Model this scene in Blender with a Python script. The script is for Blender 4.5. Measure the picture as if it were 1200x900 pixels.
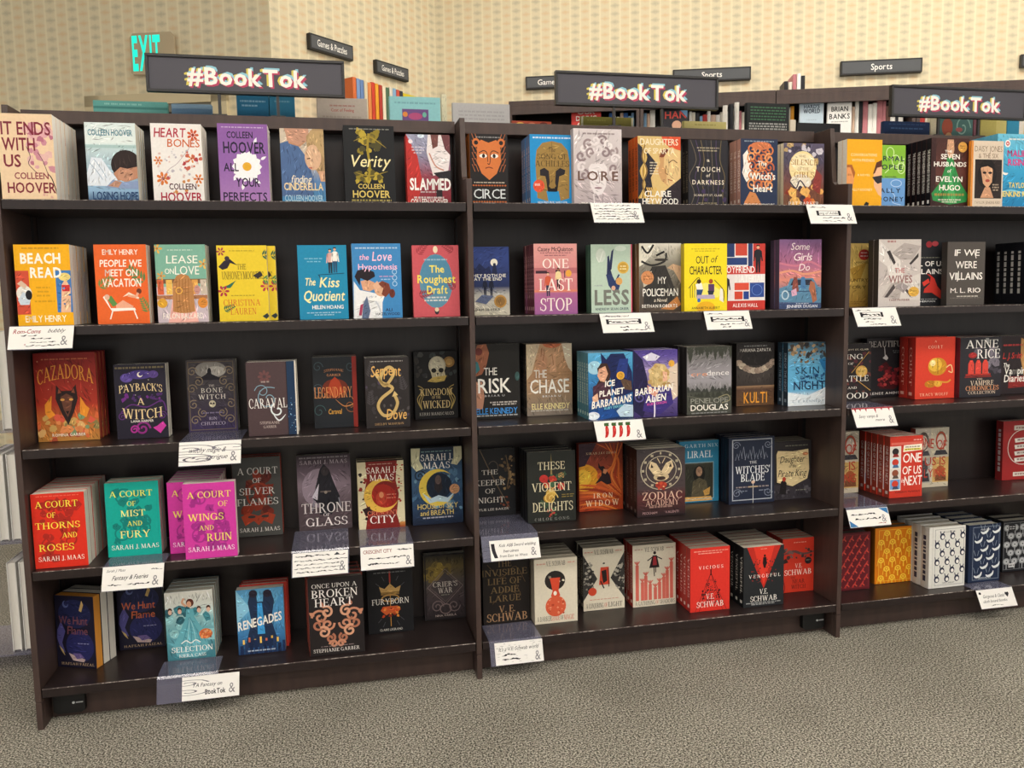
import bpy, math, random
from mathutils import Matrix, Vector

S = bpy.context.scene
for _o in list(bpy.data.objects):
    bpy.data.objects.remove(_o)
PI = math.pi

# ------------------------------------------------------------------ camera
_p, _y, _r = math.radians(6.24044), math.radians(12.14749), math.radians(-0.95566)
_f = Vector((math.sin(_y) * math.cos(_p), math.cos(_y) * math.cos(_p), -math.sin(_p)))
_rt = Vector((math.cos(_y), -math.sin(_y), 0.0))
_up = _rt.cross(_f)
_r2 = math.cos(_r) * _rt + math.sin(_r) * _up
_u2 = -math.sin(_r) * _rt + math.cos(_r) * _up
cam_data = bpy.data.cameras.new('camera')
cam_data.sensor_fit = 'HORIZONTAL'
cam_data.sensor_width = 36.0
cam_data.lens = 960.24 / 1200.0 * 36.0
cam_data.clip_start = 0.05
cam_data.clip_end = 60
cam = bpy.data.objects.new('camera', cam_data)
S.collection.objects.link(cam)
cam.matrix_world = Matrix(((_r2.x, _u2.x, -_f.x, 0.81447), (_r2.y, _u2.y, -_f.y, -2.31617), (_r2.z, _u2.z, -_f.z, 1.14525), (0, 0, 0, 1)))
S.camera = cam

# ------------------------------------------------------------------ light, exposure
S.view_settings.view_transform = 'Standard'
S.view_settings.look = 'None'
S.view_settings.gamma = 1.0
S.view_settings.use_curve_mapping = False
S.view_settings.exposure = 0.22
LAMP = 16.0            # strength of the ceiling diffusers
WORLD = 0.85           # what the rest of the lit shop sends back
world = bpy.data.worlds.new('shop')
S.world = world
world.use_nodes = True
world.node_tree.nodes['Background'].inputs[0].default_value = (1.0, 0.97, 0.92, 1)
world.node_tree.nodes['Background'].inputs[1].default_value = WORLD

# ------------------------------------------------------------------ helpers
def lin(h):
    if isinstance(h, tuple):
        return h
    if len(h) == 3:
        h = ''.join(c * 2 for c in h)
    out = []
    for i in (0, 2, 4):
        c = int(h[i:i + 2], 16) / 255.0
        out.append(c / 12.92 if c <= 0.04045 else ((c + 0.055) / 1.055) ** 2.4)
    return (out[0], out[1], out[2], 1.0)


class MB:
    """collects coloured polygons, then links them as one mesh object"""
    def __init__(self):
        self.v, self.f, self.c, self.m = [], [], [], []

    def poly(self, pts, col='fff', mat=0):
        n = len(self.v)
        self.v += [tuple(p) for p in pts]
        self.f.append(tuple(range(n, n + len(pts))))
        self.c.append(col)
        self.m.append(mat)

    def box(self, x0, y0, z0, x1, y1, z1, col='fff', mat=0):
        n = len(self.v)
        self.v += [(x0, y0, z0), (x1, y0, z0), (x1, y1, z0), (x0, y1, z0), (x0, y0, z1), (x1, y0, z1), (x1, y1, z1), (x0, y1, z1)]
        for q in ((0, 3, 2, 1), (4, 5, 6, 7), (0, 1, 5, 4), (1, 2, 6, 5), (2, 3, 7, 6), (3, 0, 4, 7)):
            self.f.append(tuple(n + i for i in q))
            self.c.append(col)
            self.m.append(mat)

    def prism(self, prof, axis, a, b, col='fff', mat=0):
        """prof: closed outline in the two other axes (in x,y,z order), swept along axis from a to b"""
        def P(p, t):
            return (t, p[0], p[1]) if axis == 'x' else (p[0], t, p[1]) if axis == 'y' else (p[0], p[1], t)
        n = len(self.v)
        k = len(prof)
        self.v += [P(p, a) for p in prof] + [P(p, b) for p in prof]
        fs = [tuple(range(n, n + k)), tuple(range(n + 2 * k - 1, n + k - 1, -1))]
        fs += [(n + i, n + k + i, n + k + (i + 1) % k, n + (i + 1) % k) for i in range(k)]
        for q in fs:
            self.f.append(q)
            self.c.append(col)
            self.m.append(mat)

    def tube(self, p0, p1, r, col='fff', mat=0, seg=10):
        p0, p1 = Vector(p0), Vector(p1)
        d = (p1 - p0).normalized()
        a = d.orthogonal().normalized()
        b = d.cross(a)
        n = len(self.v)
        for p in (p0, p1):
            for i in range(seg):
                t = 2 * PI * i / seg
                self.v.append(tuple(p + a * (r * math.cos(t)) + b * (r * math.sin(t))))
        fs = [(n + i, n + (i + 1) % seg, n + seg + (i + 1) % seg, n + seg + i) for i in range(seg)]
        fs += [tuple(range(n + seg - 1, n - 1, -1)), tuple(range(n + seg, n + 2 * seg))]
        for q in fs:
            self.f.append(q)
            self.c.append(col)
            self.m.append(mat)

    def mesh(self, name, mats):
        me = bpy.data.meshes.new(name)
        me.from_pydata(self.v, [], self.f)
        for m in mats:
            me.materials.append(m)
        if len(mats) > 1:
            me.polygons.foreach_set('material_index', self.m)
        at = me.color_attributes.new('Col', 'FLOAT_COLOR', 'CORNER')
        buf = []
        cache = {}
        for f, c in zip(self.f, self.c):
            if isinstance(c, list):                       # one colour per corner
                for q in c:
                    buf += lin(q)
            else:
                if c not in cache:
                    cache[c] = lin(c)
                buf += cache[c] * len(f)
        at.data.foreach_set('color', buf)
        me.update()
        return me

    def obj(self, name, mats, parent=None, bevel=0.0):
        if not isinstance(mats, (list, tuple)):
            mats = [mats]
        o = bpy.data.objects.new(name, self.mesh(name, mats))
        S.collection.objects.link(o)
        if parent:
            o.parent = parent
        if bevel:
            md = o.modifiers.new('bevel', 'BEVEL')
            md.width = bevel
            md.segments = 2
            md.limit_method = 'ANGLE'
        return o


def tag(o, label, cat, group=None):
    o['label'] = label
    o['category'] = cat
    if group:
        o['group'] = group
    return o


def struct(o):
    o['kind'] = 'structure'
    return o


def empty(name, loc=(0, 0, 0), rot=(0, 0, 0)):
    o = bpy.data.objects.new(name, None)
    o.empty_display_size = 0.05
    S.collection.objects.link(o)
    o.location = loc
    o.rotation_euler = rot
    return o


# ------------------------------------------------------------------ materials
def mat(name, base=(0.8, 0.8, 0.8), rough=0.5, spec=0.5, attr=False, metal=0.0):
    m = bpy.data.materials.new(name)
    m.use_nodes = True
    b = m.node_tree.nodes['Principled BSDF']
    b.inputs['Base Color'].default_value = (*base[:3], 1)
    b.inputs['Roughness'].default_value = rough
    b.inputs['Specular IOR Level'].default_value = spec
    b.inputs['Metallic'].default_value = metal
    if attr:
        a = m.node_tree.nodes.new('ShaderNodeAttribute')
        a.attribute_name = 'Col'
        m.node_tree.links.new(a.outputs['Color'], b.inputs['Base Color'])
    return m


def nodes(m):
    nt = m.node_tree
    return nt, nt.nodes['Principled BSDF'], nt.nodes.new, nt.links.new


def math_node(nt, op, a, b=None):
    n = nt.nodes.new('ShaderNodeMath')
    n.operation = op
    for i, q in enumerate((a, b)):
        if q is None:
            continue
        if isinstance(q, (int, float)):
            n.inputs[i].default_value = q
        else:
            nt.links.new(q, n.inputs[i])
    return n.outputs[0]


PRINT = mat('printed_cover', rough=0.42, spec=0.22, attr=True)      # ink on coated card
nt, b, N, L = nodes(PRINT)
tc = N('ShaderNodeTexCoord')
no = N('ShaderNodeTexNoise')                                        # fine grain of the printed picture
no.inputs['Scale'].default_value = 140.0
no.inputs['Detail'].default_value = 4.0
L(tc.outputs['Object'], no.inputs['Vector'])
rp = N('ShaderNodeValToRGB')
rp.color_ramp.elements[0].position = 0.35
rp.color_ramp.elements[0].color = (0.8, 0.8, 0.8, 1)
rp.color_ramp.elements[1].position = 0.65
rp.color_ramp.elements[1].color = (1.08, 1.08, 1.08, 1)
L(no.outputs['Fac'], rp.inputs['Fac'])
mx = N('ShaderNodeMix')
mx.data_type = 'RGBA'
mx.blend_type = 'MULTIPLY'
mx.inputs['Factor'].default_value = 0.22
L([n for n in nt.nodes if n.type == 'ATTRIBUTE'][0].outputs['Color'], mx.inputs['A'])
L(rp.outputs['Color'], mx.inputs['B'])
L(mx.outputs['Result'], b.inputs['Base Color'])
PRINT_MATT = mat('matt_print', rough=0.7, spec=0.25, attr=True)
SIGN = mat('sign_print', rough=0.45, spec=0.3, attr=True)

PAPER = mat('page_paper', rough=0.85, spec=0.15, attr=True)
nt, b, N, L = nodes(PAPER)
tc = N('ShaderNodeTexCoord')
sp = N('ShaderNodeSeparateXYZ')
L(tc.outputs['Object'], sp.inputs[0])
no = N('ShaderNodeTexNoise')
no.noise_dimensions = '1D'
no.inputs['Scale'].default_value = 900.0
L(sp.outputs['Y'], no.inputs['W'])
mx = N('ShaderNodeMix')
mx.data_type = 'RGBA'
mx.blend_type = 'MULTIPLY'
mx.inputs['Factor'].default_value = 0.28
at_ = [n for n in nt.nodes if n.type == 'ATTRIBUTE'][0]
L(at_.outputs['Color'], mx.inputs['A'])
rp = N('ShaderNodeValToRGB')
rp.color_ramp.elements[0].position = 0.3
rp.color_ramp.elements[0].color = (0.7, 0.69, 0.66, 1)
rp.color_ramp.elements[1].position = 0.6
L(no.outputs['Fac'], rp.inputs['Fac'])
L(rp.outputs['Color'], mx.inputs['B'])
L(mx.outputs['Result'], b.inputs['Base Color'])

WOOD = mat('espresso_laminate', rough=0.3, spec=0.35)
nt, b, N, L = nodes(WOOD)
tc = N('ShaderNodeTexCoord')
mp = N('ShaderNodeMapping')
mp.inputs['Scale'].default_value = (6, 6, 1.2)
L(tc.outputs['Object'], mp.inputs[0])
no = N('ShaderNodeTexNoise')
no.inputs['Scale'].default_value = 9.0
no.inputs['Detail'].default_value = 6.0
no.inputs['Distortion'].default_value = 0.6
L(mp.outputs[0], no.inputs['Vector'])
rp = N('ShaderNodeValToRGB')
rp.color_ramp.elements[0].color = lin('1d1717')
rp.color_ramp.elements[1].color = lin('302625')
L(no.outputs['Fac'], rp.inputs['Fac'])
L(rp.outputs['Color'], b.inputs['Base Color'])

PANEL = mat('espresso_upright', rough=0.42, spec=0.4)
nt, b, N, L = nodes(PANEL)
tc = N('ShaderNodeTexCoord')
mp = N('ShaderNodeMapping')
mp.inputs['Scale'].default_value = (5, 5, 0.9)
L(tc.outputs['Object'], mp.inputs[0])
no = N('ShaderNodeTexNoise')
no.inputs['Scale'].default_value = 8.0
no.inputs['Detail'].default_value = 5.0
L(mp.outputs[0], no.inputs['Vector'])
rp = N('ShaderNodeValToRGB')
rp.color_ramp.elements[0].color = lin('332827')
rp.color_ramp.elements[1].color = lin('524039')
L(no.outputs['Fac'], rp.inputs['Fac'])
L(rp.outputs['Color'], b.inputs['Base Color'])

WORN_HIGHLIGHT = mat('worn_edge_highlight', rough=0.6, spec=0.3)  # worn shelf edge, the highlight along it painted in as paler speckle
nt, b, N, L = nodes(WORN_HIGHLIGHT)
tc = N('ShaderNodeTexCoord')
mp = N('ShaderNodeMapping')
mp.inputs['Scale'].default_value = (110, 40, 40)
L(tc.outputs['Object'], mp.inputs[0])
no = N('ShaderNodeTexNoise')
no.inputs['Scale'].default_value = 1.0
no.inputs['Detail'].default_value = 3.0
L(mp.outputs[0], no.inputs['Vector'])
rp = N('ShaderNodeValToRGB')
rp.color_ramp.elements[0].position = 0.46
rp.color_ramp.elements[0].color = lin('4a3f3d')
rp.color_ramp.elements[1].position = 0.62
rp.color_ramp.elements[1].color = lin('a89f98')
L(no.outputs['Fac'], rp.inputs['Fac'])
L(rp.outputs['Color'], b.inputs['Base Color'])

BLACK_PLASTIC = mat('black_plastic', lin('0c0c0d'), 0.5)
DARK_METAL = mat('dark_metal', lin('1c1a1b'), 0.4, 0.5)
WHITE_PAINT = mat('white_paint', lin('e6e2da'), 0.5)

ACRYLIC = bpy.data.materials.new('clear_acrylic')
ACRYLIC.use_nodes = True
nt = ACRYLIC.node_tree
nt.nodes.clear()
out = nt.nodes.new('ShaderNodeOutputMaterial')
tr = nt.nodes.new('ShaderNodeBsdfTransparent')
tr.inputs[0].default_value = (0.84, 0.84, 0.93, 1)
gl = nt.nodes.new('ShaderNodeBsdfGlossy')
gl.inputs['Roughness'].default_value = 0.08
df = nt.nodes.new('ShaderNodeBsdfDiffuse')
df.inputs[0].default_value = (0.42, 0.42, 0.56, 1)
m0 = nt.nodes.new('ShaderNodeMixShader')
m0.inputs[0].default_value = 0.16
nt.links.new(tr.outputs[0], m0.inputs[1])
nt.links.new(df.outputs[0], m0.inputs[2])
m1 = nt.nodes.new('ShaderNodeMixShader')
fr = nt.nodes.new('ShaderNodeLayerWeight')
fr.inputs[0].default_value = 0.5
nt.links.new(math_node(nt, 'ADD', math_node(nt, 'MULTIPLY', math_node(nt, 'POWER', fr.outputs['Facing'], 4.0), 0.6), 0.04), m1.inputs[0])
nt.links.new(m0.outputs[0], m1.inputs[1])
nt.links.new(gl.outputs[0], m1.inputs[2])
nt.links.new(m1.outputs[0], out.inputs[0])

CARPET = mat('carpet', rough=0.95, spec=0.1)
nt, b, N, L = nodes(CARPET)
tc = N('ShaderNodeTexCoord')
n1 = N('ShaderNodeTexNoise')
n1.inputs['Scale'].default_value = 210.0
n1.inputs['Detail'].default_value = 3.0
n1.inputs['Roughness'].default_value = 0.7
n2 = N('ShaderNodeTexNoise')
n2.inputs['Scale'].default_value = 3.0
n2.inputs['Detail'].default_value = 3.0
L(tc.outputs['Object'], n1.inputs['Vector'])
L(tc.outputs['Object'], n2.inputs['Vector'])
rp = N('ShaderNodeValToRGB')
e = rp.color_ramp.elements
e[0].position = 0.40
e[0].color = lin('38362f')
e[1].position = 0.60
e[1].color = lin('d9d3c5')
q = e.new(0.5)
q.color = lin('8b867a')
L(n1.outputs['Fac'], rp.inputs['Fac'])
mx = N('ShaderNodeMix')
mx.data_type = 'RGBA'
mx.blend_type = 'MULTIPLY'
mx.inputs['Factor'].default_value = 0.35
L(rp.outputs['Color'], mx.inputs['A'])
r2 = N('ShaderNodeValToRGB')
r2.color_ramp.elements[0].position = 0.35
r2.color_ramp.elements[0].color = (0.6, 0.6, 0.58, 1)
r2.color_ramp.elements[1].position = 0.6
L(n2.outputs['Fac'], r2.inputs['Fac'])
L(r2.outputs['Color'], mx.inputs['B'])
L(mx.outputs['Result'], b.inputs['Base Color'])
bp = N('ShaderNodeBump')
bp.inputs['Strength'].default_value = 0.8
bp.inputs['Distance'].default_value = 0.006
L(n1.outputs['Fac'], bp.inputs['Height'])
L(bp.outputs[0], b.inputs['Normal'])

# wallpaper: cream stripes with columns of grey and of peach ikat diamonds
PAPERWALL = mat('ikat_wallpaper', rough=0.8, spec=0.2)
nt, b, N, L = nodes(PAPERWALL)
tc = N('ShaderNodeTexCoord')
sp = N('ShaderNodeSeparateXYZ')
L(tc.outputs['Object'], sp.inputs[0])
u = math_node(nt, 'DIVIDE', sp.outputs['X'], 0.066)
cell = math_node(nt, 'FLOOR', u)
par = math_node(nt, 'ABSOLUTE', math_node(nt, 'MODULO', cell, 2.0))
fu = math_node(nt, 'ABSOLUTE', math_node(nt, 'SUBTRACT', math_node(nt, 'SUBTRACT', u, cell), 0.5))     # 0 in the middle of a stripe
vz = math_node(nt, 'ADD', math_node(nt, 'DIVIDE', sp.outputs['Z'], 0.052), math_node(nt, 'MULTIPLY', par, 0.5))
fv = math_node(nt, 'ABSOLUTE', math_node(nt, 'SUBTRACT', math_node(nt, 'SUBTRACT', vz, math_node(nt, 'FLOOR', vz)), 0.5))
nz = N('ShaderNodeTexNoise')
nz.inputs['Scale'].default_value = 120.0
L(tc.outputs['Object'], nz.inputs['Vector'])
dia = math_node(nt, 'SUBTRACT', 0.74, math_node(nt, 'ADD', math_node(nt, 'MULTIPLY', fu, 1.0), math_node(nt, 'MULTIPLY', fv, 1.7)))
dia = math_node(nt, 'ADD', dia, math_node(nt, 'MULTIPLY', math_node(nt, 'SUBTRACT', nz.outputs['Fac'], 0.5), 0.7))
dia = math_node(nt, 'MAXIMUM', math_node(nt, 'MINIMUM', math_node(nt, 'MULTIPLY', dia, 1.6), 1.0), 0.0)
cm = N('ShaderNodeMix')
cm.data_type = 'RGBA'
L(par, cm.inputs['Factor'])
cm.inputs['A'].default_value = lin('b5ad93')
cm.inputs['B'].default_value = lin('dab98c')
bm_ = N('ShaderNodeMix')
bm_.data_type = 'RGBA'
L(math_node(nt, 'MULTIPLY', dia, 0.62), bm_.inputs['Factor'])
bm_.inputs['A'].default_value = lin('ddd0b0')
L(cm.outputs['Result'], bm_.inputs['B'])
edge = math_node(nt, 'GREATER_THAN', fu, 0.41)
em_ = N('ShaderNodeMix')
em_.data_type = 'RGBA'
L(math_node(nt, 'MULTIPLY', edge, 0.38), em_.inputs['Factor'])
L(bm_.outputs['Result'], em_.inputs['A'])
em_.inputs['B'].default_value = lin('efe4c6')
L(em_.outputs['Result'], b.inputs['Base Color'])

# ------------------------------------------------------------------ lettering from the built-in typeface
_G = {}
def glyph(ch, bold):
    k = (ch, bold)
    if k not in _G:
        cu = bpy.data.curves.new('glyph', 'FONT')
        cu.body = ch
        cu.resolution_u = 2
        cu.offset = bold
        ob = bpy.data.objects.new('glyph', cu)
        me = ob.to_mesh()
        vs = [(v.co.x, v.co.y) for v in me.vertices]
        fs = [tuple(p.vertices) for p in me.polygons]
        ob.to_mesh_clear()
        bpy.data.objects.remove(ob)
        bpy.data.curves.remove(cu)
        _G[k] = (vs, fs)
    return _G[k]


# a roman capital face with thick and thin strokes and serifs, drawn here
def _serif_face():
    K, k, s_ = 0.15, 0.055, 0.045
    def bar(x0, y0, x1, y1, w):
        return [[(x0 - w / 2, y0), (x0 + w / 2, y0), (x1 + w / 2, y1), (x1 - w / 2, y1)]]
    def hor(x0, x1, y, w=k):
        return [[(x0, y - w / 2), (x1, y - w / 2), (x1, y + w / 2), (x0, y + w / 2)]]
    def ser(x, y, l=0.34):
        y0, y1 = (0, s_) if y == 0 else (1 - s_, 1)
        return [[(x - l / 2, y0), (x + l / 2, y0), (x + l / 2, y1), (x - l / 2, y1)]]
    def stem(x, w=K):
        return bar(x, 0, x, 1, w) + ser(x, 0) + ser(x, 1)
    def arc(cx, cy, rx, ry, a0, a1, tx=K, ty=k, n=10):
        o = []
        for i in range(n):
            a, b2 = math.radians(a0 + (a1 - a0) * i / n), math.radians(a0 + (a1 - a0) * (i + 1) / n)
            o.append([(cx + rx * math.cos(a), cy + ry * math.sin(a)), (cx + rx * math.cos(b2), cy + ry * math.sin(b2)),
                      (cx + (rx - tx) * math.cos(b2), cy + (ry - ty) * math.sin(b2)), (cx + (rx - tx) * math.cos(a), cy + (ry - ty) * math.sin(a))])
        return o
    def tip(x, y0, y1, w=0.06):
        return [[(x - w / 2, y0), (x + w / 2, y0), (x + w / 2, y1), (x - w / 2, y1)]]
    D = {}
    D['A'] = bar(.06, 0, .42, 1, k + .02) + bar(.78, 0, .42, 1, K + .02) + hor(.2, .66, .33) + ser(.06, 0, .26) + ser(.78, 0, .3)
    D['B'] = stem(.17) + arc(.28, .75, .38, .25, -90, 90) + arc(.28, .26, .46, .26, -90, 90) + hor(.17, .3, .975) + hor(.17, .3, .5) + hor(.17, .3, .025)
    D['C'] = arc(.45, .5, .43, .51, 48, 312, n=16) + tip(.74, .66, .9) + tip(.74, .1, .2)
    D['D'] = stem(.17) + arc(.28, .5, .52, .5, -90, 90, n=14) + hor(.17, .3, .975) + hor(.17, .3, .025)
    D['E'] = stem(.17) + hor(.17, .66, .975) + hor(.17, .56, .52) + hor(.17, .68, .025) + tip(.64, .76, 1) + tip(.55, .42, .62, .045) + tip(.67, 0, .24)
    D['F'] = stem(.17) + hor(.17, .64, .975) + hor(.17, .54, .5) + tip(.62, .76, 1) + tip(.53, .4, .6, .045)
    D['G'] = arc(.45, .5, .43, .51, 48, 318, n=16) + tip(.74, .66, .9) + bar(.76, .02, .76, .42, K) + hor(.6, .9, .42, s_)
    D['H'] = stem(.17) + stem(.76) + hor(.17, .76, .51)
    D['I'] = stem(.17)
    D['J'] = bar(.34, .12, .34, 1, K) + ser(.34, 1) + arc(.2, .1, .215, .2, 180, 360)
    D['K'] = stem(.17) + bar(.2, .4, .72, 1, k + .02) + bar(.78, 0, .4, .6, K) + ser(.72, 1, .26) + ser(.78, 0, .26)
    D['L'] = stem(.17) + hor(.17, .66, .025) + tip(.65, 0, .26)
    D['M'] = bar(.14, 0, .14, 1, k + .02) + bar(.9, 0, .9, 1, K) + bar(.52, .05, .17, 1, K) + bar(.52, .05, .88, 1, k) + ser(.14, 0, .26) + ser(.9, 0, .3) + ser(.12, 1, .24) + ser(.92, 1, .26)
    D['N'] = bar(.13, 0, .13, 1, k + .02) + bar(.76, 0, .16, 1, K) + bar(.76, 0, .76, 1, k + .02) + ser(.13, 0, .26) + ser(.76, 1, .26) + ser(.1, 1, .2)
    D['O'] = arc(.48, .5, .46, .51, 0, 360, n=24)
    D['P'] = stem(.17) + arc(.28, .73, .4, .27, -90, 90) + hor(.17, .3, .975) + hor(.17, .3, .475)
    D['Q'] = D['O'] + bar(.8, -.18, .5, .14, K)
    D['R'] = stem(.17) + arc(.28, .75, .38, .25, -90, 90) + hor(.17, .3, .975) + hor(.17, .36, .515) + bar(.74, 0, .42, .52, K) + ser(.76, 0, .22)
    D['S'] = arc(.34, .75, .28, .26, 30, 270, .13) + arc(.34, .255, .31, .265, -150, 90, .13) + tip(.58, .7, .94) + tip(.05, .06, .3)
    D['T'] = bar(.4, 0, .4, 1, K) + ser(.4, 0) + hor(.02, .78, .975) + tip(.04, .74, 1) + tip(.76, .74, 1)
    D['U'] = bar(.17, .3, .17, 1, K) + bar(.73, .3, .73, 1, k + .02) + ser(.17, 1) + ser(.73, 1, .26) + arc(.43, .32, .335, .33, 180, 360, .13)
    D['V'] = bar(.42, 0, .1, 1, K) + bar(.42, 0, .76, 1, k + .02) + ser(.1, 1, .3) + ser(.76, 1, .26)
    D['W'] = bar(.36, 0, .1, 1, K) + bar(.36, 0, .62, 1, k + .02) + bar(.86, 0, .58, 1, K) + bar(.86, 0, 1.1, 1, k + .02) + ser(.1, 1, .3) + ser(.6, 1, .3) + ser(1.1, 1, .24)
    D['X'] = bar(.76, 0, .1, 1, K) + bar(.06, 0, .74, 1, k + .02) + ser(.1, 1, .28) + ser(.74, 1, .24) + ser(.06, 0, .24) + ser(.78, 0, .26)
    D['Y'] = bar(.42, .42, .1, 1, K) + bar(.42, .42, .76, 1, k + .02) + bar(.42, 0, .42, .46, K) + ser(.1, 1, .28) + ser(.76, 1, .24) + ser(.42, 0)
    D['Z'] = bar(.1, .02, .62, .98, K) + hor(.04, .68, .975) + hor(.04, .7, .025) + tip(.06, .74, 1) + tip(.69, 0, .26)
    D['.'] = [[(0, 0), (.15, 0), (.15, .13), (0, .13)]]
    D["'"] = [[(.03, .66), (.1, .66), (.15, 1), (0, 1)]]
    D['&'] = arc(.4, .77, .24, .24, 0, 360, .1) + arc(.36, .27, .34, .28, 60, 330, .13) + bar(.8, 0, .28, .7, .12)
    return D
_SER = _serif_face()
SERIF = set("""MADELINE MILLER|A COURT|OF|THORNS|AND|ROSES|SARAH J. MAAS|SARAH J.|MAAS|MIST|FURY|WINGS|RUIN|SILVER|FLAMES|THRONE|GLASS|CITY|ONE|LAST|STOP|BONE|WITCH|KINGDOM|WICKED|THESE|VIOLENT|DELIGHTS|ZODIAC|ACADEMY|LIRAEL|GARTH NIX|WITCHES'|BLADE|V.E.|SCHWAB|V. E.|VICIOUS|VENGEFUL|INVISIBLE|LIFE OF|ADDIE|LARUE|A DARKER|SHADE|MAGIC|A CONJURING|LIGHT|A GATHERING|SHADOWS|V.E. SCHWAB|ANNE|RICE|VAMPIRE|CHRONICLES|COLLECTION|COURT|KEEPER|NIGHT|LEGENDARY|CARAVAL|STEPHANIE|GARBER|FURYBORN|CRIER'S|WAR|SILENCE|GIRLS|CHRISTINA|LAUREN|UNHONEYMOONERS|SELECTION|KIERA CASS|ONCE UPON A|BROKEN|HEART|STEPHANIE GARBER|THE|NEAR|BEAUTIFUL|KING|BATTLE|BLOOD|CRESCENT|TRACY WOLFF|PENELOPE|SONG OF|ACHILLES|PAYBACK'S|A|CAZADORA|FRANKENSTEIN|MOBY-DICK|WITCHES'|RIN|CHUPECO|HAFSAH FAIZAL|SHELBY MAHURIN|MAGIC|PAT BARKER|OF THE|XIRAN JAY ZHAO|IRON|WIDOW|CHLOE GONG|KERRI MANISCALCO""".split('|'))
SANS = False

CAP = 0.69
def text_polys(s, bold=0.0, gap=0.09):
    """-> polygons of one line, x from 0 to its width, capital height 1"""
    x = 0.0
    out = []
    serif = s in SERIF and not SANS and all(c in _SER or c == ' ' for c in s)
    for ch in s:
        if ch == ' ':
            x += 0.38
            continue
        if serif:
            ps = _SER[ch]
            a = min(p[0] for q in ps for p in q)
            b2 = max(p[0] for q in ps for p in q)
            out += [[(p[0] - a + x, p[1]) for p in q] for q in ps]
            x += b2 - a + max(gap, 0.06)
            continue
        vs, fs = glyph(ch, 0.0 if ch in 'Mm' else bold)
        if not vs:
            continue
        a = min(v[0] for v in vs)
        b2 = max(v[0] for v in vs)
        for dx in ((-bold * .7, bold * .7) if ch in 'Mm' and bold else (0,)):
            for f in fs:
                out.append([((vs[i][0] - a + dx) / CAP + x, vs[i][1] / CAP) for i in f])
        x += (b2 - a) / CAP + gap
    return out, max(x - gap, 1e-3)


# ---- artwork: every function gives polygons [(points in 0..1, colour)]
def T(s, cx, cy, w, h, c, b=0.012, sh=0.0, rot=0.0, gap=0.09, arc=0.0, dz=0):
    ps, W = text_polys(s, b, gap)
    out = []
    cr, sr = math.cos(rot), math.sin(rot)
    for p in ps:
        q = []
        for x, y in p:
            xx = (x / W - 0.5) * w + sh * (y - 0.5) * h
            yy = (y - 0.5) * h
            if arc:
                yy += arc * (1 - (2 * xx / w) ** 2)
            q.append((cx + xx * cr - yy * sr, cy + xx * sr + yy * cr))
        out.append((q, c))
    return out


def R(x0, y0, x1, y1, c):
    return [([(x0, y0), (x1, y0), (x1, y1), (x0, y1)], c)]


def P(pts, c):
    return [(list(pts), c)]


def E(cx, cy, rx, ry, c, n=20, a=0.0):
    ca, sa = math.cos(a), math.sin(a)
    return [([(cx + rx * math.cos(t) * ca - ry * math.sin(t) * sa, cy + rx * math.cos(t) * sa + ry * math.sin(t) * ca)
              for t in (2 * PI * i / n for i in range(n))], c)]


def GR(stops, x0=0, x1=1):
    """vertical printed fade: [(height, colour)]"""
    out = []
    for (a, ca), (b2, cb) in zip(stops, stops[1:]):
        out.append(([(x0, a), (x1, a), (x1, b2), (x0, b2)], [ca, ca, cb, cb]))
    return out


def smooth(pts, k=5):
    if len(pts) < 3:
        return pts
    q = [pts[0]] + list(pts) + [pts[-1]]
    out = []
    for i in range(1, len(q) - 2):
        p0, p1, p2, p3 = q[i - 1:i + 3]
        for j in range(k):
            t = j / k
            out.append(tuple(0.5 * (2 * p1[d] + (p2[d] - p0[d]) * t + (2 * p0[d] - 5 * p1[d] + 4 * p2[d] - p3[d]) * t * t
                                    + (3 * p1[d] - p0[d] - 3 * p2[d] + p3[d]) * t ** 3) for d in (0, 1)))
    out.append(pts[-1])
    return out


def ST(pts, w, c, k=5, taper=False, asp=0.66):
    """a brush stroke"""
    p = smooth(pts, k)
    out = []
    L_, R_ = [], []
    for i, (x, y) in enumerate(p):
        a = p[max(i - 1, 0)]
        b2 = p[min(i + 1, len(p) - 1)]
        dx, dy = (b2[0] - a[0]) * asp, b2[1] - a[1]
        l = math.hypot(dx, dy) or 1
        ww = w * (math.sin(PI * (0.08 + 0.84 * i / max(len(p) - 1, 1))) if taper else 1) / 2
        L_.append((x - dy / l * ww / asp, y + dx / l * ww))
        R_.append((x + dy / l * ww / asp, y - dx / l * ww))
    for i in range(len(p) - 1):
        out.append(([L_[i], R_[i], R_[i + 1], L_[i + 1]], c))
    return out


def RING(cx, cy, rx, ry, w, c, n=28, a0=0.0, a1=2 * PI):
    k = n if a1 - a0 > 6.2 else n + 1
    pts = [a0 + (a1 - a0) * i / n for i in range(n + 1)]
    out = []
    for a, b2 in zip(pts, pts[1:]):
        out.append(([(cx + rx * math.cos(a), cy + ry * math.sin(a)), (cx + rx * math.cos(b2), cy + ry * math.sin(b2)),
                     (cx + (rx - w * 1.5) * math.cos(b2), cy + (ry - w) * math.sin(b2)), (cx + (rx - w * 1.5) * math.cos(a), cy + (ry - w) * math.sin(a))], c))
    return out


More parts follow.
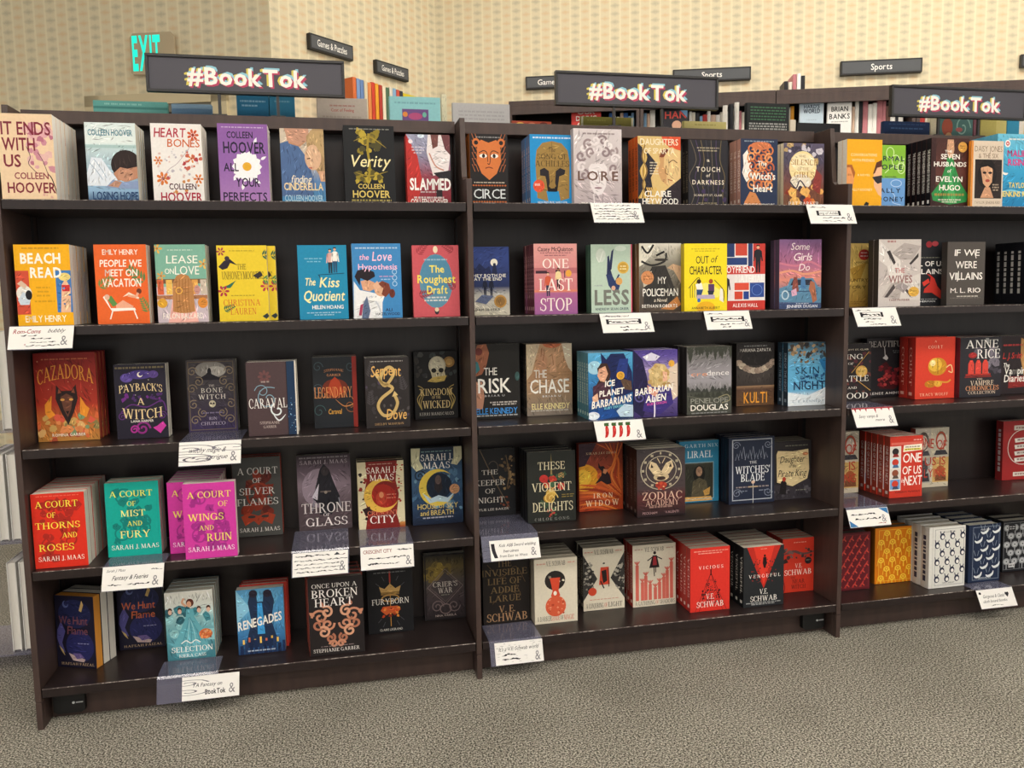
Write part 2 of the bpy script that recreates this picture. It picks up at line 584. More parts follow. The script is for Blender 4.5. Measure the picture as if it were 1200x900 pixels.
def MOON(cx, cy, r, c, asp=0.66, a=0.0, k=0.72):
    o, i = [], []
    for j in range(21):
        t = PI * 0.18 + (2 * PI - PI * 0.36) * j / 20
        o.append((r * math.cos(t), r * math.sin(t)))
    xs, ys = o[0]
    r2 = r * k
    t0 = math.asin(max(-1, min(1, ys / max(r2, 1e-6))))
    cx2 = xs - r2 * math.cos(t0)
    for j in range(21):
        t = t0 + (2 * PI - 2 * t0) * j / 20
        i.append((cx2 + r2 * math.cos(t), r2 * math.sin(t)))
    out = []
    ca, sa = math.cos(a), math.sin(a)
    M_ = lambda p: (cx + (p[0] * ca - p[1] * sa) / asp, cy + p[0] * sa + p[1] * ca)
    for j in range(20):
        out.append(([M_(o[j]), M_(o[j + 1]), M_(i[j + 1]), M_(i[j])], c))
    return out


def Z(n, x0, y0, x1, y1, r0, r1, cols, seed, asp=0.66, k=7, jag=0.35):
    """irregular blots"""
    rnd = random.Random(seed)
    out = []
    for _ in range(n):
        cx, cy, r = rnd.uniform(x0, x1), rnd.uniform(y0, y1), rnd.uniform(r0, r1)
        c = rnd.choice(cols)
        pts = []
        for i in range(k):
            q = r * (1 - jag + jag * 2 * rnd.random())
            t = 2 * PI * i / k
            pts.append((cx + q * math.cos(t) / asp, cy + q * math.sin(t)))
        out.append((pts, c))
    return out


def ML(cx, cy, w, h, c, seed=0):
    """a line of lettering too small to read: words as tiny dashes"""
    rnd = random.Random(int(cx * 997 + cy * 7919) + seed)
    out = []
    x = cx - w / 2
    while x < cx + w / 2 - 0.01:
        l = rnd.uniform(0.03, 0.10)
        l = min(l, cx + w / 2 - x)
        q = x
        while q < x + l:
            out += R(q, cy - h / 2, min(q + 0.012, x + l), cy + h / 2, c)
            q += 0.018
        x += l + 0.02
    return out


def FL(cx, cy, r, n, c, cc, asp=0.66, a0=0.0):
    """a flower"""
    out = []
    for i in range(n):
        t = a0 + 2 * PI * i / n
        dx, dy = math.cos(t), math.sin(t)
        px, py = -dy, dx
        pts = [(0.15, 0), (0.5, 0.2), (0.85, 0.18), (1, 0), (0.85, -0.18), (0.5, -0.2)]
        out.append(([(cx + (p * dx + q * px) * r / asp, cy + (p * dy + q * py) * r) for p, q in pts], c))
    out += E(cx, cy, r * 0.24 / asp, r * 0.24, cc, 10)
    return out


def LEAF(cx, cy, l, w, a, c, asp=0.66):
    dx, dy = math.cos(a), math.sin(a)
    px, py = -dy, dx
    pts = [(0, 0), (0.3, 0.5), (0.6, 0.45), (1, 0), (0.6, -0.45), (0.3, -0.5)]
    return [([(cx + (p * l * dx + q * w * px) / asp, cy + p * l * dy + q * w * py) for p, q in pts], c)]


def FROND(cx, cy, l, a, c, n=6, asp=0.66):
    out = []
    for i in range(n):
        t = (i + 1) / n
        x, y = cx + l * t * math.cos(a) / asp, cy + l * t * math.sin(a)
        for s in (-1, 1):
            out += LEAF(x, y, l * 0.45 * (1.1 - t * 0.6), l * 0.12, a + s * 0.9, c, asp)
    return out


def PINES(y, h, n, c, seed, up=1):
    rnd = random.Random(seed)
    out = []
    for i in range(n):
        x = (i + rnd.uniform(0.1, 0.9)) / n
        hh = h * rnd.uniform(0.5, 1.0)
        ww = 0.06 + 0.05 * rnd.random()
        for j in range(3):
            a = y + up * hh * j * 0.28
            b2 = y + up * hh * (0.45 + j * 0.275)
            w_ = ww * (1 - j * 0.28)
            out.append(([(x - w_, a), (x + w_, a), (x, b2)], c))
    return out


def SWIRL(cx, cy, r, w, c, turns=1.6, a0=0.0, d=1, asp=0.66):
    pts = []
    for i in range(13):
        t = i / 12
        a = a0 + d * turns * 2 * PI * t
        q = r * (1 - 0.85 * t)
        pts.append((cx + q * math.cos(a) / asp, cy + q * math.sin(a)))
    return ST(pts, w, c, 2, False, asp)


def FIG(cx, cy, h, top, leg, skin, hair='2a1a12', asp=0.66):
    """a small standing figure"""
    s = h / asp
    o = P([(cx - .07 * s, cy), (cx - .015 * s, cy), (cx, cy + .42 * h), (cx + .02 * s, cy), (cx + .075 * s, cy), (cx + .09 * s, cy + .48 * h), (cx - .09 * s, cy + .48 * h)], leg)
    o += P([(cx - .09 * s, cy + .45 * h), (cx + .09 * s, cy + .45 * h), (cx + .13 * s, cy + .78 * h), (cx + .05 * s, cy + .84 * h), (cx - .05 * s, cy + .84 * h), (cx - .13 * s, cy + .78 * h)], top)
    o += P([(cx - .13 * s, cy + .78 * h), (cx - .17 * s, cy + .42 * h), (cx - .13 * s, cy + .42 * h), (cx - .08 * s, cy + .74 * h)], top)
    o += P([(cx + .13 * s, cy + .78 * h), (cx + .17 * s, cy + .42 * h), (cx + .13 * s, cy + .42 * h), (cx + .08 * s, cy + .74 * h)], top)
    o += E(cx, cy + .93 * h, .055 * s, .075 * h, skin, 12)
    o += P([(cx - .06 * s, cy + .93 * h), (cx - .05 * s, cy + 1.0 * h), (cx + .05 * s, cy + 1.0 * h), (cx + .06 * s, cy + .93 * h), (cx, cy + .965 * h)], hair)
    return o


def FACE(cx, cy, r, skin, hair, line='4a2a20', asp=0.66):
    o = E(cx, cy + .1 * r, 1.25 * r / asp, 1.35 * r, hair)
    o += E(cx, cy, .78 * r / asp, 1.05 * r, skin)
    for s in (-1, 1):
        o += E(cx + s * .33 * r / asp, cy + .15 * r, .17 * r / asp, .07 * r, line, 10)
        o += ST([(cx + s * .16 * r / asp, cy + .36 * r), (cx + s * .5 * r / asp, cy + .36 * r)], .05 * r, line)
    o += ST([(cx, cy + .1 * r), (cx + .08 * r / asp, cy - .25 * r), (cx - .05 * r / asp, cy - .28 * r)], .05 * r, line, 3)
    o += E(cx, cy - .55 * r, .22 * r / asp, .08 * r, 'a04438', 10)
    return o


def FRAME(x0, y0, x1, y1, w, c, asp=0.66):
    a = w / asp
    return R(x0, y0, x1, y0 + w, c) + R(x0, y1 - w, x1, y1, c) + R(x0, y0, x0 + a, y1, c) + R(x1 - a, y0, x1, y1, c)


def TL(lines, cx, top, lh, w, c, b=0.012, k=0.78, **kw):
    """lines stacked from the top down; a line may be (text, width)"""
    o = []
    for i, s in enumerate(lines):
        ww = w
        if isinstance(s, tuple):
            s, ww = s
        o += T(s, cx, top - (i + .5) * lh, ww, lh * k, c, b, **kw)
    return o


def SCRIB(x0, x1, y, h, c, seed, w=0.016, asp=0.42):
    """a line of loose handwriting"""
    rnd = random.Random(seed)
    o = []
    x = x0
    while x < x1 - 0.02:
        l = min(rnd.uniform(0.05, 0.13), x1 - x)
        n = max(3, int(l / 0.021))
        pts = [(x + l * i / n, y + (h * rnd.uniform(-0.5, 0.5) if i % 2 else h * rnd.uniform(-.35, .1))) for i in range(n + 1)]
        o += ST(pts, w, c, 2, False, asp)
        x += l + 0.022
    return o


def clip01(p, lo=0.0, hi=1.0):
    """keep what lies on the cover"""
    def cut(pts, d, lim, keep_less):
        out = []
        for i in range(len(pts)):
            a, b2 = pts[i - 1], pts[i]
            ia = a[d] <= lim if keep_less else a[d] >= lim
            ib = b2[d] <= lim if keep_less else b2[d] >= lim
            if ia != ib:
                t = (lim - a[d]) / (b2[d] - a[d])
                q = [a[j] + (b2[j] - a[j]) * t for j in (0, 1)]
                q[d] = lim
                out.append(tuple(q))
            if ib:
                out.append(b2)
        return out
    if all(lo <= x <= hi and lo <= y <= hi for x, y in p):
        return p
    for d in (0, 1):
        for lim, kl in ((lo, False), (hi, True)):
            if not p:
                return p
            p = cut(p, d, lim, kl)
    return p

# ================================================================== THE ROOM
ZS = (0.0, 1.40397, 1.08395, 0.76425, 0.43759, 0.11402)      # shelf tops, first is the highest
W = 1.2                                                       # one bay
CORNER = (1.563, 3.477)
WCORNER = (0.5346, 2.5512)
A2 = math.radians(-18.4)
AS = math.radians(42.0)
CEIL = 3.9

m = MB()
m.box(-7, -8, -0.05, 9, 6, 0.0)
struct(m.obj('floor', CARPET))
m = MB()
m.box(-7, -8, CEIL, 9, 6, CEIL + 0.1)
struct(m.obj('ceiling', WHITE_PAINT))
def wall(name, loc, rz, x0, x1):
    mb = MB()
    mb.box(x0, 0.0, 0.0, x1, 0.12, CEIL)
    o = struct(mb.obj(name, PAPERWALL))
    o.location = (*loc, 0)
    o.rotation_euler = (0, 0, rz)
    return o
wall('wall_back', CORNER, A2, 0.0, 6.5)
wall('wall_side', WCORNER, AS, 0.0, math.hypot(CORNER[0] - WCORNER[0], CORNER[1] - WCORNER[1]))
wl = wall('wall_left', WCORNER, A2, -4.5, 0.0)

# exit door on the left wall: cream casing, only its head shows above the shelves
CREAM = mat('cream_paint', lin('cdbd98'), 0.5)
GREY_DOOR = mat('grey_door', lin('7d7766'), 0.5)
d = empty('door_1', (*WCORNER, 0), (0, 0, A2))
struct(d)
mb = MB()
mb.box(-1.10, -0.03, 0.0, -1.01, 0.0, 2.30)
mb.box(-0.35, -0.03, 0.0, -0.26, 0.0, 2.30)
mb.box(-1.10, -0.03, 2.24, -0.26, 0.0, 2.30)
mb.obj('casing', CREAM, d)
mb = MB()
mb.box(-1.01, -0.015, 0.01, -0.35, -0.001, 2.24)
mb.obj('door_leaf', GREY_DOOR, d)
mb = MB()
mb.box(-0.74, -0.05, 2.14, -0.58, -0.015, 2.19)
mb.tube((-0.66, -0.05, 2.165), (-0.45, -0.04, 2.185), 0.008)
mb.obj('door_closer', DARK_METAL, d)

def frame_point(loc, rz, u, y, z):
    return (loc[0] + u * math.cos(rz) - y * math.sin(rz), loc[1] + u * math.sin(rz) + y * math.cos(rz), z)

# ceiling lights
DIFF = bpy.data.materials.new('lamp_diffuser')
DIFF.use_nodes = True
nt = DIFF.node_tree
nt.nodes.clear()
o_ = nt.nodes.new('ShaderNodeOutputMaterial')
e_ = nt.nodes.new('ShaderNodeEmission')
e_.inputs[0].default_value = (1.0, 0.935, 0.84, 1)
e_.inputs[1].default_value = LAMP
nt.links.new(e_.outputs[0], o_.inputs[0])
_fr = MB()
for a, b2, c, d_ in ((-.62, -.32, .62, -.30), (-.62, .30, .62, .32), (-.62, -.30, -.60, .30), (.60, -.30, .62, .30)):
    _fr.box(a, b2, -0.03, c, d_, 0)
_fm = _fr.mesh('frame', [WHITE_PAINT])
_dm = MB()
_dm.box(-.60, -.30, -0.02, .60, .30, -0.012)
_dm = _dm.mesh('diffuser', [DIFF])
LIGHTS = [(-1.2, -2.4), (0.9, -2.4), (3.0, -2.4), (-1.2, -4.6), (0.9, -4.6), (3.0, -4.6), (5.1, -2.4), (5.1, -4.6), (-1.2, -6.8), (0.9, -6.8), (3.0, -6.8), (2.0, 1.7), (3.9, 1.2), (5.6, 0.6)]
for i, (x, y) in enumerate(LIGHTS):
    t = empty('ceiling_light', (x, y, CEIL))
    tag(t, 'white framed rectangular ceiling light with a glowing diffuser over the shop floor', 'ceiling light', 'recessed ceiling lights')
    for nm, me in (('frame', _fm), ('diffuser', _dm)):
        o = bpy.data.objects.new(nm, me)
        S.collection.objects.link(o)
        o.parent = t

# ================================================================== THE BOOKCASES
T_ = 0.0155          # panel thickness
BACK = 0.25
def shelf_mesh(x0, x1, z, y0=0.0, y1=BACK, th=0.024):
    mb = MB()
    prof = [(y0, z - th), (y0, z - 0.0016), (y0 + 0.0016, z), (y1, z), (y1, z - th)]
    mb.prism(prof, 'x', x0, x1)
    # the worn arris, its edge highlight put into the colour, is the strip between the second and third outline point
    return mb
def bookcase(i, label, last=False):
    x0, x1 = i * W, (i + 1) * W
    t = empty('bookcase', (x0, 0, 0))
    tag(t, label, 'bookcase', 'double-sided bookcases standing in a row')
    def part(mb, nm, mt, bev=0.0012):
        for k, v in enumerate(mb.v):
            mb.v[k] = (v[0] - x0, v[1], v[2])
        return mb.obj(nm, mt, t, bev)
    for xs in ([x0] + ([x1] if last else [])):
        mb = MB()
        mb.prism([(0, 0.078), (0, 1.470), (0.070, 1.476), (0.083, 1.486), (0.104, 1.657), (0.42, 1.657), (0.53, 1.47), (0.53, 0.0), (0.02, 0.0), (0.02, 0.078)], 'x', xs - T_ / 2, xs + T_ / 2)
        part(mb, 'side_panel', PANEL)
        mb = MB()
        mb.box(xs - T_ / 2, 0.0, 0.0, xs + T_ / 2, 0.02, 0.0765)
        part(mb, 'foot', PANEL)
        for sg in (-1, 1):
            if (sg < 0 and xs == 0) or (sg > 0 and xs == 3 * W):
                continue
            xa = xs + sg * (T_ / 2)
            mb = MB()
            mb.box(min(xa, xa + sg * 0.0012), 0.205, 0.13, max(xa, xa + sg * 0.0012), 0.222, 1.62)
            part(mb, 'shelf_standard', DARK_METAL, 0)
    a, b2 = x0 + T_ / 2 + 0.0005, x1 - T_ / 2 - 0.0005
    mb = MB()
    mb.box(a, BACK, 0.02, b2, BACK + 0.012, 1.63)
    part(mb, 'back_panel', WOOD)
    mb = MB()
    mb.box(a, 0.192, 1.629, b2, 0.262, 1.664)
    part(mb, 'top_rail', PANEL)
    mb = MB()
    mb.box(a, 0.07, 0.0, b2, 0.088, 0.089)
    part(mb, 'kick_plate', PANEL)
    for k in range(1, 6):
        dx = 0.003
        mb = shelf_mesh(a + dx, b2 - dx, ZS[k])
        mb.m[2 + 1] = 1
        o = part(mb, 'shelf', [WOOD, WORN_HIGHLIGHT], 0)
    mb = MB()
    mb.box(a, BACK + 0.014, 1.478, b2, 0.52, 1.50)
    part(mb, 'rear_shelf', WOOD)
    for lx in ((a + 0.05,) if i == 0 else (b2 - 0.05,) if i == 1 else ()):
        mb = MB()
        mb.prism([(lx - 0.04, 0.022), (lx - 0.03, 0.015), (lx + 0.03, 0.015), (lx + 0.04, 0.022), (lx + 0.04, 0.085), (lx - 0.04, 0.085)], 'y', 0.050, 0.0695)
        lv = part(mb, 'leveler', BLACK_PLASTIC)
        mb = MB()
        mb.tube((lx - x0 + 0.012, 0.0498, 0.045), (lx - x0 + 0.012, 0.0485, 0.045), 0.0035, 'ccc')
        mb.box(lx - x0 + 0.018, 0.0488, 0.0435, lx - x0 + 0.036, 0.0498, 0.0465, 'aaa')
        mb.obj('maker_mark', PRINT_MATT, lv)
    return t
bookcase(0, 'dark brown bookcase at the left end of the row, five shelves of face-out books')
bookcase(1, 'middle dark brown bookcase of the row, red and white books on its bottom shelf')
bookcase(2, 'dark brown bookcase at the right of the row, clothbound books on its bottom shelf', True)

# ---- the three topper signs
def letters(mb, polys, ox, oz, sx, sz, y, col=None):
    for p, c in polys:
        mb.poly([(ox + q[0] * sx, y, oz + q[1] * sz) for q in p], col or c)
def topper(x0, x1, label):
    w, h = x1 - x0, 0.103
    cx = (x0 + x1) / 2
    t = empty('topper_sign', (cx, 0.205, 1.664))
    tag(t, label, 'sign', 'hashtag topper signs on the bookcases')
    z0 = 0.060
    mb = MB()
    mb.box(-w / 2 + .006, -0.004, z0 + .006, w / 2 - .006, 0.004, z0 + h - .006, '4c4a52')
    mb.obj('panel', SIGN, t)
    mb = MB()
    f = 0.008
    mb.box(-w / 2, -0.009, z0, w / 2, 0.009, z0 + f)
    mb.box(-w / 2, -0.009, z0 + h - f, w / 2, 0.009, z0 + h)
    mb.box(-w / 2, -0.009, z0 + f, -w / 2 + f, 0.009, z0 + h - f)
    mb.box(w / 2 - f, -0.009, z0 + f, w / 2, 0.009, z0 + h - f)
    mb.obj('frame', DARK_METAL, t, 0.001)
    for s in (-1, 1):
        mb = MB()
        mb.box(s * 0.08 - .004, -0.004, 0.0, s * 0.08 + .004, 0.004, z0)
        mb.box(s * 0.08 - .02, -0.012, 0.0, s * 0.08 + .02, 0.012, 0.003)
        mb.obj('post', DARK_METAL, t)
    mb = MB()
    tw, th = w * 0.60, 0.045
    zc = z0 + h / 2 - 0.004
    k = 0
    for dx, dz, c, bo in ((-.0075, .0015, 'd8c85a', .006), (-.004, .003, 'd8c85a', .006), (.004, .006, '8fc4d4', .006), (.002, .004, '8fc4d4', .006), (.0015, -.002, 'c8506c', .010), (.003, -.004, 'c8506c', .010), (.0045, -.0055, 'b83e60', .010), (0, 0, 'f6efe6', .028)):
        k += 1
        letters(mb, T('#BookTok', 0, 0, 1, 1, c, bo), dx, zc + dz, tw, th, -0.0041 - k * 0.00012)
    o = mb.obj('lettering', SIGN, t)
    o['label'] = 'white hashtag lettering with pink, yellow and blue shadows'
topper(0.330, 0.872, 'long dark sign with white hashtag lettering above the left bookcase')
topper(1.508, 2.050, 'long dark sign with white hashtag lettering above the middle bookcase')
topper(2.683, 3.222, 'long dark sign with white hashtag lettering above the right bookcase')

# ---- section signs on the far walls
def section_sign(loc, rz, u0, u1, z0, z1, text, label, tw=0.45):
    t = empty('wall_sign', frame_point(loc, rz, (u0 + u1) / 2, -0.022, z0), (0, 0, rz))
    tag(t, label, 'sign', 'section signs on the far walls')
    w, h = u1 - u0, z1 - z0
    mb = MB()
    mb.box(-w / 2, -0.008, 0, w / 2, 0.021, h, '2b2a2a')
    mb.obj('frame', SIGN, t, 0.002)
    mb = MB()
    mb.box(-w / 2 + .01, -0.0095, .01, w / 2 - .01, -0.008, h - .01, '55575a')
    for p, c in T(text, 0, h / 2, w * tw, h * 0.42, 'f2f0ea', .01):
        mb.poly([(q[0], -0.010, q[1]) for q in p], c)
    mb.obj('face', SIGN, t)
SL = math.hypot(CORNER[0] - WCORNER[0], CORNER[1] - WCORNER[1])
section_sign(CORNER, A2, 0.62, 1.13, 2.522, 2.605, 'Games & Puzzles', 'dark wall sign partly hidden behind the left end of the middle hashtag sign', .68)
section_sign(CORNER, A2, 1.60, 2.105, 2.522, 2.606, 'Sports', 'dark wall sign partly hidden behind the right end of the middle hashtag sign', .26)
section_sign(CORNER, A2, 2.673, 3.178, 2.522, 2.612, 'Sports', 'dark wall sign reading Sports on the patterned far wall, fully in view', .26)
section_sign(CORNER, A2, 3.775, 4.28, 2.525, 2.604, 'Sports', 'dark wall sign cut off by the right edge of the photo', .26)
section_sign(WCORNER, AS, SL - 1.131, SL - 0.795, 2.568, 2.657, 'Games & Puzzles', 'dark Games and Puzzles wall sign nearer the outer corner', .68)
section_sign(WCORNER, AS, SL - 0.602, SL - 0.307, 2.540, 2.622, 'Games & Puzzles', 'dark Games and Puzzles wall sign nearer the inner corner', .68)

# ---- exit sign
EXITG = bpy.data.materials.new('lit_green')
EXITG.use_nodes = True
_b = EXITG.node_tree.nodes['Principled BSDF']
_b.inputs['Base Color'].default_value = lin('18c8b0')
_b.inputs['Emission Color'].default_value = lin('10e8cc')
_b.inputs['Emission Strength'].default_value = 0.75
t = empty('exit_sign', frame_point(WCORNER, A2, -0.675, -0.04, 2.40), (0, 0, A2))
tag(t, 'green lit EXIT sign on a clear plate on the left wall', 'exit sign')
PLATE = mat('frosted_plate', lin('bba98a'), 0.25)
mb = MB()
mb.prism([(-.115, 0), (.125, 0), (.135, .01), (.135, .20), (.115, .222), (-.105, .222), (-.125, .20), (-.125, .01)], 'y', 0.0, 0.008)
mb.obj('plate', PLATE, t)
mb = MB()
for p, c in T('EXIT', -0.03, 0.115, 0.165, 0.175, 'fff', .035, gap=.14):
    mb.poly([(q[0], -0.001, q[1]) for q in p])
o = mb.obj('lettering', EXITG, t)
mb = MB()
mb.box(-.06, 0.0085, .08, .06, 0.0395, .14)
mb.obj('bracket', WHITE_PAINT, t)

# ================================================================== THE BOOKS
# kind of book: (shelf, middle of its front cover along the row, distance of the cover behind the shelf edge, width, height)
M={'itends':(1,0.073,0.005,0.126,0.211),'losing':(1,0.262,0.050,0.123,0.203),'heart':(1,0.424,0.050,0.127,0.205),'perfects':(1,0.593,0.050,0.129,0.209),
'cinder':(1,0.747,0.070,0.117,0.204),'verity':(1,0.929,0.060,0.140,0.215),'slammed':(1,1.098,0.090,0.126,0.200),'circe':(1,1.281,0.120,0.114,0.212),
'achilles':(1,1.458,0.060,0.133,0.203),'lore':(1,1.592,0.040,0.148,0.219),'sparta':(1,1.789,0.050,0.137,0.204),'touch':(1,1.957,0.070,0.131,0.201),
'witchs':(1,2.123,0.060,0.125,0.206),'silence':(1,2.289,0.080,0.141,0.200),'convers':(1,2.465,0.030,0.125,0.208),'normal':(1,2.572,0.070,0.151,0.202),
'evelyn':(1,2.799,0.050,0.142,0.222),'daisy':(1,2.923,0.060,0.122,0.213),'malibu':(1,3.055,0.040,0.144,0.242),'beach':(2,0.086,0.020,0.131,0.208),
'vacation':(2,0.271,0.030,0.128,0.208),'lease':(2,0.418,0.040,0.128,0.208),'unhoney':(2,0.576,0.040,0.130,0.205),'kiss':(2,0.789,0.040,0.133,0.205),
'love':(2,0.938,0.040,0.136,0.209),'roughest':(2,1.106,0.050,0.134,0.204),'bothdie':(2,1.261,0.050,0.117,0.198),'onelast':(2,1.457,0.030,0.131,0.206),
'less':(2,1.644,0.070,0.131,0.206),'police':(2,1.797,0.070,0.137,0.208),'outof':(2,1.933,0.030,0.141,0.205),'boyf':(2,2.071,0.050,0.154,0.206),
'somegirls':(2,2.266,0.050,0.147,0.218),'gold':(2,2.446,0.050,0.133,0.202),'wives':(2,2.610,0.030,0.155,0.216),'ofus':(2,2.724,0.050,0.145,0.212),
'ifwe':(2,2.868,0.040,0.145,0.208),'series':(2,3.189,0.030,0.159,0.209),'cazadora':(3,0.086,0.117,0.155,0.242),'payback':(3,0.285,0.096,0.133,0.206),
'bone':(3,0.461,0.166,0.134,0.207),'caraval':(3,0.638,0.034,0.133,0.206),'legend':(3,0.810,0.117,0.125,0.208),'serpent':(3,0.958,0.068,0.126,0.205),
'kingdom':(3,1.115,0.197,0.133,0.209),'risk':(3,1.294,0.137,0.147,0.231),'chase':(3,1.467,0.154,0.147,0.225),'ice':(3,1.622,0.019,0.141,0.202),
'alien':(3,1.765,0.016,0.142,0.206),'cred':(3,1.944,0.022,0.149,0.210),'kulti':(3,2.170,0.150,0.136,0.207),'skin':(3,2.337,0.102,0.147,0.208),
'battle':(3,2.515,0.131,0.146,0.195),'beaut':(3,2.706,0.222,0.158,0.206),'court':(3,2.819,0.106,0.155,0.211),'rice':(3,2.990,0.094,0.166,0.207),
'diaries':(3,3.184,0.127,0.161,0.206),'acotar':(4,0.077,0.024,0.130,0.202),'mist':(4,0.248,0.078,0.139,0.208),'wings':(4,0.461,0.002,0.136,0.209),
'wingsb':(4,0.410,0.066,0.136,0.202),'silver':(4,0.571,0.182,0.137,0.238),'throne':(4,0.766,0.222,0.159,0.232),'crescent':(4,0.935,0.170,0.140,0.208),
'sky':(4,1.107,0.166,0.157,0.241),'keeper':(4,1.293,0.221,0.143,0.218),'violent':(4,1.454,0.094,0.154,0.222),'widow':(4,1.644,0.182,0.149,0.222),
'zodiac':(4,1.805,0.067,0.162,0.217),'lirael':(4,1.994,0.191,0.142,0.209),'blade':(4,2.154,0.134,0.165,0.223),'pirate':(4,2.313,0.148,0.138,0.199),
'lyingl':(4,2.510,0.178,0.140,0.216),'next':(4,2.687,0.065,0.126,0.210),'lyingr':(4,2.869,0.159,0.136,0.212),'redcirc':(4,3.255,0.179,0.156,0.218),
'hunt':(5,0.064,0.131,0.094,0.210),'huntb':(5,0.219,0.214,0.126,0.200),'select':(5,0.376,0.096,0.130,0.201),'reneg':(5,0.572,0.087,0.132,0.193),
'broken':(5,0.788,0.023,0.155,0.229),'fury':(5,0.950,0.140,0.138,0.198),'crier':(5,1.128,0.204,0.135,0.213),'addie':(5,1.312,0.125,0.151,0.212),
'darker':(5,1.462,0.086,0.139,0.208),'conjur':(5,1.642,0.151,0.141,0.209),'gather':(5,1.813,0.141,0.150,0.207),'vicious':(5,1.969,0.055,0.137,0.211),
'venge':(5,2.155,0.048,0.144,0.201),'near':(5,2.340,0.135,0.130,0.188),'redcloth':(5,2.517,0.101,0.139,0.201),'orange':(5,2.702,0.130,0.151,0.199),
'white':(5,2.845,0.044,0.143,0.214),'navy':(5,3.007,0.057,0.129,0.205),'black':(5,3.216,0.122,0.147,0.188)}
M['itends'] = (1, .0752, .005, .126, .211)
M['ofus'] = (2, 2.757, .09, .145, .214)
M['normal'] = (1, 2.592, .095, .151, .204)
M['skin'] = (3, 2.330, .095, .147, .208)
M['gold'] = (2, 2.504, .13, .138, .210)
M['bothdie'] = (2, 1.272, .10, .120, .202)
M['convers'] = (1, 2.474, .03, .125, .208)
M['cazadora'] = (3, .091, .117, .155, .242)
ORD = ['first', 'second', 'third', 'fourth', 'fifth', 'sixth', 'seventh']
BAYS = ['left', 'middle', 'right']
SHELF = ['', 'top', 'second', 'third', 'fourth', 'bottom']

def _inside(p, x, y):
    r = False
    for i in range(len(p)):
        (xa, ya), (xb, yb) = p[i - 1], p[i]
        if (ya > y) != (yb > y) and x < (xb - xa) * (y - ya) / (yb - ya) + xa:
            r = not r
    return r


def painted(art, seed, amount=1.0):
    """break up the larger areas of a picture with brush marks a shade lighter and darker, all part of the printed artwork"""
    rnd = random.Random(seed)
    out = []
    for p, c in art:
        out.append((p, c))
        ar = abs(sum(p[i - 1][0] * p[i][1] - p[i][0] * p[i - 1][1] for i in range(len(p)))) / 2
        if ar < 0.007:
            continue
        b2 = c if isinstance(c, str) else c[0]
        b3 = c if isinstance(c, str) else c[2]
        b2, b3 = [''.join(q * 2 for q in v) if len(v) == 3 else v for v in (b2, b3)]
        xs, ys = [q[0] for q in p], [q[1] for q in p]
        x0, x1, y0, y1 = max(0, min(xs)), min(1, max(xs)), max(0, min(ys)), min(1, max(ys))
        n = int(min(60, 10 + ar * 160) * amount)
        ang = rnd.uniform(0, PI)
        for k in (0.72, 1.22, 0.86):
            for _ in range(n // 2):
                x, y = rnd.uniform(x0, x1), rnd.uniform(y0, y1)
                l = rnd.uniform(0.015, 0.05) * (1 if ar < .1 else 1.5)
                w = rnd.uniform(0.003, 0.009)
                a = ang + rnd.uniform(-.6, .6)
                dx, dy = l * math.cos(a) / .66, l * math.sin(a)
                nx, ny = -w * math.sin(a) / .66, w * math.cos(a)
                pts = [(x - dx, y - dy), (x + nx, y + ny), (x + dx, y + dy), (x - nx, y - ny)]
                if not all(_inside(p, *q) for q in pts):
                    continue
                f = (y - y0) / max(y1 - y0, 1e-6)
                mix = [int(int(b2[i:i + 2], 16) * (1 - f) + int(b3[i:i + 2], 16) * f) for i in (0, 2, 4)] if b2 != b3 else [int(b2[i:i + 2], 16) for i in (0, 2, 4)]
                out.append((pts, '%02x%02x%02x' % tuple(max(0, min(255, int(v * k + (8 if k > 1 else 0)))) for v in mix)))
    return out
PAINTED = set('''losing cinder slammed achilles lore sparta touch witchs silence evelyn daisy malibu beach lease love bothdie police somegirls gold wives cazadora payback bone kingdom
risk chase ice alien cred kulti skin battle beaut court rice diaries silver throne crescent sky keeper violent widow zodiac lirael pirate lyingl lyingr select reneg fury crier hunt huntb acotar mist wings wingsb near'''.split())


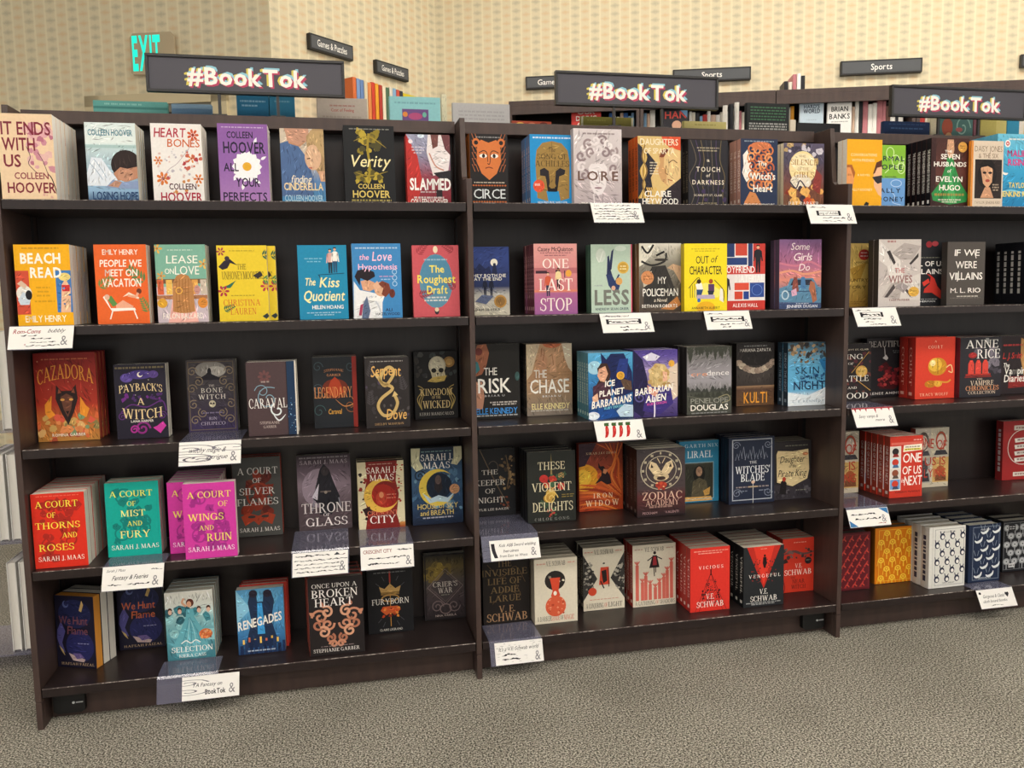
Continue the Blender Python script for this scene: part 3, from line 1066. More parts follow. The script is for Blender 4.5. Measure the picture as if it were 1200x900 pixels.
def cover_mesh(w, h, t, hard, base, spine, art, stitle='', scol='fff', back=None):
    mb = MB()
    ct = 0.0026 if hard else 0.0007
    x0, x1 = -w / 2, w / 2
    mb.box(x0, 0, 0, x1, ct, h, base)
    mb.box(x0, t - ct, 0, x1, t, h, back or spine)
    if hard:                                             # rounded back
        prof = [(x0, ct * .2)] + [(x0 - 0.0025 * math.sin(PI * k / 6), ct * .2 + (t - ct * .4) * k / 6) for k in range(1, 6)] + [(x0, t - ct * .2), (x0 + ct, t - ct * .2), (x0 + ct, ct * .2)]
        mb.prism(prof, 'z', 0.0002, h - 0.0002, spine)
    else:
        mb.box(x0, ct, 0, x0 + ct, t - ct, h, spine)
    z = 0.0
    last = None
    for p, c in art:
        if not isinstance(c, list):
            p = clip01(p)
            if len(p) < 3:
                continue
        if c != last:
            z += 0.000006
        last = c
        mb.poly([(x0 + q[0] * w, -0.00006 - z, q[1] * h) for q in p], c)
    if stitle == '~':                                     # marks too small to read
        rnd = random.Random(len(art))
        v = h * .86
        while v > h * .2:
            l = rnd.uniform(.006, .02)
            xx = x0 - (0.0027 if hard else 0.0002)
            mb.poly([(xx, t * .32, v - l), (xx, t * .32, v), (xx, t * .66, v), (xx, t * .66, v - l)], scol)
            v -= l + .005
    elif stitle:
        ps, Wt = text_polys(stitle, 0.01)
        L_ = h * 0.62
        hh = min(t * 0.5, 0.012)
        xx = x0 - (0.0027 if hard else 0.0002)
        for p in ps:
            mb.poly([(xx, t / 2 - (y - .5) * hh, h * .84 - x / Wt * L_) for x, y in p], scol)
        mb.poly([(xx, t * .3, h * .06), (xx, t * .3, h * .11), (xx, t * .7, h * .11), (xx, t * .7, h * .06)], scol)
    me = mb.mesh('cover', [PRINT])
    me['relief'] = z
    return me


def page_mesh(w, h, t, hard, col):
    mb = MB()
    ct = 0.0026 if hard else 0.0007
    i = 0.003 if hard else 0.0004
    x0, x1 = -w / 2 + ct + .0003, w / 2 - i
    if hard:                                             # hollow fore-edge
        prof = [(x0, ct + .0002)] + [(x1 - 0.0022 * math.sin(PI * k / 6), ct + .0002 + (t - 2 * ct - .0004) * k / 6) for k in range(7)] + [(x0, t - ct - .0002)]
        mb.prism(prof, 'z', i, h - i, col)
    else:
        mb.box(x0, ct + .0002, i, x1, t - ct - .0002, h - i, col)
    return mb.mesh('page_block', [PAPER])


def bk(key, t, n, base, spine, desc, art, hard=False, pages='e8e2d4', tilt=1.3, rot=0.0, dx=0.0, st='', sc='f2ece0', back=None, y=None, where=None, drow=0.0):
    row, x, yy, w, h = M[key]
    if y is not None:
        yy = y
    if key in PAINTED:
        art = painted(art, key)
    cm = cover_mesh(w, h, t, hard, base, spine, art, st, sc, back)
    pm = page_mesh(w, h, t, hard, pages)
    name = 'hardcover' if hard else 'paperback'
    bay = min(2, int(max(0, x) / W))
    group = 'face-out books on the %s shelf of the %s bookcase' % (SHELF[row], BAYS[bay])
    th = math.radians(-tilt)
    rz = math.radians(rot)
    rnd = random.Random(key)
    deep = t + h * math.sin(-th) + .0015
    yy = min(yy, BACK - deep) if not rot else yy
    for i in range(n):
        step = i * (t + 0.0005 + cm['relief'])
        jx = 0 if i == 0 else rnd.uniform(-0.0006, 0.0006)
        px = x - math.sin(rz) * step + (dx * i + jx)
        py = yy + math.cos(rz) * step / math.cos(th)
        if i and py + deep > BACK:
            break
        o = empty(name, (px, py, ZS[row] + t * math.sin(-th) + 0.0004), (th, 0, rz))
        if i == 0:
            lab = desc + ((where if where[0] == ',' else ' ' + where) if where else ', %s shelf, %s bookcase' % (SHELF[row], BAYS[bay]))
        else:
            lab = '%s copy behind the %s' % (ORD[i], desc)
        tag(o, lab, 'book', group)
        for nm, me in (('cover', cm), ('page_block', pm)):
            q = bpy.data.objects.new(nm, me)
            S.collection.objects.link(q)
            q.parent = o

WH = 'f3efe6'
# ---------------------------------------------------------------- top shelf
SANS = True
bk('itends', .0325, 6, 'e6c9a6', 'd9b79a', 'peach paperback with maroon letters and pink blossom',
   Z(34, .5, .34, 1, .88, .02, .06, ['c98a98', 'd9a3a8', 'b96f84', 'e0b4ae'], 1) + Z(14, .05, .02, .95, .14, .01, .02, ['d8a79a', 'deb89c'], 2)
   + ST([(.5, .62), (.56, .5), (.52, .42), (.6, .35), (.68, .3)], .008, '4a2b30') + ST([(.86, .3), (.93, .24), (1.0, .08), (1.02, -.02)], .012, '2c1a1e') + ST([(.7, .55), (.78, .46), (.86, .3)], .007, '4a2b30')
   + T('IT ENDS', .51, .83, .9, .15, '7d2336', .012) + T('WITH', .36, .645, .6, .145, '7d2336', .018) + T('US', .23, .45, .31, .14, '7d2336', .018)
   + T('COLLEEN', .56, .275, .62, .075, '8c3a48', .018) + T('HOOVER', .55, .135, .88, .12, '7d2336', .018), pages='f0ebe2', tilt=1.0)
bk('losing', .024, 4, 'c5d5dc', 'e7e9e8', 'pale blue paperback with a dark-haired head resting',
   GR([(0, '2f4d72'), (.14, '8fb2d0'), (.5, 'a9c0cc'), (.7, 'c3d6d8'), (.75, 'dfe8e6'), (1, 'd7e3e3')]) + R(0, .68, 1, .72, 'a8c4c4')
   + P([(0, .36), (.1, .56), (.3, .55), (.45, .4), (.6, .28), (.4, .2), (0, .2)], 'dde4ee') + ST([(.05, .5), (.2, .38), (.3, .28)], .01, '9fb4c8') + ST([(.15, .54), (.3, .4), (.38, .3)], .01, '9fb4c8')
   + E(.78, .47, .3, .19, '2a1d1b') + P([(.52, .36), (.6, .27), (.86, .27), (1, .3), (1, .45), (.8, .42), (.66, .44)], 'b98468') + E(.76, .34, .16, .085, 'c08d72') + ST([(.66, .36), (.72, .37)], .012, '3a2420') + ST([(.84, .34), (.9, .36)], .012, '3a2420')
   + P([(.35, .18), (.5, .28), (.7, .25), (1, .27), (1, .16)], '8a9cc0') + P([(.4, .2), (.55, .27), (.68, .25), (.6, .18)], 'b98b72')
   + T('COLLEEN HOOVER', .5, .875, .88, .075, '4f8494', .018) + T('LOSING HOPE', .54, .075, .9, .10, '1f3d68', .018), st='LOSING HOPE', sc='357')
bk('heart', .024, 4, 'e9e4e0', 'e9e4e0', 'white paperback with orange blooms and crimson lettering',
   Z(40, .1, .3, .9, .72, .006, .022, ['c9c4c8', 'd8b9b0', 'b9b2ba'], 3) + FL(.12, .53, .06, 6, 'd9823c', 'b0562a') + FL(.2, .3, .09, 7, 'd8762e', '9a4426') + FL(.83, .86, .08, 7, 'c9552f', '8c3020') + FL(.78, .56, .06, 5, 'd98a3c', 'b05a28')
   + FL(.9, .3, .07, 6, 'd57a3a', '9a4426') + Z(12, .55, .42, .98, .64, .01, .03, ['b03a40', 'c4604a'], 4) + Z(10, .1, .1, .9, .32, .01, .025, ['cf8a50', 'b85050'], 5)
   + ST([(.1, .2), (.3, .4), (.5, .5), (.75, .7), (.85, .82)], .006, 'a8929a')
   + T('HEART', .38, .885, .62, .115, 'b02a40', .014, sh=.15) + T('BONES', .64, .755, .64, .10, 'c9602c', .006, sh=.1) + T('COLLEEN', .58, .2, .54, .075, '4a2430', .018) + T('HOOVER', .55, .065, .82, .115, 'a82038', .018))
bk('perfects', .024, 4, '9468a8', 'dcd3dc', 'purple paperback with a white daisy',
   GR([(0, 'a77ab4'), (.5, '8d5fa4'), (1, '8a5aa0')]) + FL(.56, .46, .2, 14, 'f4f1f4', 'd9a028') + E(.56, .46, .09, .055, 'e0a82c') + LEAF(.28, .28, .12, .05, 1.0, 'f0edf2') + LEAF(.7, .3, .1, .04, -.6, 'f0edf2') + LEAF(.72, .74, .1, .04, 1.2, 'e8e4ee') + LEAF(.45, .16, .1, .04, 1.4, 'eee') + LEAF(.84, .55, .09, .035, .5, 'f0edf2')
   + ML(.5, .955, .84, .012, 'd8c4dc') + T('COLLEEN', .44, .86, .52, .08, '241a34', .018) + T('HOOVER', .52, .7, .84, .14, '241a34', .018) + T('ALL', .24, .45, .3, .1, '241a34', .018) + T('YOUR', .56, .26, .48, .11, '241a34', .018) + T('PERFECTS', .5, .075, .88, .11, '241a34', .012))
bk('cinder', .024, 4, '5f83b0', 'd8cfc6', 'blue paperback with a sweatered man and fair woman',
   GR([(0, '3f86b4'), (.3, '5a7fae'), (.6, 'c7b7a4'), (1, 'cabba8')]) + P([(0, .1), (0, .8), (.3, .86), (.62, .6), (.75, .3), (.7, .1)], '4d6894') + P([(.12, .96), (.2, .8), (.45, .76), (.62, .84), (.66, 1), (.1, 1)], 'b98868') + P([(.12, 1), (.16, .84), (.4, .78), (.66, .86), (.66, 1)], 'c09078')
   + P([(.6, .9), (.75, 1), (1, 1), (1, .3), (.9, .36), (.62, .62)], 'a98a62') + E(.74, .62, .19, .17, 'd5ac8c') + P([(.6, .8), (.75, .84), (1, .6), (1, .98), (.7, .98)], 'b89a6c') + ST([(.6, .6), (.68, .61)], .014, '5a3a28') + ST([(.64, .48), (.72, .48)], .016, 'b05a50') + P([(.85, .44), (1, .44), (1, .3), (.9, .3)], 'cfa07f')
   + T('finding', .46, .33, .46, .1, 'efe6cc', .0, sh=.3) + T('CINDERELLA', .5, .23, .9, .095, 'e9d3a0', .018) + T('COLLEEN HOOVER', .5, .075, .88, .08, 'a8cbdc', .018))
bk('verity', .027, 3, '17181b', '101114', 'charcoal paperback with gold smoke and script title',
   Z(26, .3, .66, .72, .94, .02, .06, ['8c7a24', 'b79f35', '6d5f22', '4a4420'], 6, k=9) + Z(20, .24, .28, .72, .45, .02, .05, ['8c7a24', 'b79f35', '5a5020'], 7, k=9) + ST([(.5, .9), (.47, .7), (.5, .5), (.47, .3)], .03, '9c8628')
   + ST([(.2, .8), (.5, .86), (.84, .72)], .014, 'a08a2c', taper=True) + ST([(.22, .4), (.5, .36), (.86, .42)], .014, 'a08a2c', taper=True)
   + T('Verity', .52, .55, .8, .15, 'efe0a8', .004, sh=.35)
   + T('COLLEEN', .52, .225, .52, .06, 'd9c067', .018) + T('HOOVER', .52, .125, .74, .09, 'd9c067', .018) + ML(.52, .955, .8, .014, '8f8f88') + ML(.52, .045, .78, .022, 'b8a75a'))
bk('slammed', .024, 2, '8a8494', 'c03028', 'red and grey paperback with a pale dancer',
   GR([(0, '8a2430'), (.4, '8f3a48'), (.7, '8a86a0'), (1, '9a9cb4')]) + P([(0, 1), (.25, .7), (.35, .3), (.2, 0), (0, 0)], 'b8302c') + P([(.5, 1), (.46, .75), (.6, .42), (.95, .5), (1, .7), (1, 1)], 'e6dcdc') + P([(.8, 1), (1, 1), (1, .72), (.88, .8)], '6a3a3e') + P([(.56, 1), (.6, .8), (.72, .84), (.74, 1)], '70423e') + ST([(.52, .74), (.66, .56), (.85, .5)], .02, 'c28a78') + P([(.6, .46), (1, .5), (1, .34), (.75, .38)], '242026') + E(.34, .98, .08, .03, 'd8e8f4') + E(.1, .9, .05, .03, 'e8dce0')
   + ML(.27, .82, .3, .02, 'd8d0dc') + ML(.27, .78, .28, .02, 'd8d0dc') + ML(.27, .74, .2, .02, 'd8d0dc') + T('SLAMMED', .53, .3, .94, .16, 'f6f2ee', .03) + ML(.55, .19, .5, .02, 'd8c8c8') + R(.66, .12, .8, .22, '2a2024') + ML(.5, .11, .7, .025, 'e8dcd8') + T('COLLEEN HOOVER', .5, .045, .86, .09, 'efe6e0', .018))
SANS = False
o_ = 'd4773c'
bk('circe', .03, 3, '201c1d', 'd07a3e', 'black hardcover with a copper mask-like face',
   sum([ST([(x, .92 - .5 * k / 6 + .08), (x + .07, .9 - .5 * k / 6 + .0)], .03, o_, taper=True) + ST([(1 - x, .92 - .5 * k / 6 + .08), (.93 - x, .9 - .5 * k / 6)], .03, o_, taper=True) for k in range(6) for x in (.06, .15)], [])
   + P([(.2, .86), (.3, .92), (.5, .88), (.7, .92), (.8, .86), (.82, .62), (.7, .46), (.5, .37), (.3, .46), (.18, .62)], o_) + E(.17, .88, .1, .06, o_) + E(.83, .88, .1, .06, o_) + E(.17, .88, .055, .03, '201c1d') + E(.83, .88, .055, .03, '201c1d')
   + ST([(.24, .74), (.36, .77), (.45, .74), (.47, .62)], .012, '2a1a18') + ST([(.76, .74), (.64, .77), (.55, .74), (.53, .62), (.5, .585), (.46, .6)], .012, '2a1a18') + E(.35, .7, .1, .028, WH) + E(.65, .7, .1, .028, WH) + E(.36, .7, .04, .028, '2a1a18') + E(.64, .7, .04, .028, '2a1a18') + ST([(.4, .53), (.5, .545), (.6, .53)], .014, '6e2f1c')
   + sum([E(.08 + .07 * k, y, .03, .012, 'b9622f', 8) for k in range(13) for y in (.295, .07)], []) + ML(.5, .955, .66, .014, 'aaa') + ML(.5, .335, .8, .016, 'd8cbb8') + T('CIRCE', .5, .18, .84, .13, 'dfe3e4', .0) + ML(.5, .03, .84, .02, 'a05a30'), hard=True, pages='d9823c')
bk('achilles', .027, 4, '1c8ccb', '5f7ba8', 'bright blue paperback with a bronze helmet',
   P([(.12, .62), (.15, .78), (.28, .88), (.5, .91), (.72, .88), (.86, .78), (.9, .62), (.88, .1), (.68, .06), (.64, .2), (.36, .2), (.4, .05), (.15, .1)], '98793f') + ST([(.5, .9), (.5, .62)], .01, '7d6232') + P([(.22, .5), (.32, .53), (.43, .48), (.45, .34), (.39, .2), (.61, .2), (.55, .34), (.57, .48), (.68, .53), (.8, .5), (.78, .44), (.66, .41), (.62, .28), (.6, .19), (.4, .19), (.38, .28), (.34, .41), (.22, .42)], '201c22') + P([(.42, .48), (.5, .5), (.58, .48), (.55, .24), (.45, .24)], '8f7038')
   + E(.19, .27, .13, .09, 'd9502f') + T('BOOK', .16, .29, .12, .03, 'f8e8e0') + ML(.5, .955, .86, .022, 'e8f2f8') + T('The', .5, .79, .16, .07, '5a4420', .0, sh=.3) + T('SONG OF', .5, .69, .68, .075, '54401c', .01) + T('ACHILLES', .5, .59, .78, .085, '54401c', .01) + T('MADELINE MILLER', .5, .03, .68, .045, WH, .01), st='THE SONG OF ACHILLES', sc='e9d0c8')
bk('lore', .03, 1, 'cabfc0', 'b9aeb0', 'pale stone-grey hardcover with a snake-haired statue',
   GR([(0, 'b5a6a8'), (.4, 'c3b7b8'), (1, 'd4cacb')]) + sum([SWIRL(.5 + .36 * math.cos(a) * q, .58 + .25 * math.sin(a) * q, .07, .03, c, 1.1, a * 2.0, 1 if i % 2 else -1) for i, (a, q, c) in enumerate([(2.9, 1, '8f7d80'), (2.5, 1, 'e6dede'), (2.1, 1.05, '9a888a'), (1.7, 1.1, 'e2d8d9'), (1.3, 1.1, '8f7d80'), (.9, 1.05, 'e6dede'), (.5, 1, '9d8c8e'), (.1, 1, 'e2d8d9'), (-.4, 1, '8f7d80'), (3.5, 1, 'ded4d5'), (2.3, .6, '9a888a'), (1.5, .65, 'dcd2d3'), (.8, .6, '8f7d80'), (-.7, 1.1, 'dcd2d3'), (3.9, 1.1, '8f7d80')])], [])
   + P([(.3, .48), (.36, .54), (.64, .54), (.7, .48), (.66, .24), (.58, .14), (.5, .12), (.42, .14), (.34, .24)], 'e3dadb') + ST([(.5, .45), (.53, .3), (.48, .29)], .012, 'a08f92') + E(.5, .22, .08, .014, '9a7f84') + ST([(.4, .14), (.42, .02)], .02, 'd8cecf') + ST([(.6, .14), (.58, .02)], .02, 'a89a9c')
   + T('LORE', .5, .38, .84, .12, '6d5148', .02, gap=.3) + ML(.52, .935, .66, .022, '7d6c6e') + ML(.25, .02, .2, .02, WH), hard=True)
bk('sparta', .026, 3, 'd8b878', 'd8622a', 'tan and black paperback with two profile faces',
   P([(0, .9), (.25, .75), (.45, .6), (.3, .4), (.35, .2), (.2, 0), (0, 0)], '24202a') + sum([ST([(.02 + .03 * k, .98 - .02 * k), (.2 - .02 * k, .7), (.06 + .03 * k, .5), (.16 - .01 * k, .3), (.02 + .04 * k, .1)], .022, ['c9a24c', 'e2c27c', '8a6a34'][k % 3]) for k in range(6)], [])
   + P([(.55, 1), (1, 1), (1, .8), (.75, .84), (.6, .92)], 'd8502c') + P([(.47, .76), (.52, .62), (.45, .5), (.55, .36), (.7, .28), (.62, .7)], 'c99a68') + P([(.62, .82), (.8, .85), (.98, .78), (.98, .42), (.82, .24), (.66, .32), (.68, .5), (.6, .56)], 'ddbb84') + ST([(.72, .62), (.82, .66), (.92, .62)], .012, '5a3a20') + ST([(.66, .58), (.64, .48), (.7, .45)], .012, '7a5230') + ST([(.7, .38), (.8, .36)], .016, 'a05a38') + P([(.5, .7), (.56, .8), (.75, .84), (.6, .7)], '7a3a24')
   + P([(.6, .2), (1, .4), (1, 0), (.5, 0)], '2a2228') + sum([ST([(.2 + .05 * k, .26), (.24 + .05 * k, .18), (.2 + .06 * k, .06)], .02, 'd8b060') for k in range(5)], []) + T('DAUGHTERS', .5, .92, .88, .09, 'f0e4c8', .008) + T('OF SPARTA', .5, .79, .72, .08, 'f0e4c8', .004) + sum([ML(.38, .62 - .04 * k, .2, .018, 'e0d4bc') for k in range(5)], []) + T('CLAIRE', .46, .17, .62, .085, WH, .014) + T('HEYWOOD', .52, .06, .84, .085, WH, .014), st='DAUGHTERS OF SPARTA', sc='201c20')
bk('touch', .022, 2, '26242a', '16151a', 'black paperback veined with gold and violet',
   sum([ST([(.05 + .13 * k, 1), (.2 + .1 * k, .7), (.02 + .15 * k, .45), (.15 + .12 * k, .2), (.05 + .14 * k, 0)], .012, ['5f5548', '4b3a5c', '6d5f40', '3c3a44'][k % 4], 4) for k in range(7)], []) + Z(16, .3, .1, .95, .6, .01, .04, ['3e2f52', '52406a', '33303a'], 8)
   + ML(.5, .88, .56, .02, 'b0a488') + ML(.5, .84, .5, .02, 'b0a488') + T('a', .5, .7, .07, .05, 'e2d6c0') + T('TOUCH', .5, .56, .6, .07, 'e6dac6', .012, gap=.35) + T('of', .5, .47, .1, .05, 'e2d6c0', sh=.2) + T('DARKNESS', .5, .365, .8, .065, 'e6dac6', .014, gap=.3) + T('SCARLETT ST. CLAIR', .5, .17, .72, .03, 'cfc4b0') + ML(.5, .05, .5, .02, '8f8468'), st='A TOUCH OF DARKNESS', sc='8c8270')
bk('witchs', .024, 3, '26324e', 'b98a7c', 'navy paperback with coiled copper hair profile',
   P([(.06, .76), (.18, .84), (.3, .6), (.26, .42), (.16, .36), (.1, .42), (.04, .5), (.08, .6)], 'efe6dc') + P([(.1, .06), (.25, .22), (.4, .2), (.6, 0), (.1, 0)], 'cf8650') + sum([SWIRL(.3 + .16 * (k % 4), .86 - .13 * (k // 4) - .02 * (k % 2), .085, .026, ['d07a44', 'e09a62', 'b8603a'][k % 3], 1.3, k * 1.1, 1 if k % 2 else -1) for k in range(20)], []) + E(.55, .9, .28, .06, 'c9744a')
   + T('The', .58, .64, .26, .07, WH, .006, sh=.2) + T("Witch's", .6, .45, .68, .1, WH, .02) + T('Heart', .6, .27, .52, .1, WH, .02) + ML(.5, .965, .8, .018, '9ab') + T('GENEVIEVE GORNICHEC', .5, .025, .84, .035, WH), st="THE WITCH'S HEART", sc='f0e2d8')
bk('silence', .02, 2, '5c5262', 'e0d4bc', 'paperback with flames and a pale cameo centre',
   GR([(0, '6e4a34'), (.3, '7c4a3c'), (.7, '4e4658'), (1, '5a5268')]) + Z(20, 0, .72, 1, 1, .02, .06, ['c9c2cc', '8d7f96', '3c3648', 'b79a6a'], 9) + E(.47, .62, .34, .26, 'efd9a0') + E(.47, .7, .3, .14, 'f2e2b8') + E(.42, .4, .26, .12, 'e8dcc8') + Z(16, .1, .05, .95, .32, .03, .08, ['c9502a', 'e08038', '8a3424', 'e9b060', '3c2c38'], 10) + ST([(.15, .4), (.3, .3), (.4, .42), (.55, .3)], .02, '3a3040') + P([(.8, .6), (.95, .5), (.9, .2), (.7, .3)], '8c3a34')
   + T('THE', .46, .8, .16, .035, '9a6a30') + T('SILENCE', .5, .705, .66, .085, 'a8752c', .01) + T('OF THE', .48, .6, .28, .045, 'a8752c') + T('GIRLS', .5, .51, .5, .085, 'a8752c', .01) + T('PAT BARKER', .5, .055, .76, .07, WH, .012))
SANS = True
bk('convers', .024, 2, 'ecaa1c', 'e8e0d4', 'mustard paperback with a face in dark sunglasses',
   P([(0, .62), (.12, .6), (.22, .45), (.14, .2), (0, .12)], 'e2975a') + P([(0, .62), (.14, .62), (.24, .5), (.2, .42), (.1, .58), (0, .58)], 'a8602c') + ML(.08, .47, .1, .03, 'b06a3a') + P([(1, .7), (.86, .66), (.76, .5), (.78, .3), (.9, .18), (1, .14)], 'e9b58e') + P([(1, .7), (.84, .66), (.74, .48), (.8, .5), (.86, .58), (1, .6)], '5a3020') + P([(.72, .44), (1, .47), (1, .36), (.88, .34), (.8, .38)], '2c2a30') + P([(.5, .03), (.56, .07), (.64, .05), (.62, 0), (.5, 0)], '222')
   + T('CONVERSATIONS', .48, .77, .74, .04, 'f6e6bc', .0, gap=.2) + T('WITH FRIENDS', .46, .69, .64, .04, 'f6e6bc', .0, gap=.2) + T('A NOVEL', .48, .47, .36, .03, 'f6e6bc', .0, gap=.3) + T('SALLY ROONEY', .42, .25, .62, .036, 'f6e6bc', .0, gap=.2), y=.035)
bk('normal', .024, 1, '6f9fd8', '3a78b8', 'half green half blue paperback with white line drawing',
   R(0, .48, 1, 1, '84ba38') + R(0, 0, 1, .48, '6c9ed6') + sum([RING(.62 + .14 * k, .88 - .12 * k, .1, .09, .012, 'd8e8b0') for k in range(3)], []) + ST([(.5, .56), (.7, .66), (.9, .6), (.96, .8)], .012, 'd8e8b0') + ST([(.6, .3), (.75, .2), (.7, .1), (.9, .06)], .012, 'b8d4f0') + RING(.78, .4, .14, .06, .012, 'b8d4f0')
   + T('NORMAL', .55, .79, .84, .075, '14203c', .02, gap=.3) + T('PEOPLE', .55, .655, .76, .075, '14203c', .02, gap=.3) + T('A NOVEL', .6, .5, .4, .025, '14203c') + T('SALLY', .58, .285, .62, .07, '14203c', .02, gap=.3) + T('ROONEY', .58, .15, .78, .07, '14203c', .02, gap=.3), y=.095)
bk('evelyn', .022, 5, '54302a', '17151a', 'brown paperback with a figure in a green gown',
   GR([(0, '3a2422'), (.5, '5c332c'), (1, '442824')]) + R(0, 0, .12, 1, '3a2020') + P([(.42, .72), (.58, .72), (.62, .6), (.8, .34), (1, .18), (.95, .08), (.5, .04), (.06, .1), (.02, .2), (.24, .36), (.38, .6)], '2f8a48') + P([(.5, .6), (.6, .3), (.7, .06), (.45, .06)], '47a860') + P([(.44, .5), (.34, .3), (.2, .1), (.3, .08)], '1f6a38') + P([(.42, .98), (.58, .98), (.6, .84), (.56, .72), (.44, .72), (.4, .84)], 'c99a78') + E(.82, .875, .12, .075, 'd9a04c') + ML(.82, .89, .14, .016, '8a5a20') + ML(.82, .86, .12, .016, '8a5a20')
   + T('THE', .45, .81, .2, .035, WH) + T('SEVEN', .5, .735, .5, .07, WH, .02) + T('HUSBANDS', .5, .625, .86, .065, WH, .02) + T('of', .48, .53, .1, .05, WH, sh=.3) + T('EVELYN', .48, .41, .7, .075, WH, .02) + T('HUGO', .5, .285, .56, .075, WH, .02) + ML(.5, .185, .8, .035, 'b98a48') + ML(.5, .11, .6, .02, 'e8dcd0') + ML(.5, .08, .4, .02, 'e8dcd0'), st='THE SEVEN HUSBANDS OF EVELYN HUGO', sc='efe9e2')
bk('daisy', .012, 1, 'd9c8b4', 'e08a30', 'tan paperback with a photo of a dark-haired singer',
   R(0, 0, .06, 1, 'dc8c38') + R(.12, .13, .96, .72, '2a201e') + E(.5, .48, .3, .2, '1a1414') + P([(.3, .58), (.4, .66), (.6, .66), (.68, .56), (.66, .38), (.52, .28), (.38, .36)], 'd2a07c') + P([(.26, .64), (.34, .6), (.52, .62), (.68, .58), (.74, .64), (.6, .72), (.4, .72)], '17100f') + E(.42, .52, .06, .018, '201414') + E(.6, .52, .06, .018, '201414') + E(.52, .4, .07, .022, 'a8483c') + P([(.44, .3), (.6, .3), (.72, .14), (.3, .14)], 'c99674') + ML(.78, .34, .2, .02, 'c8b49c') + ML(.78, .3, .2, .02, 'c8b49c') + ML(.78, .26, .16, .02, 'c8b49c')
   + T('DAISY JONES', .53, .88, .86, .085, '8a7460', .0) + T('& THE SIX', .53, .775, .62, .07, '8a7460', .0) + T('TAYLOR JENKINS REID', .53, .07, .8, .04, '9a8470', .0), y=.03)
bk('malibu', .028, 4, '3fa6d0', '63b4d4', 'large turquoise paperback with magenta title letters',
   GR([(0, '1f7fb4'), (.5, '3a9fcc'), (1, '6fc0dc')]) + ST([(.1, .5), (.22, .46), (.3, .47)], .03, 'f2f0ec', taper=True) + E(.27, .87, .075, .05, 'f0ece8') + E(.27, .87, .045, .03, 'c03040') + E(.27, .87, .02, .013, WH) + ST([(0, .2), (.4, .24), (.8, .2), (1, .25)], .02, '7fc8e0') + T('MALIBU', .6, .74, .66, .085, 'd8307c', .02) + T('RISING', .58, .62, .58, .085, 'd8307c', .02) + T('TAYLOR', .58, .31, .5, .07, 'f2dc6c', .018) + T('JENKINS REID', .56, .19, .86, .07, 'f2dc6c', .02) + ML(.6, .93, .6, .02, WH), y=.055)
# ---------------------------------------------------------------- second shelf
bk('beach', .03, 5, 'efae16', 'b88a3c', 'yellow paperback with a bather on a blue towel',
   R(0, .14, .24, .68, 'cf4f38') + R(.72, .16, 1, .68, '3f78b8') + P([(.78, .16), (.82, .5), (.9, .58), (.98, .46), (.96, .16)], 'e8b894') + E(.88, .6, .11, .05, 'e9d07a') + P([(.82, .5), (.97, .5), (.96, .42), (.83, .42)], 'c83030') + E(.14, .4, .14, .1, 'e8e4dc') + P([(.02, .32), (.12, .42), (.26, .36), (.22, .26), (.06, .26)], 'c8d4e0') + E(.22, .38, .06, .06, '1c1a1e') + P([(.02, .52), (.1, .56), (.2, .5), (.16, .46)], 'd8b8a0') + Z(6, .74, .2, 1, .66, .008, .015, ['2f62a0', '6a9ad0'], 11)
   + ML(.48, .955, .66, .018, 'b5801c') + T('BEACH', .47, .83, .72, .12, 'f6f0e4', .03) + T('READ', .55, .655, .56, .12, 'f6f0e4', .03) + ML(.48, .47, .24, .02, 'c68e18') + ML(.48, .42, .2, .02, 'c68e18') + ML(.48, .37, .24, .02, 'c68e18') + ML(.5, .3, .36, .02, 'c68e18') + T('EMILY HENRY', .5, .085, .74, .08, 'fdf0d0', .012), pages='f0ece4')
bk('vacation', .026, 2, 'e5652a', 'd05a28', 'orange paperback with a sunbather on a lounger',
   FROND(.98, .5, .28, 2.4, '5f7f4a') + FROND(.02, .45, .22, .6, '6f8a4a') + FROND(1.0, .12, .2, 2.0, '6a8a4c') + P([(.16, .36), (.26, .2), (.72, .2), (.74, .17), (.28, .16), (.12, .34)], 'f4efe6') + ST([(.3, .18), (.24, .06)], .016, 'f4efe6') + ST([(.7, .18), (.76, .06)], .016, 'f4efe6') + P([(.2, .32), (.3, .22), (.4, .24), (.28, .36)], '5a8a48') + P([(.36, .24), (.5, .3), (.7, .22), (.68, .2), (.36, .2)], 'eaa98c') + E(.2, .34, .05, .035, 'e0b098') + P([(.5, .34), (.6, .36), (.8, .31), (.82, .33), (.62, .4)], 'f0dcc8') + E(.82, .41, .05, .035, '6a3420') + ST([(.8, .39), (.74, .34), (.6, .36)], .03, 'e8a684')
   + T('EMILY HENRY', .5, .905, .68, .065, 'f8ece0', .01) + T('PEOPLE WE', .5, .765, .8, .085, 'f8ece0', .016, sh=.08) + T('MEET ON', .5, .645, .62, .085, 'f8ece0', .016, sh=.08) + T('VACATION', .5, .52, .74, .1, 'f8ece0', .016, sh=.08))
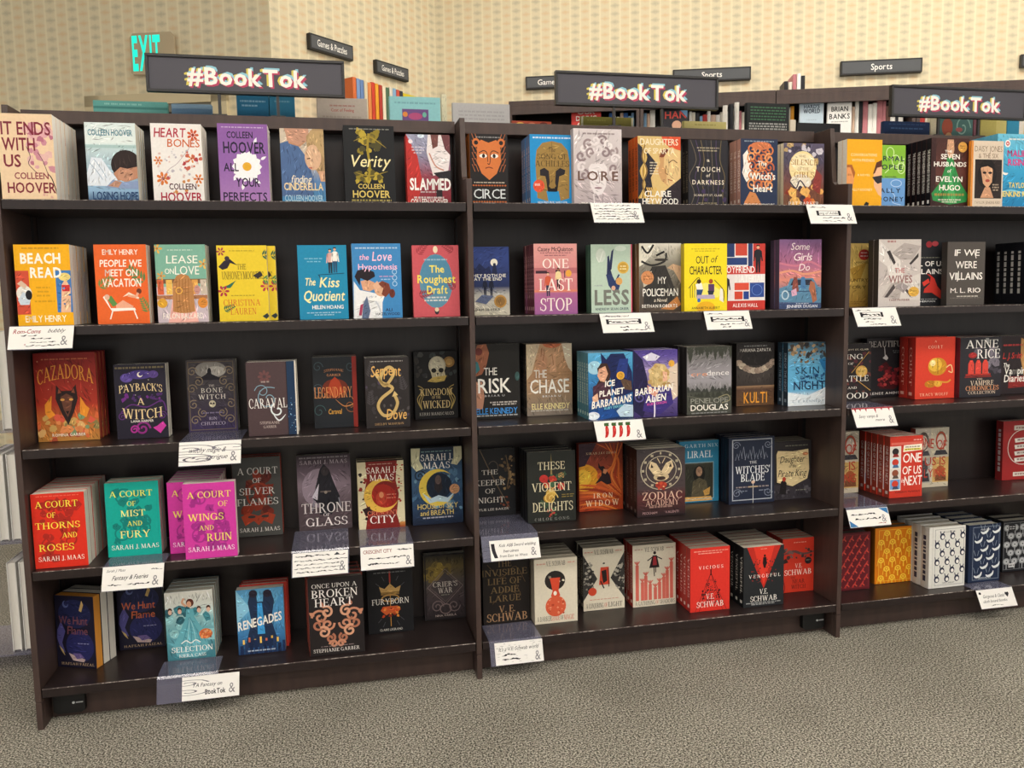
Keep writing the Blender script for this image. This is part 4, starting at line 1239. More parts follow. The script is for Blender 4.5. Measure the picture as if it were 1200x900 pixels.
bk('lease', .024, 3, '7cb09c', 'd8d2c6', 'teal paperback with a long-haired woman from behind',
   R(0, .0, 1, .46, 'c9b8c0') + R(0, .5, 1, .56, '7a5a40') + sum([R(.02 + .17 * k, .36, .14 + .17 * k, .55, ['d8623c', 'e8b85a', 'e4d0a8', '9a4638', 'e0a050', 'c8b8a8'][k]) for k in range(6)], []) + R(0, .3, 1, .35, 'a8704c') + P([(.24, .1), (.3, .3), (.72, .3), (.78, .1), (.8, 0), (.2, 0)], 'f0b4a8') + P([(.3, .14), (.32, .5), (.4, .6), (.52, .63), (.64, .6), (.72, .5), (.74, .14), (.6, .12), (.45, .12)], 'b8804c') + sum([ST([(.4 + .06 * k, .56), (.38 + .06 * k, .3), (.4 + .06 * k, .13)], .008, '96622f') for k in range(5)], []) + RING(.44, .41, .07, .045, .012, 'e8b04c') + E(.1, .25, .1, .06, 'd8a030') + E(.9, .25, .1, .07, 'd98a34') + E(.8, .42, .06, .06, 'c89088') + FL(.05, .95, .07, 5, 'e8b04c', 'c07828') + FL(.1, .6, .06, 5, 'e0a24a', 'b87028') + FL(.95, .75, .07, 5, 'e8b858', 'c07828')
   + ML(.5, .93, .5, .014, 'cfe0d4') + T('LEASE', .53, .81, .62, .1, 'f4f1e6', .0, sh=.1) + T('ON', .27, .66, .18, .07, 'f4f1e6', .0) + T('LOVE', .62, .67, .48, .11, 'f4f1e6', .0, sh=.05) + T('FALON BALLARD', .5, .085, .8, .07, 'f6ece0', .004))
SANS = False
bk('unhoney', .024, 2, 'e6c831', 'd8bc30', 'bright yellow paperback with toucan and palm fronds',
   P([(.02, .72), (.14, .8), (.26, .82), (.4, .74), (.26, .77), (.2, .7), (.1, .68)], '2a2430') + E(.2, .83, .05, .03, '3a3038') + P([(.02, .44), (.2, .48), (.36, .54), (.24, .44)], '2f6a58') + FL(.08, .92, .06, 6, 'a03a48', 'd8a030') + FL(.1, .4, .08, 6, 'b03048', 'd8a030') + FL(.96, .46, .08, 6, 'b83048', 'e0a838') + FROND(.86, .86, .2, .2, '2f5c4a') + FROND(.86, .56, .2, -.2, '4a8048') + FROND(.06, .14, .16, .4, '3a6a4a') + P([(.86, .06), (.96, .1), (1, .06), (.94, .02)], '2a3438') + P([(.7, .6), (.86, .66), (.9, .6), (.8, .56)], '2a2a34')
   + ML(.5, .93, .5, .014, 'a89020') + T('THE', .48, .72, .18, .07, '4a3a18', .0) + T('UNHONEYMOONERS', .5, .605, .84, .1, '4a3a18', .004) + ML(.5, .34, .5, .014, 'a08420') + T('CHRISTINA', .46, .245, .74, .085, 'd0622a', .004) + T('LAUREN', .48, .13, .52, .085, 'd0622a', .004), dx=.021)
SANS = True
bk('kiss', .024, 2, '1f88b0', '6a5a48', 'blue paperback with a couple kissing above script',
   FIG(.66, .62, .33, 'd8a8a0', '24303c', 'd8a888') + FIG(.76, .63, .34, 'f0ece4', '2a5070', 'd8a888') + ST([(.4, .6), (.94, .62)], .008, '14303f') + ST([(.42, .6), (.46, .5), (.42, .42)], .01, '14303f') + ML(.32, .82, .36, .014, '8fc4d8') + ML(.34, .78, .3, .014, '8fc4d8')
   + T('The', .24, .51, .22, .1, 'f2e9a8', .008, sh=.25) + T('Kiss', .64, .5, .4, .13, 'f2e9a8', .012, sh=.25) + T('Quotient', .52, .32, .84, .14, 'f2e9a8', .012, sh=.25) + T('HELEN HOANG', .58, .165, .64, .05, 'f4f1ea', .012) + ML(.5, .09, .7, .014, 'b8d8e4') + ML(.5, .06, .4, .014, 'b8d8e4'))
bk('love', .024, 2, '3f86c0', 'cfdde8', 'blue paperback with a couple in lab coats',
   P([(0, 0), (.02, .5), (.14, .38), (.42, .34), (.6, .3), (.58, 0)], 'e9e9ea') + P([(.16, 0), (.2, .2), (.28, .3), (.34, .1), (.3, 0)], '5a6a88') + P([(.14, .18), (.2, .2), (.16, .04), (.1, .04)], 'a83a5a') + ST([(.36, .3), (.5, .18), (.56, .06)], .02, 'c4c8d0') + P([(.3, .24), (.55, .34), (.64, .3), (.6, .22)], 'f2f0ee') + P([(.16, .5), (.3, .52), (.44, .48), (.46, .4), (.34, .36), (.2, .38)], 'd9a280') + P([(.04, .56), (.1, .64), (.26, .67), (.44, .62), (.46, .56), (.3, .5), (.16, .54), (.14, .44)], '241c22') + E(.58, .39, .15, .1, 'd8a888') + P([(.52, .46), (.6, .5), (.74, .46), (.78, .36), (.66, .28), (.58, .32), (.62, .4)], '7a3c2c') + E(.8, .33, .06, .06, '6a3024') + P([(.4, .44), (.5, .5), (.56, .42), (.46, .38)], 'e0b090')
   + sum([RING(.86, .62 - .08 * k, .05, .035, .008, 'bcd8ec') for k in range(3)], []) + ML(.7, .56, .3, .014, 'd89ac0') + ML(.68, .52, .2, .014, 'bcd8ec') + ML(.5, .94, .86, .018, 'cfe0ec') + T('the', .25, .82, .2, .075, 'f2b8d0', .012, sh=.2) + T('Love', .62, .83, .4, .12, 'f4c4d8', .012, sh=.2) + T('Hypothesis', .52, .69, .8, .075, 'f2c0d6', .012) + T('ALI', .72, .11, .14, .04, '223') + T('HAZELWOOD', .7, .055, .5, .035, '223', .01))
bk('roughest', .024, 1, 'c8565e', 'a84a50', 'coral paperback with yellow title on blue oval',
   E(.5, .5, .36, .38, '5b8ba2') + E(.5, .58, .33, .28, '4f86a4') + FROND(.08, .86, .2, .8, 'a03a44') + FROND(.92, .9, .18, 2.6, '9a3a42') + FROND(.08, .3, .2, .2, '8f3a44') + FROND(.92, .36, .18, 2.2, '8f3a44') + E(.5, .94, .05, .05, 'e8d8b8') + E(.5, .08, .05, .05, '2a2a34') + E(.5, .1, .045, .03, 'e2c8a8')
   + T('The', .52, .67, .32, .1, 'f0dc58', .016) + T('Roughest', .51, .53, .82, .11, 'f0dc58', .016) + T('Draft', .52, .38, .44, .11, 'f0dc58', .016) + ML(.5, .8, .5, .02, 'a8c4d0') + ML(.5, .27, .4, .022, 'e8e4da') + ML(.5, .23, .52, .022, 'e8e4da'))
bk('bothdie', .024, 2, '2c3f78', '34448a', 'navy paperback with two silhouettes in white moonlight',
   GR([(0, 'cfc8b4'), (.3, 'b9b6ae'), (.42, '24305a'), (1, '34488c')]) + E(.62, .77, .09, .055, 'f0ecd8') + P([(.56, .6), (.6, .76), (.66, .76), (.7, .6)], '1c2446') + P([(0, .6), (0, .74), (.15, .68), (.25, .76), (.4, .68), (.5, .72), (.56, .6)], '1a2550') + FIG(.38, .28, .26, '161c34', '161c34', '161c34') + FIG(.54, .28, .26, '161c34', '161c34', '161c34') + P([(.3, .3), (.6, .28), (.4, .16), (.12, .2)], '5a6484') + E(.76, .2, .16, .095, 'b88a44') + E(.76, .2, .12, .07, '8f6a38') + T('THEY BOTH DIE', .46, .58, .9, .045, 'f0ece0', .01, gap=.2) + T('AT THE END', .46, .53, .7, .045, 'f0ece0', .01, gap=.2) + T('ADAM SILVERA', .4, .08, .7, .035, '4a4a48', .01, gap=.2), pages='3a4aa0')
SANS = False
bk('onelast', .025, 5, 'c67f88', '6e3a44', 'dusty pink paperback with large white serif title',
   GR([(0, '9a5c94'), (.3, 'a8608c'), (.33, 'd8825c'), (.36, 'c8767c'), (1, 'd99a94')]) + R(0, .58, 1, .66, 'b46a70') + R(.04, .58, .3, .62, '3a2430') + R(.5, .53, .6, .63, '2a2028') + R(.7, .52, .72, .62, '2a2028') + FIG(.56, .36, .3, 'e8d09a', '1d1a20', '8a5a40') + FIG(.32, .26, .34, 'c85a3c', '2c3048', 'e0b090') + E(.8, .58, .07, .05, 'e0a040')
   + T('Casey McQuiston', .5, .925, .82, .06, '3c2030', .01, sh=.1) + ML(.5, .87, .7, .014, '6a3a48') + ML(.5, .835, .5, .014, '6a3a48') + T('ONE', .5, .72, .6, .13, 'f4e8e0', .0) + T('LAST', .5, .42, .78, .17, 'f4e8e0', .0) + T('STOP', .5, .14, .74, .18, 'f4e8e0', .0), st='ONE LAST STOP', sc='d8a8a8')
SANS = True
bk('less', .025, 2, 'b9cdbb', '4a6a5a', 'mint paperback with a man falling head first',
   R(.97, 0, 1, 1, 'd8526a') + E(.24, .84, .12, .1, 'cfd8cc') + ST([(.14, .82), (.2, .74), (.26, .84), (.3, .9)], .01, 'e8ece4') + E(.72, .94, .14, .04, 'd0dccf') + P([(.4, .82), (.44, .84), (.48, .62), (.52, .54), (.46, .5), (.38, .56)], '2a3458') + P([(.5, .9), (.56, .94), (.55, .92), (.5, .64), (.44, .6), (.46, .76)], '2a3458') + P([(.36, .56), (.5, .56), (.62, .42), (.7, .4), (.66, .32), (.54, .3), (.42, .4)], '2c3a66') + ST([(.58, .44), (.68, .56)], .024, '2c3a66') + E(.68, .46, .08, .055, 'd9a05a') + E(.54, .36, .05, .035, 'd8ac90') + E(.78, .66, .14, .09, 'd9b050') + E(.78, .66, .11, .07, 'c49a3c') + ML(.78, .68, .14, .02, 'f2e4b0') + ML(.78, .64, .16, .02, 'f2e4b0')
   + T('LESS', .5, .225, .84, .21, '76786f', .03) + T('A NOVEL', .18, .4, .2, .018, '889') + T('ANDREW SEAN GREER', .5, .055, .82, .035, '2c3a4c', .014, gap=.16))
bk('police', .025, 2, 'd8cdbb', '8f6a4a', 'grey and cream paperback with man in shadow',
   GR([(0, '54483f'), (.3, '5c544c'), (.7, '8a8578'), (1, 'd8d2c4')]) + P([(0, 1), (.4, 1), (.3, .84), (.1, .7), (0, .66)], 'ded8c8') + ST([(.06, .96), (.2, .86), (.34, .98)], .03, '201e1c') + ST([(.05, .74), (.3, .68), (.6, .74), (.64, .86)], .03, '2a2826') + ST([(.4, .82), (.6, .88)], .03, '1a1818') + E(.52, .76, .16, .02, '37322e') + P([(.3, .66), (.62, .68), (.74, .5), (.86, .3), (.8, .1), (.1, .1), (.1, .4)], '353230') + P([(.06, .54), (.3, .6), (.2, .4), (.1, .36)], 'bfb4a2') + P([(.66, .64), (.82, .6), (1, .4), (1, .66), (.8, .7)], 'c2a080') + P([(.66, .1), (.9, .22), (1, .1), (.8, .02), (.5, .04)], 'c08048') + E(.19, .5, .15, .1, 'd08c5c') + ML(.19, .52, .18, .016, '8a5028') + ML(.19, .48, .18, .016, '8a5028')
   + T('MY', .54, .46, .2, .1, WH, .006) + T('POLICEMAN', .5, .285, .84, .11, WH, .006) + T('a Novel', .5, .17, .3, .05, 'e8dcc8', sh=.3) + T('BETHAN ROBERTS', .48, .085, .84, .045, WH, .014, gap=.2), y=.06)
bk('outof', .024, 1, 'f0d824', 'c8b01c', 'vivid yellow paperback with two men on steps',
   P([(.22, .3), (.4, .4), (.5, .42), (.62, .4), (.86, .3), (.8, .2), (.24, .2)], 'f4e674') + ST([(.1, .34), (.34, .5), (.34, .28)], .012, '4a3a20') + ST([(.7, .46), (.92, .3), (.92, .14)], .012, '4a3a20') + sum([ST([(.14 + .05 * k, .36 + .025 * k), (.14 + .05 * k, .2)], .008, '4a3a20') for k in range(4)], []) + P([(.26, .4), (.4, .42), (.44, .32), (.3, .3)], 'f2eee6') + P([(.28, .32), (.44, .32), (.38, .2), (.3, .18)], '2c4a78') + E(.34, .44, .05, .035, '3a2a20') + P([(.56, .4), (.7, .4), (.7, .28), (.56, .3)], '5a3a68') + P([(.54, .3), (.7, .3), (.64, .18), (.58, .2)], '2a3040') + E(.62, .44, .05, .035, 'a84a24') + P([(.3, .24), (.7, .24), (.72, .18), (.28, .18)], 'b8a8c0') + P([(.82, .16), (.84, .34), (.9, .32), (.92, .12)], 'e8e4d8') + E(.34, .16, .04, .03, '3a6ab0') + E(.5, .05, .22, .09, 'e8b020')
   + ML(.5, .92, .66, .014, 'a89420') + ML(.5, .89, .5, .014, 'a89420') + T('OUT', .42, .76, .3, .11, '24221c', .004) + T('of', .7, .77, .14, .1, '24221c', .0, sh=.35) + T('CHARACTER', .5, .605, .76, .12, '24221c', .01) + T('ANNABETH ALBERT', .5, .045, .66, .035, '24221c', .01, gap=.2))
bk('boyf', .024, 1, 'd24a3c', '8a3030', 'red, white and blue patchwork paperback with two men',
   R(0, 0, 1, 1, 'eae4e2') + R(0, .8, .32, 1, '2a3a68') + R(.34, .82, .6, 1, 'c84838') + R(0, .68, .6, .79, '2c4278') + R(.62, .66, .72, 1, '2a3a68') + R(.73, .66, 1, 1, 'c23c34') + R(0, .14, .3, .54, 'e8e0e0') + R(.32, .3, .64, .41, 'd8503c') + R(.66, .19, .98, .41, '2f4a92') + R(.32, .16, .5, .28, 'd0482f') + R(.52, .16, .64, .28, '26408a') + R(0, .54, 1, .66, 'c84038') + RING(.82, .3, .12, .085, .008, '6a8ad0') + FIG(.84, .56, .42, '24242c', '201e24', 'd8a888') + FIG(.12, .12, .44, '2c2c38', '24242c', 'd8a888') + R(0, 0, 1, .14, 'c83a30')
   + T('BOYFRIEND', .42, .61, .7, .1, 'f2ecea', .01) + T('MATERIAL', .66, .475, .62, .11, 'f6f2ee', .014) + R(0, 0, .0, .0, 'fff') + T('ALEXIS HALL', .56, .07, .56, .055, 'f4ece8', .016, gap=.2), y=.058)
bk('somegirls', .026, 2, 'a86a88', '5a4a5c', 'mauve sunset paperback with people on a car',
   GR([(0, '4a5a80'), (.2, '5a6488'), (.42, 'd98a78'), (.6, 'b06a88'), (1, '7c5a86')]) + ST([(0, .66), (.4, .62), (.7, .68), (1, .6)], .03, 'c8788c') + ST([(0, .52), (.3, .55), (.6, .5), (1, .54)], .03, 'e09a7c') + P([(0, .1), (0, .3), (.2, .34), (.26, .44), (.8, .44), (.92, .32), (1, .3), (1, .08)], '5a86a4') + P([(.26, .34), (.32, .42), (.76, .42), (.84, .34)], '2c3040') + R(.1, .24, .9, .26, '3a5a78') + RING(.14, .2, .09, .07, .02, 'b8ccd8') + P([(.3, .3), (.34, .46), (.42, .46), (.46, .26), (.36, .22)], '8a4a40') + P([(.5, .3), (.52, .46), (.6, .46), (.64, .28)], '4a78a8') + P([(.7, .28), (.74, .4), (.84, .38), (.9, .12), (.8, .08), (.76, .2)], 'a8684c') + P([(.28, .26), (.4, .3), (.42, .2), (.3, .18)], 'd8a8c0') + R(0, 0, 1, .08, '3a4a70')
   + T('Some', .5, .9, .44, .1, 'f0e0e0', .0, sh=.35) + T('Girls', .56, .75, .44, .11, 'f0e0e0', .0, sh=.35) + T('Do', .6, .6, .26, .1, 'f0e0e0', .0, sh=.35) + ML(.55, .075, .3, .012, 'd8dce8') + T('JENNIFER DUGAN', .54, .035, .74, .04, 'e8eaf2', .01))
bk('gold', .026, 1, 'caa650', 'a88838', 'old-gold paperback with a red round sticker',
   GR([(0, 'a8803a'), (.5, 'd0b060'), (1, 'd4b468')]) + E(.83, .82, .15, .085, 'c03c34') + ML(.83, .85, .18, .02, 'f0d8d0') + ML(.83, .8, .2, .02, 'f0d8d0') + P([(.45, .6), (.9, .7), (.75, .45), (.55, .4)], 'b48c3c') + T('A NOVEL', .78, .7, .36, .03, '5a4418') + T('COUNTRY', .6, .42, .7, .05, '5c441a', .01) + T('STORY', .6, .31, .6, .05, '5c441a', .01) + ML(.5, .08, .7, .014, '7a5c24') + ML(.5, .05, .5, .014, '7a5c24'))
bk('wives', .026, 2, 'c8bfba', '3c3634', 'crumpled white paperback with torn letters',
   P([(0, 1), (.3, .8), (.6, .95), (.5, .7), (.2, .6), (0, .7)], 'd6cec9') + P([(.3, .8), (.6, .95), (1, .9), (.8, .7), (.5, .7)], 'aca29e') + P([(0, .7), (.2, .6), (.3, .35), (0, .3)], 'beb4b0') + P([(.2, .6), (.5, .7), (.6, .4), (.3, .35)], 'ddd6d1') + P([(.5, .7), (.8, .7), (1, .5), (.6, .4)], 'c4bab6') + P([(.3, .35), (.6, .4), (.5, .1), (.1, .15)], 'b0a6a1') + P([(.6, .4), (1, .5), (1, .1), (.5, .1)], 'd2cac5') + P([(.18, .82), (.36, .62), (.4, .66), (.26, .84)], '3a3434') + P([(.72, .64), (.94, .8), (.94, .74), (.76, .62)], '3a3434') + P([(.14, .14), (.36, .34), (.4, .28), (.22, .14)], '4a4242') + P([(.62, .3), (.8, .18), (.76, .14), (.58, .28)], '4a4242') + P([(.38, .3), (.6, .2), (.72, .3), (.56, .36)], '9a9090') + E(.84, .22, .13, .075, 'd8a848') + ML(.84, .23, .16, .02, '9a7428')
   + T('THE', .5, .54, .24, .07, 'b87a78', .02) + T('WIVES', .52, .41, .56, .11, '8f6664', .02) + T('TARRYN FISHER', .5, .1, .5, .03, '7a4a48') + ML(.3, .97, .2, .03, 'a05050'))
bk('ofus', .026, 1, '26262a', '1c1c20', 'black paperback with a bleeding red hand',
   P([(.46, .26), (.6, .34), (.62, .44), (.5, .5), (.6, .48), (.72, .42), (.8, .3), (1, .16), (.9, .1), (.66, .2), (.44, .2)], 'c83a30') + P([(.4, .36), (.56, .42), (.6, .36), (.44, .3)], 'd84034') + E(.72, .96, .09, .04, 'b04048') + E(.56, .95, .08, .05, 'a03038') + ML(.6, .745, .5, .014, '998') + T('ALL OF US', .52, .65, .92, .075, 'f0ece6', .02) + T('VILLAINS', .5, .53, .9, .075, 'f0ece6', .02) + ML(.55, .1, .5, .014, 'aaa') + T('HERMAN', .55, .065, .4, .025, 'ddd', .01), y=.09)
bk('ifwe', .026, 1, '504a46', '3c3734', 'taupe paperback with jagged white hand lettering',
   T('IF WE', .52, .83, .66, .1, 'f2ede6', .004, sh=.1) + T('WERE', .5, .64, .56, .11, 'f2ede6', .006) + T('VILLAINS', .5, .46, .88, .11, 'f2ede6', .012) + ST([(.3, .54), (.3, .42), (.26, .38)], .012, 'f2ede6') + ST([(.7, .86), (.76, .74)], .012, 'f2ede6') + T('M. L. RIO', .5, .235, .8, .075, 'f2ede6', .01) + ML(.55, .14, .56, .018, 'e0d8cc') + ML(.5, .115, .8, .008, '8a827c'))
bk('series', .03, 5, '1c1c22', '17171c', 'black series paperback at the right photo edge', R(.1, .2, .9, .8, '2a2a32') , st='~', sc='b8b4b0', where=', beyond black spines, second shelf')
# ---------------------------------------------------------------- third shelf
SANS = False
bk('cazadora', .03, 3, '9a2a24', '7d1f20', 'red hardcover with a wolf head and flames',
   GR([(0, 'b8803c'), (.22, 'c06a30'), (.42, 'a83424'), (1, '8c2420')]) + Z(30, 0, 0, 1, .3, .015, .05, ['7a9068', 'c9a05a', 'd8683c', 'a84a30', '8a7a48', 'e0b070'], 12) + Z(12, .2, .1, .9, .32, .02, .05, ['d85a44', 'e08a50'], 13) + P([(.14, .42), (.26, .52), (.24, .36), (.3, .3), (.2, .26), (.14, .32)], 'e8902c') + P([(.72, .5), (.8, .4), (.86, .36), (.8, .26), (.7, .3)], 'e8902c') + Z(16, .05, .5, .95, .95, .003, .006, ['e0a070'], 14)
   + P([(.32, .48), (.34, .64), (.42, .57), (.58, .57), (.66, .64), (.68, .48), (.6, .32), (.5, .18), (.4, .32)], '2c1c1a') + P([(.36, .54), (.38, .6), (.42, .55)], '8a4a34') + P([(.64, .54), (.62, .6), (.58, .55)], '8a4a34') + P([(.4, .5), (.5, .54), (.6, .5), (.56, .36), (.5, .27), (.44, .36)], '6a4030') + E(.43, .47, .035, .014, 'e0a050') + E(.57, .47, .035, .014, 'e0a050') + P([(.47, .34), (.53, .34), (.5, .3)], '1a1010')
   + ML(.5, .93, .74, .014, 'd87a50') + T('CAZADORA', .5, .72, .9, .16, 'ea9a3c', .012, arc=.07) + T('ROMINA GARBER', .5, .07, .54, .032, 'f4ead8', .012, gap=.2), hard=True, pages='b8604a', dx=.001)
bk('payback', .026, 2, '24202e', '1c1926', 'dark paperback with moon, vines and gold title',
   E(.24, .82, .12, .06, '5c4a94') + E(.5, .86, .26, .06, '4a3a80') + MOON(.5, .86, .035, 'f0e8d0', a=.6) + E(.76, .86, .1, .05, '5a4488') + Z(20, .1, .5, .9, .6, .012, .03, ['4a2a64', '6a2a7c'], 15) + ST([(.1, .36), (.3, .46), (.6, .42), (.9, .5), (.98, .36)], .016, '5a2a70') + P([(.7, .14), (.84, .06), (.96, .16), (.9, .22), (.78, .16)], 'c83a9c') + SWIRL(.5, .13, .1, .025, '8a2a7c', 1.5) + SWIRL(.34, .12, .06, .02, 'a8308c', 1.5) + Z(10, .08, .3, .95, .9, .004, .007, ['e8e0c8'], 16) + SWIRL(.12, .3, .06, .012, '5a2a70') + SWIRL(.9, .3, .06, .012, '5a2a70')
   + ML(.5, .955, .94, .024, '8a7c58') + T('PAYBACK\'S', .5, .665, .84, .1, 'e8cf9a', .012, arc=.03) + T('A', .49, .5, .14, .09, 'e8cf9a', .012) + T('WITCH', .51, .355, .78, .13, 'e8cf9a', .014, arc=-.03) + T('LANA HARPER', .5, .235, .44, .03, 'f0e8dc', .012))
bk('bone', .026, 3, '3a3442', '221f28', 'grey-violet paperback with ornate scrolls and skull',
   GR([(0, '3c3058'), (.3, '3a3242'), (.6, '4a444a'), (1, '4a4448')]) + E(.5, .86, .32, .12, '8f8a84') + E(.6, .84, .2, .07, 'b4aea6') + P([(.2, .72), (.4, .8), (.47, .86), (.52, .8), (.76, .72)], '242028') + E(.47, .84, .04, .05, '1c1a20') + sum([SWIRL(x, y, .07, .012, '8d7c64', 1.4, a, d) for x, y, a, d in ((.12, .84, 0, 1), (.88, .84, PI, -1), (.1, .6, 0, 1), (.9, .6, PI, -1), (.12, .38, 1, 1), (.88, .38, 2, -1), (.14, .16, 0, 1), (.86, .16, PI, -1), (.3, .26, 2, 1), (.7, .26, 1, -1), (.24, .7, 2, -1), (.76, .7, 1, 1))], []) + E(.5, .385, .07, .05, 'c9bfa4') + E(.47, .39, .018, .014, '2a242c') + E(.53, .39, .018, .014, '2a242c') + FRAME(.03, .02, .97, .98, .012, '6d5f50')
   + T('THE', .5, .64, .12, .03, 'e0d8cc') + T('BONE', .5, .575, .44, .065, 'eee8dc', .01, gap=.25) + T('WITCH', .5, .485, .56, .065, 'eee8dc', .01, gap=.25) + ML(.5, .26, .4, .018, '8a80a0') + T('RIN', .5, .18, .16, .04, 'b8aec0') + T('CHUPECO', .5, .11, .5, .045, 'b8aec0'))
bk('caraval', .026, 3, '4a3a3c', '221e22', 'brown paperback stepped over a blue starry strip',
   R(0, 0, .8, 1, '4c3b3d') + R(.8, 0, .97, 1, '1c3350') + Z(24, .81, .02, .96, .5, .003, .009, ['6a9ac0', 'b8d0e0', '3a6a98'], 17) + R(.97, 0, 1, 1, 'd8d0c4') + R(.795, 0, .81, 1, '2a2022') + SWIRL(.42, .5, .17, .012, '7ea0b0', 1.3, 1) + SWIRL(.3, .6, .1, .01, '7ea0b0', 1.2, 3, -1) + SWIRL(.6, .34, .1, .02, 'dfe6e8', 1.0, 2) + ST([(.5, .3), (.62, .2), (.76, .28)], .02, 'dfe6e8', taper=True) + FL(.36, .8, .09, 8, '6a4444', '4c3b3d') + ML(.37, .73, .16, .02, 'a89a94')
   + T('CARAVAL', .41, .44, .76, .13, 'f0ece6', .008, sh=-.05) + T('STEPHANIE', .43, .175, .4, .035, 'c9b8b0') + T('GARBER', .43, .12, .26, .035, 'c9b8b0'))
bk('legend', .03, 3, '22252a', '1a1a1e', 'black paperback with red glow and orange title',
   E(.5, .55, .3, .14, '6a2a1c') + P([(.3, .5), (.4, .66), (.5, .72), (.6, .66), (.7, .5), (.5, .42)], 'a83c20') + SWIRL(.12, .86, .08, .01, '3c5058', 1.3) + SWIRL(.86, .86, .08, .01, '3c5058', 1.3, 0, -1) + SWIRL(.12, .24, .1, .01, '3c5a5c', 1.3) + SWIRL(.84, .3, .1, .012, '8a5a34', 1.3, 0, -1) + SWIRL(.1, .55, .08, .01, '3c4a54') + ST([(.5, .4), (.7, .3), (.92, .34), (.86, .44)], .014, 'c8864c', taper=True) + R(.9, 0, 1, 1, '8f2c24') + T('STEPHANIE', .48, .8, .44, .032, 'c98a5c', arc=.02) + T('GARBER', .48, .745, .32, .032, 'c98a5c') + T('LEGENDARY', .45, .5, .86, .15, 'dc9458', .0) + T('Caraval', .48, .23, .3, .07, 'd8a040', sh=.1), pages='d8cfc0')
bk('serpent', .026, 3, '2c2727', '201c1c', 'dark brown paperback with a gold snake loop',
   Z(26, .02, .1, .98, .9, .012, .035, ['4a4446', '3a3638', '55504e', '4a3f52'], 18) + FROND(.1, .7, .2, 1.4, '454043') + FROND(.9, .5, .2, 1.8, '454043') + FROND(.12, .3, .2, 1.6, '454043') + ST([(.3, .72), (.44, .6), (.6, .7), (.66, .8), (.56, .86), (.42, .8), (.36, .66), (.62, .56), (.36, .42), (.28, .3), (.4, .18), (.6, .2), (.72, .34), (.66, .46)], .045, 'c2a468', 6) + ST([(.3, .72), (.24, .78)], .05, 'd0b478') + P([(.6, .44), (.66, .52), (.74, .46)], 'd0b478')
   + ML(.5, .945, .74, .014, 'a8a09a') + T('Serpent', .48, .8, .68, .15, 'dfae62', .004, sh=.1, arc=.02) + T('Dove', .7, .19, .46, .15, 'dfae62', .006, sh=.15) + T('SHELBY MAHURIN', .52, .055, .66, .03, 'c9a06a', .01, gap=.2))
bk('kingdom', .028, 1, '1c1a1b', '141213', 'black hardcover with a large bone-white skull',
   Z(26, 0, .6, 1, 1, .02, .05, ['3a4040', '2c2c2e', '4a4a48', '383430'], 19) + E(.82, .84, .13, .08, '9a7440') + E(.82, .84, .08, .05, 'c09a5c') + E(.54, .79, .2, .14, 'c2baa0') + E(.54, .8, .16, .12, 'd5cdb4') + P([(.38, .72), (.7, .72), (.74, .62), (.58, .58), (.42, .6)], 'c2b898') + E(.46, .72, .06, .035, '201c1a') + E(.63, .72, .06, .035, '201c1a') + P([(.52, .68), (.57, .68), (.545, .64)], '2a2420') + P([(.3, .56), (.44, .62), (.76, .64), (.7, .56), (.5, .54)], 'c9ac5c') + sum([ST([(.08 + .03 * k, .5 - .05 * k), (.2, .44 - .04 * k), (.06 + .04 * k, .3 - .03 * k), (.16, .14)], .012, 'b09858') + ST([(.92 - .03 * k, .5 - .05 * k), (.8, .44 - .04 * k), (.94 - .04 * k, .3 - .03 * k), (.84, .14)], .012, 'b09858') for k in range(3)], [])
   + T('KINGDOM', .5, .4, .74, .1, 'e0c78c', .0) + T('OF THE', .5, .32, .2, .04, 'e0c78c') + T('WICKED', .5, .215, .64, .11, 'e0c78c', .0) + T('KERRI MANISCALCO', .5, .075, .8, .045, 'b8b2a8', .006, gap=.18), hard=True)
SANS = True
bk('risk', .026, 2, '23211f', '1c1a1a', 'black paperback with a shoulder and blue author line',
   P([(0, .98), (.3, 1), (.36, .88), (.3, .72), (.2, .6), (0, .56)], 'a8684c') + E(.14, .9, .08, .05, '7a3a34') + P([(0, .8), (.12, .76), (.16, .66), (.02, .58)], '3c8088') + P([(.02, .5), (.2, .5), (.24, .3), (.2, .14), (.02, .12)], 'b8856c') + P([(0, 1), (.12, 1), (.06, .9), (0, .9)], '4a3a34') + E(.95, .56, .05, .06, '3a5a58') + T('THE', .38, .635, .28, .1, WH, .004) + T('RISK', .46, .445, .7, .19, WH, .008) + T('BRIAR U', .46, .31, .42, .025, 'bbb', gap=.5) + ML(.66, .22, .6, .018, 'd8d0c8') + ML(.66, .19, .5, .018, 'd8d0c8') + T('ELLE KENNEDY', .5, .105, .88, .08, '3f8fd8', .012) + ML(.5, .045, .88, .016, 'ccc'))
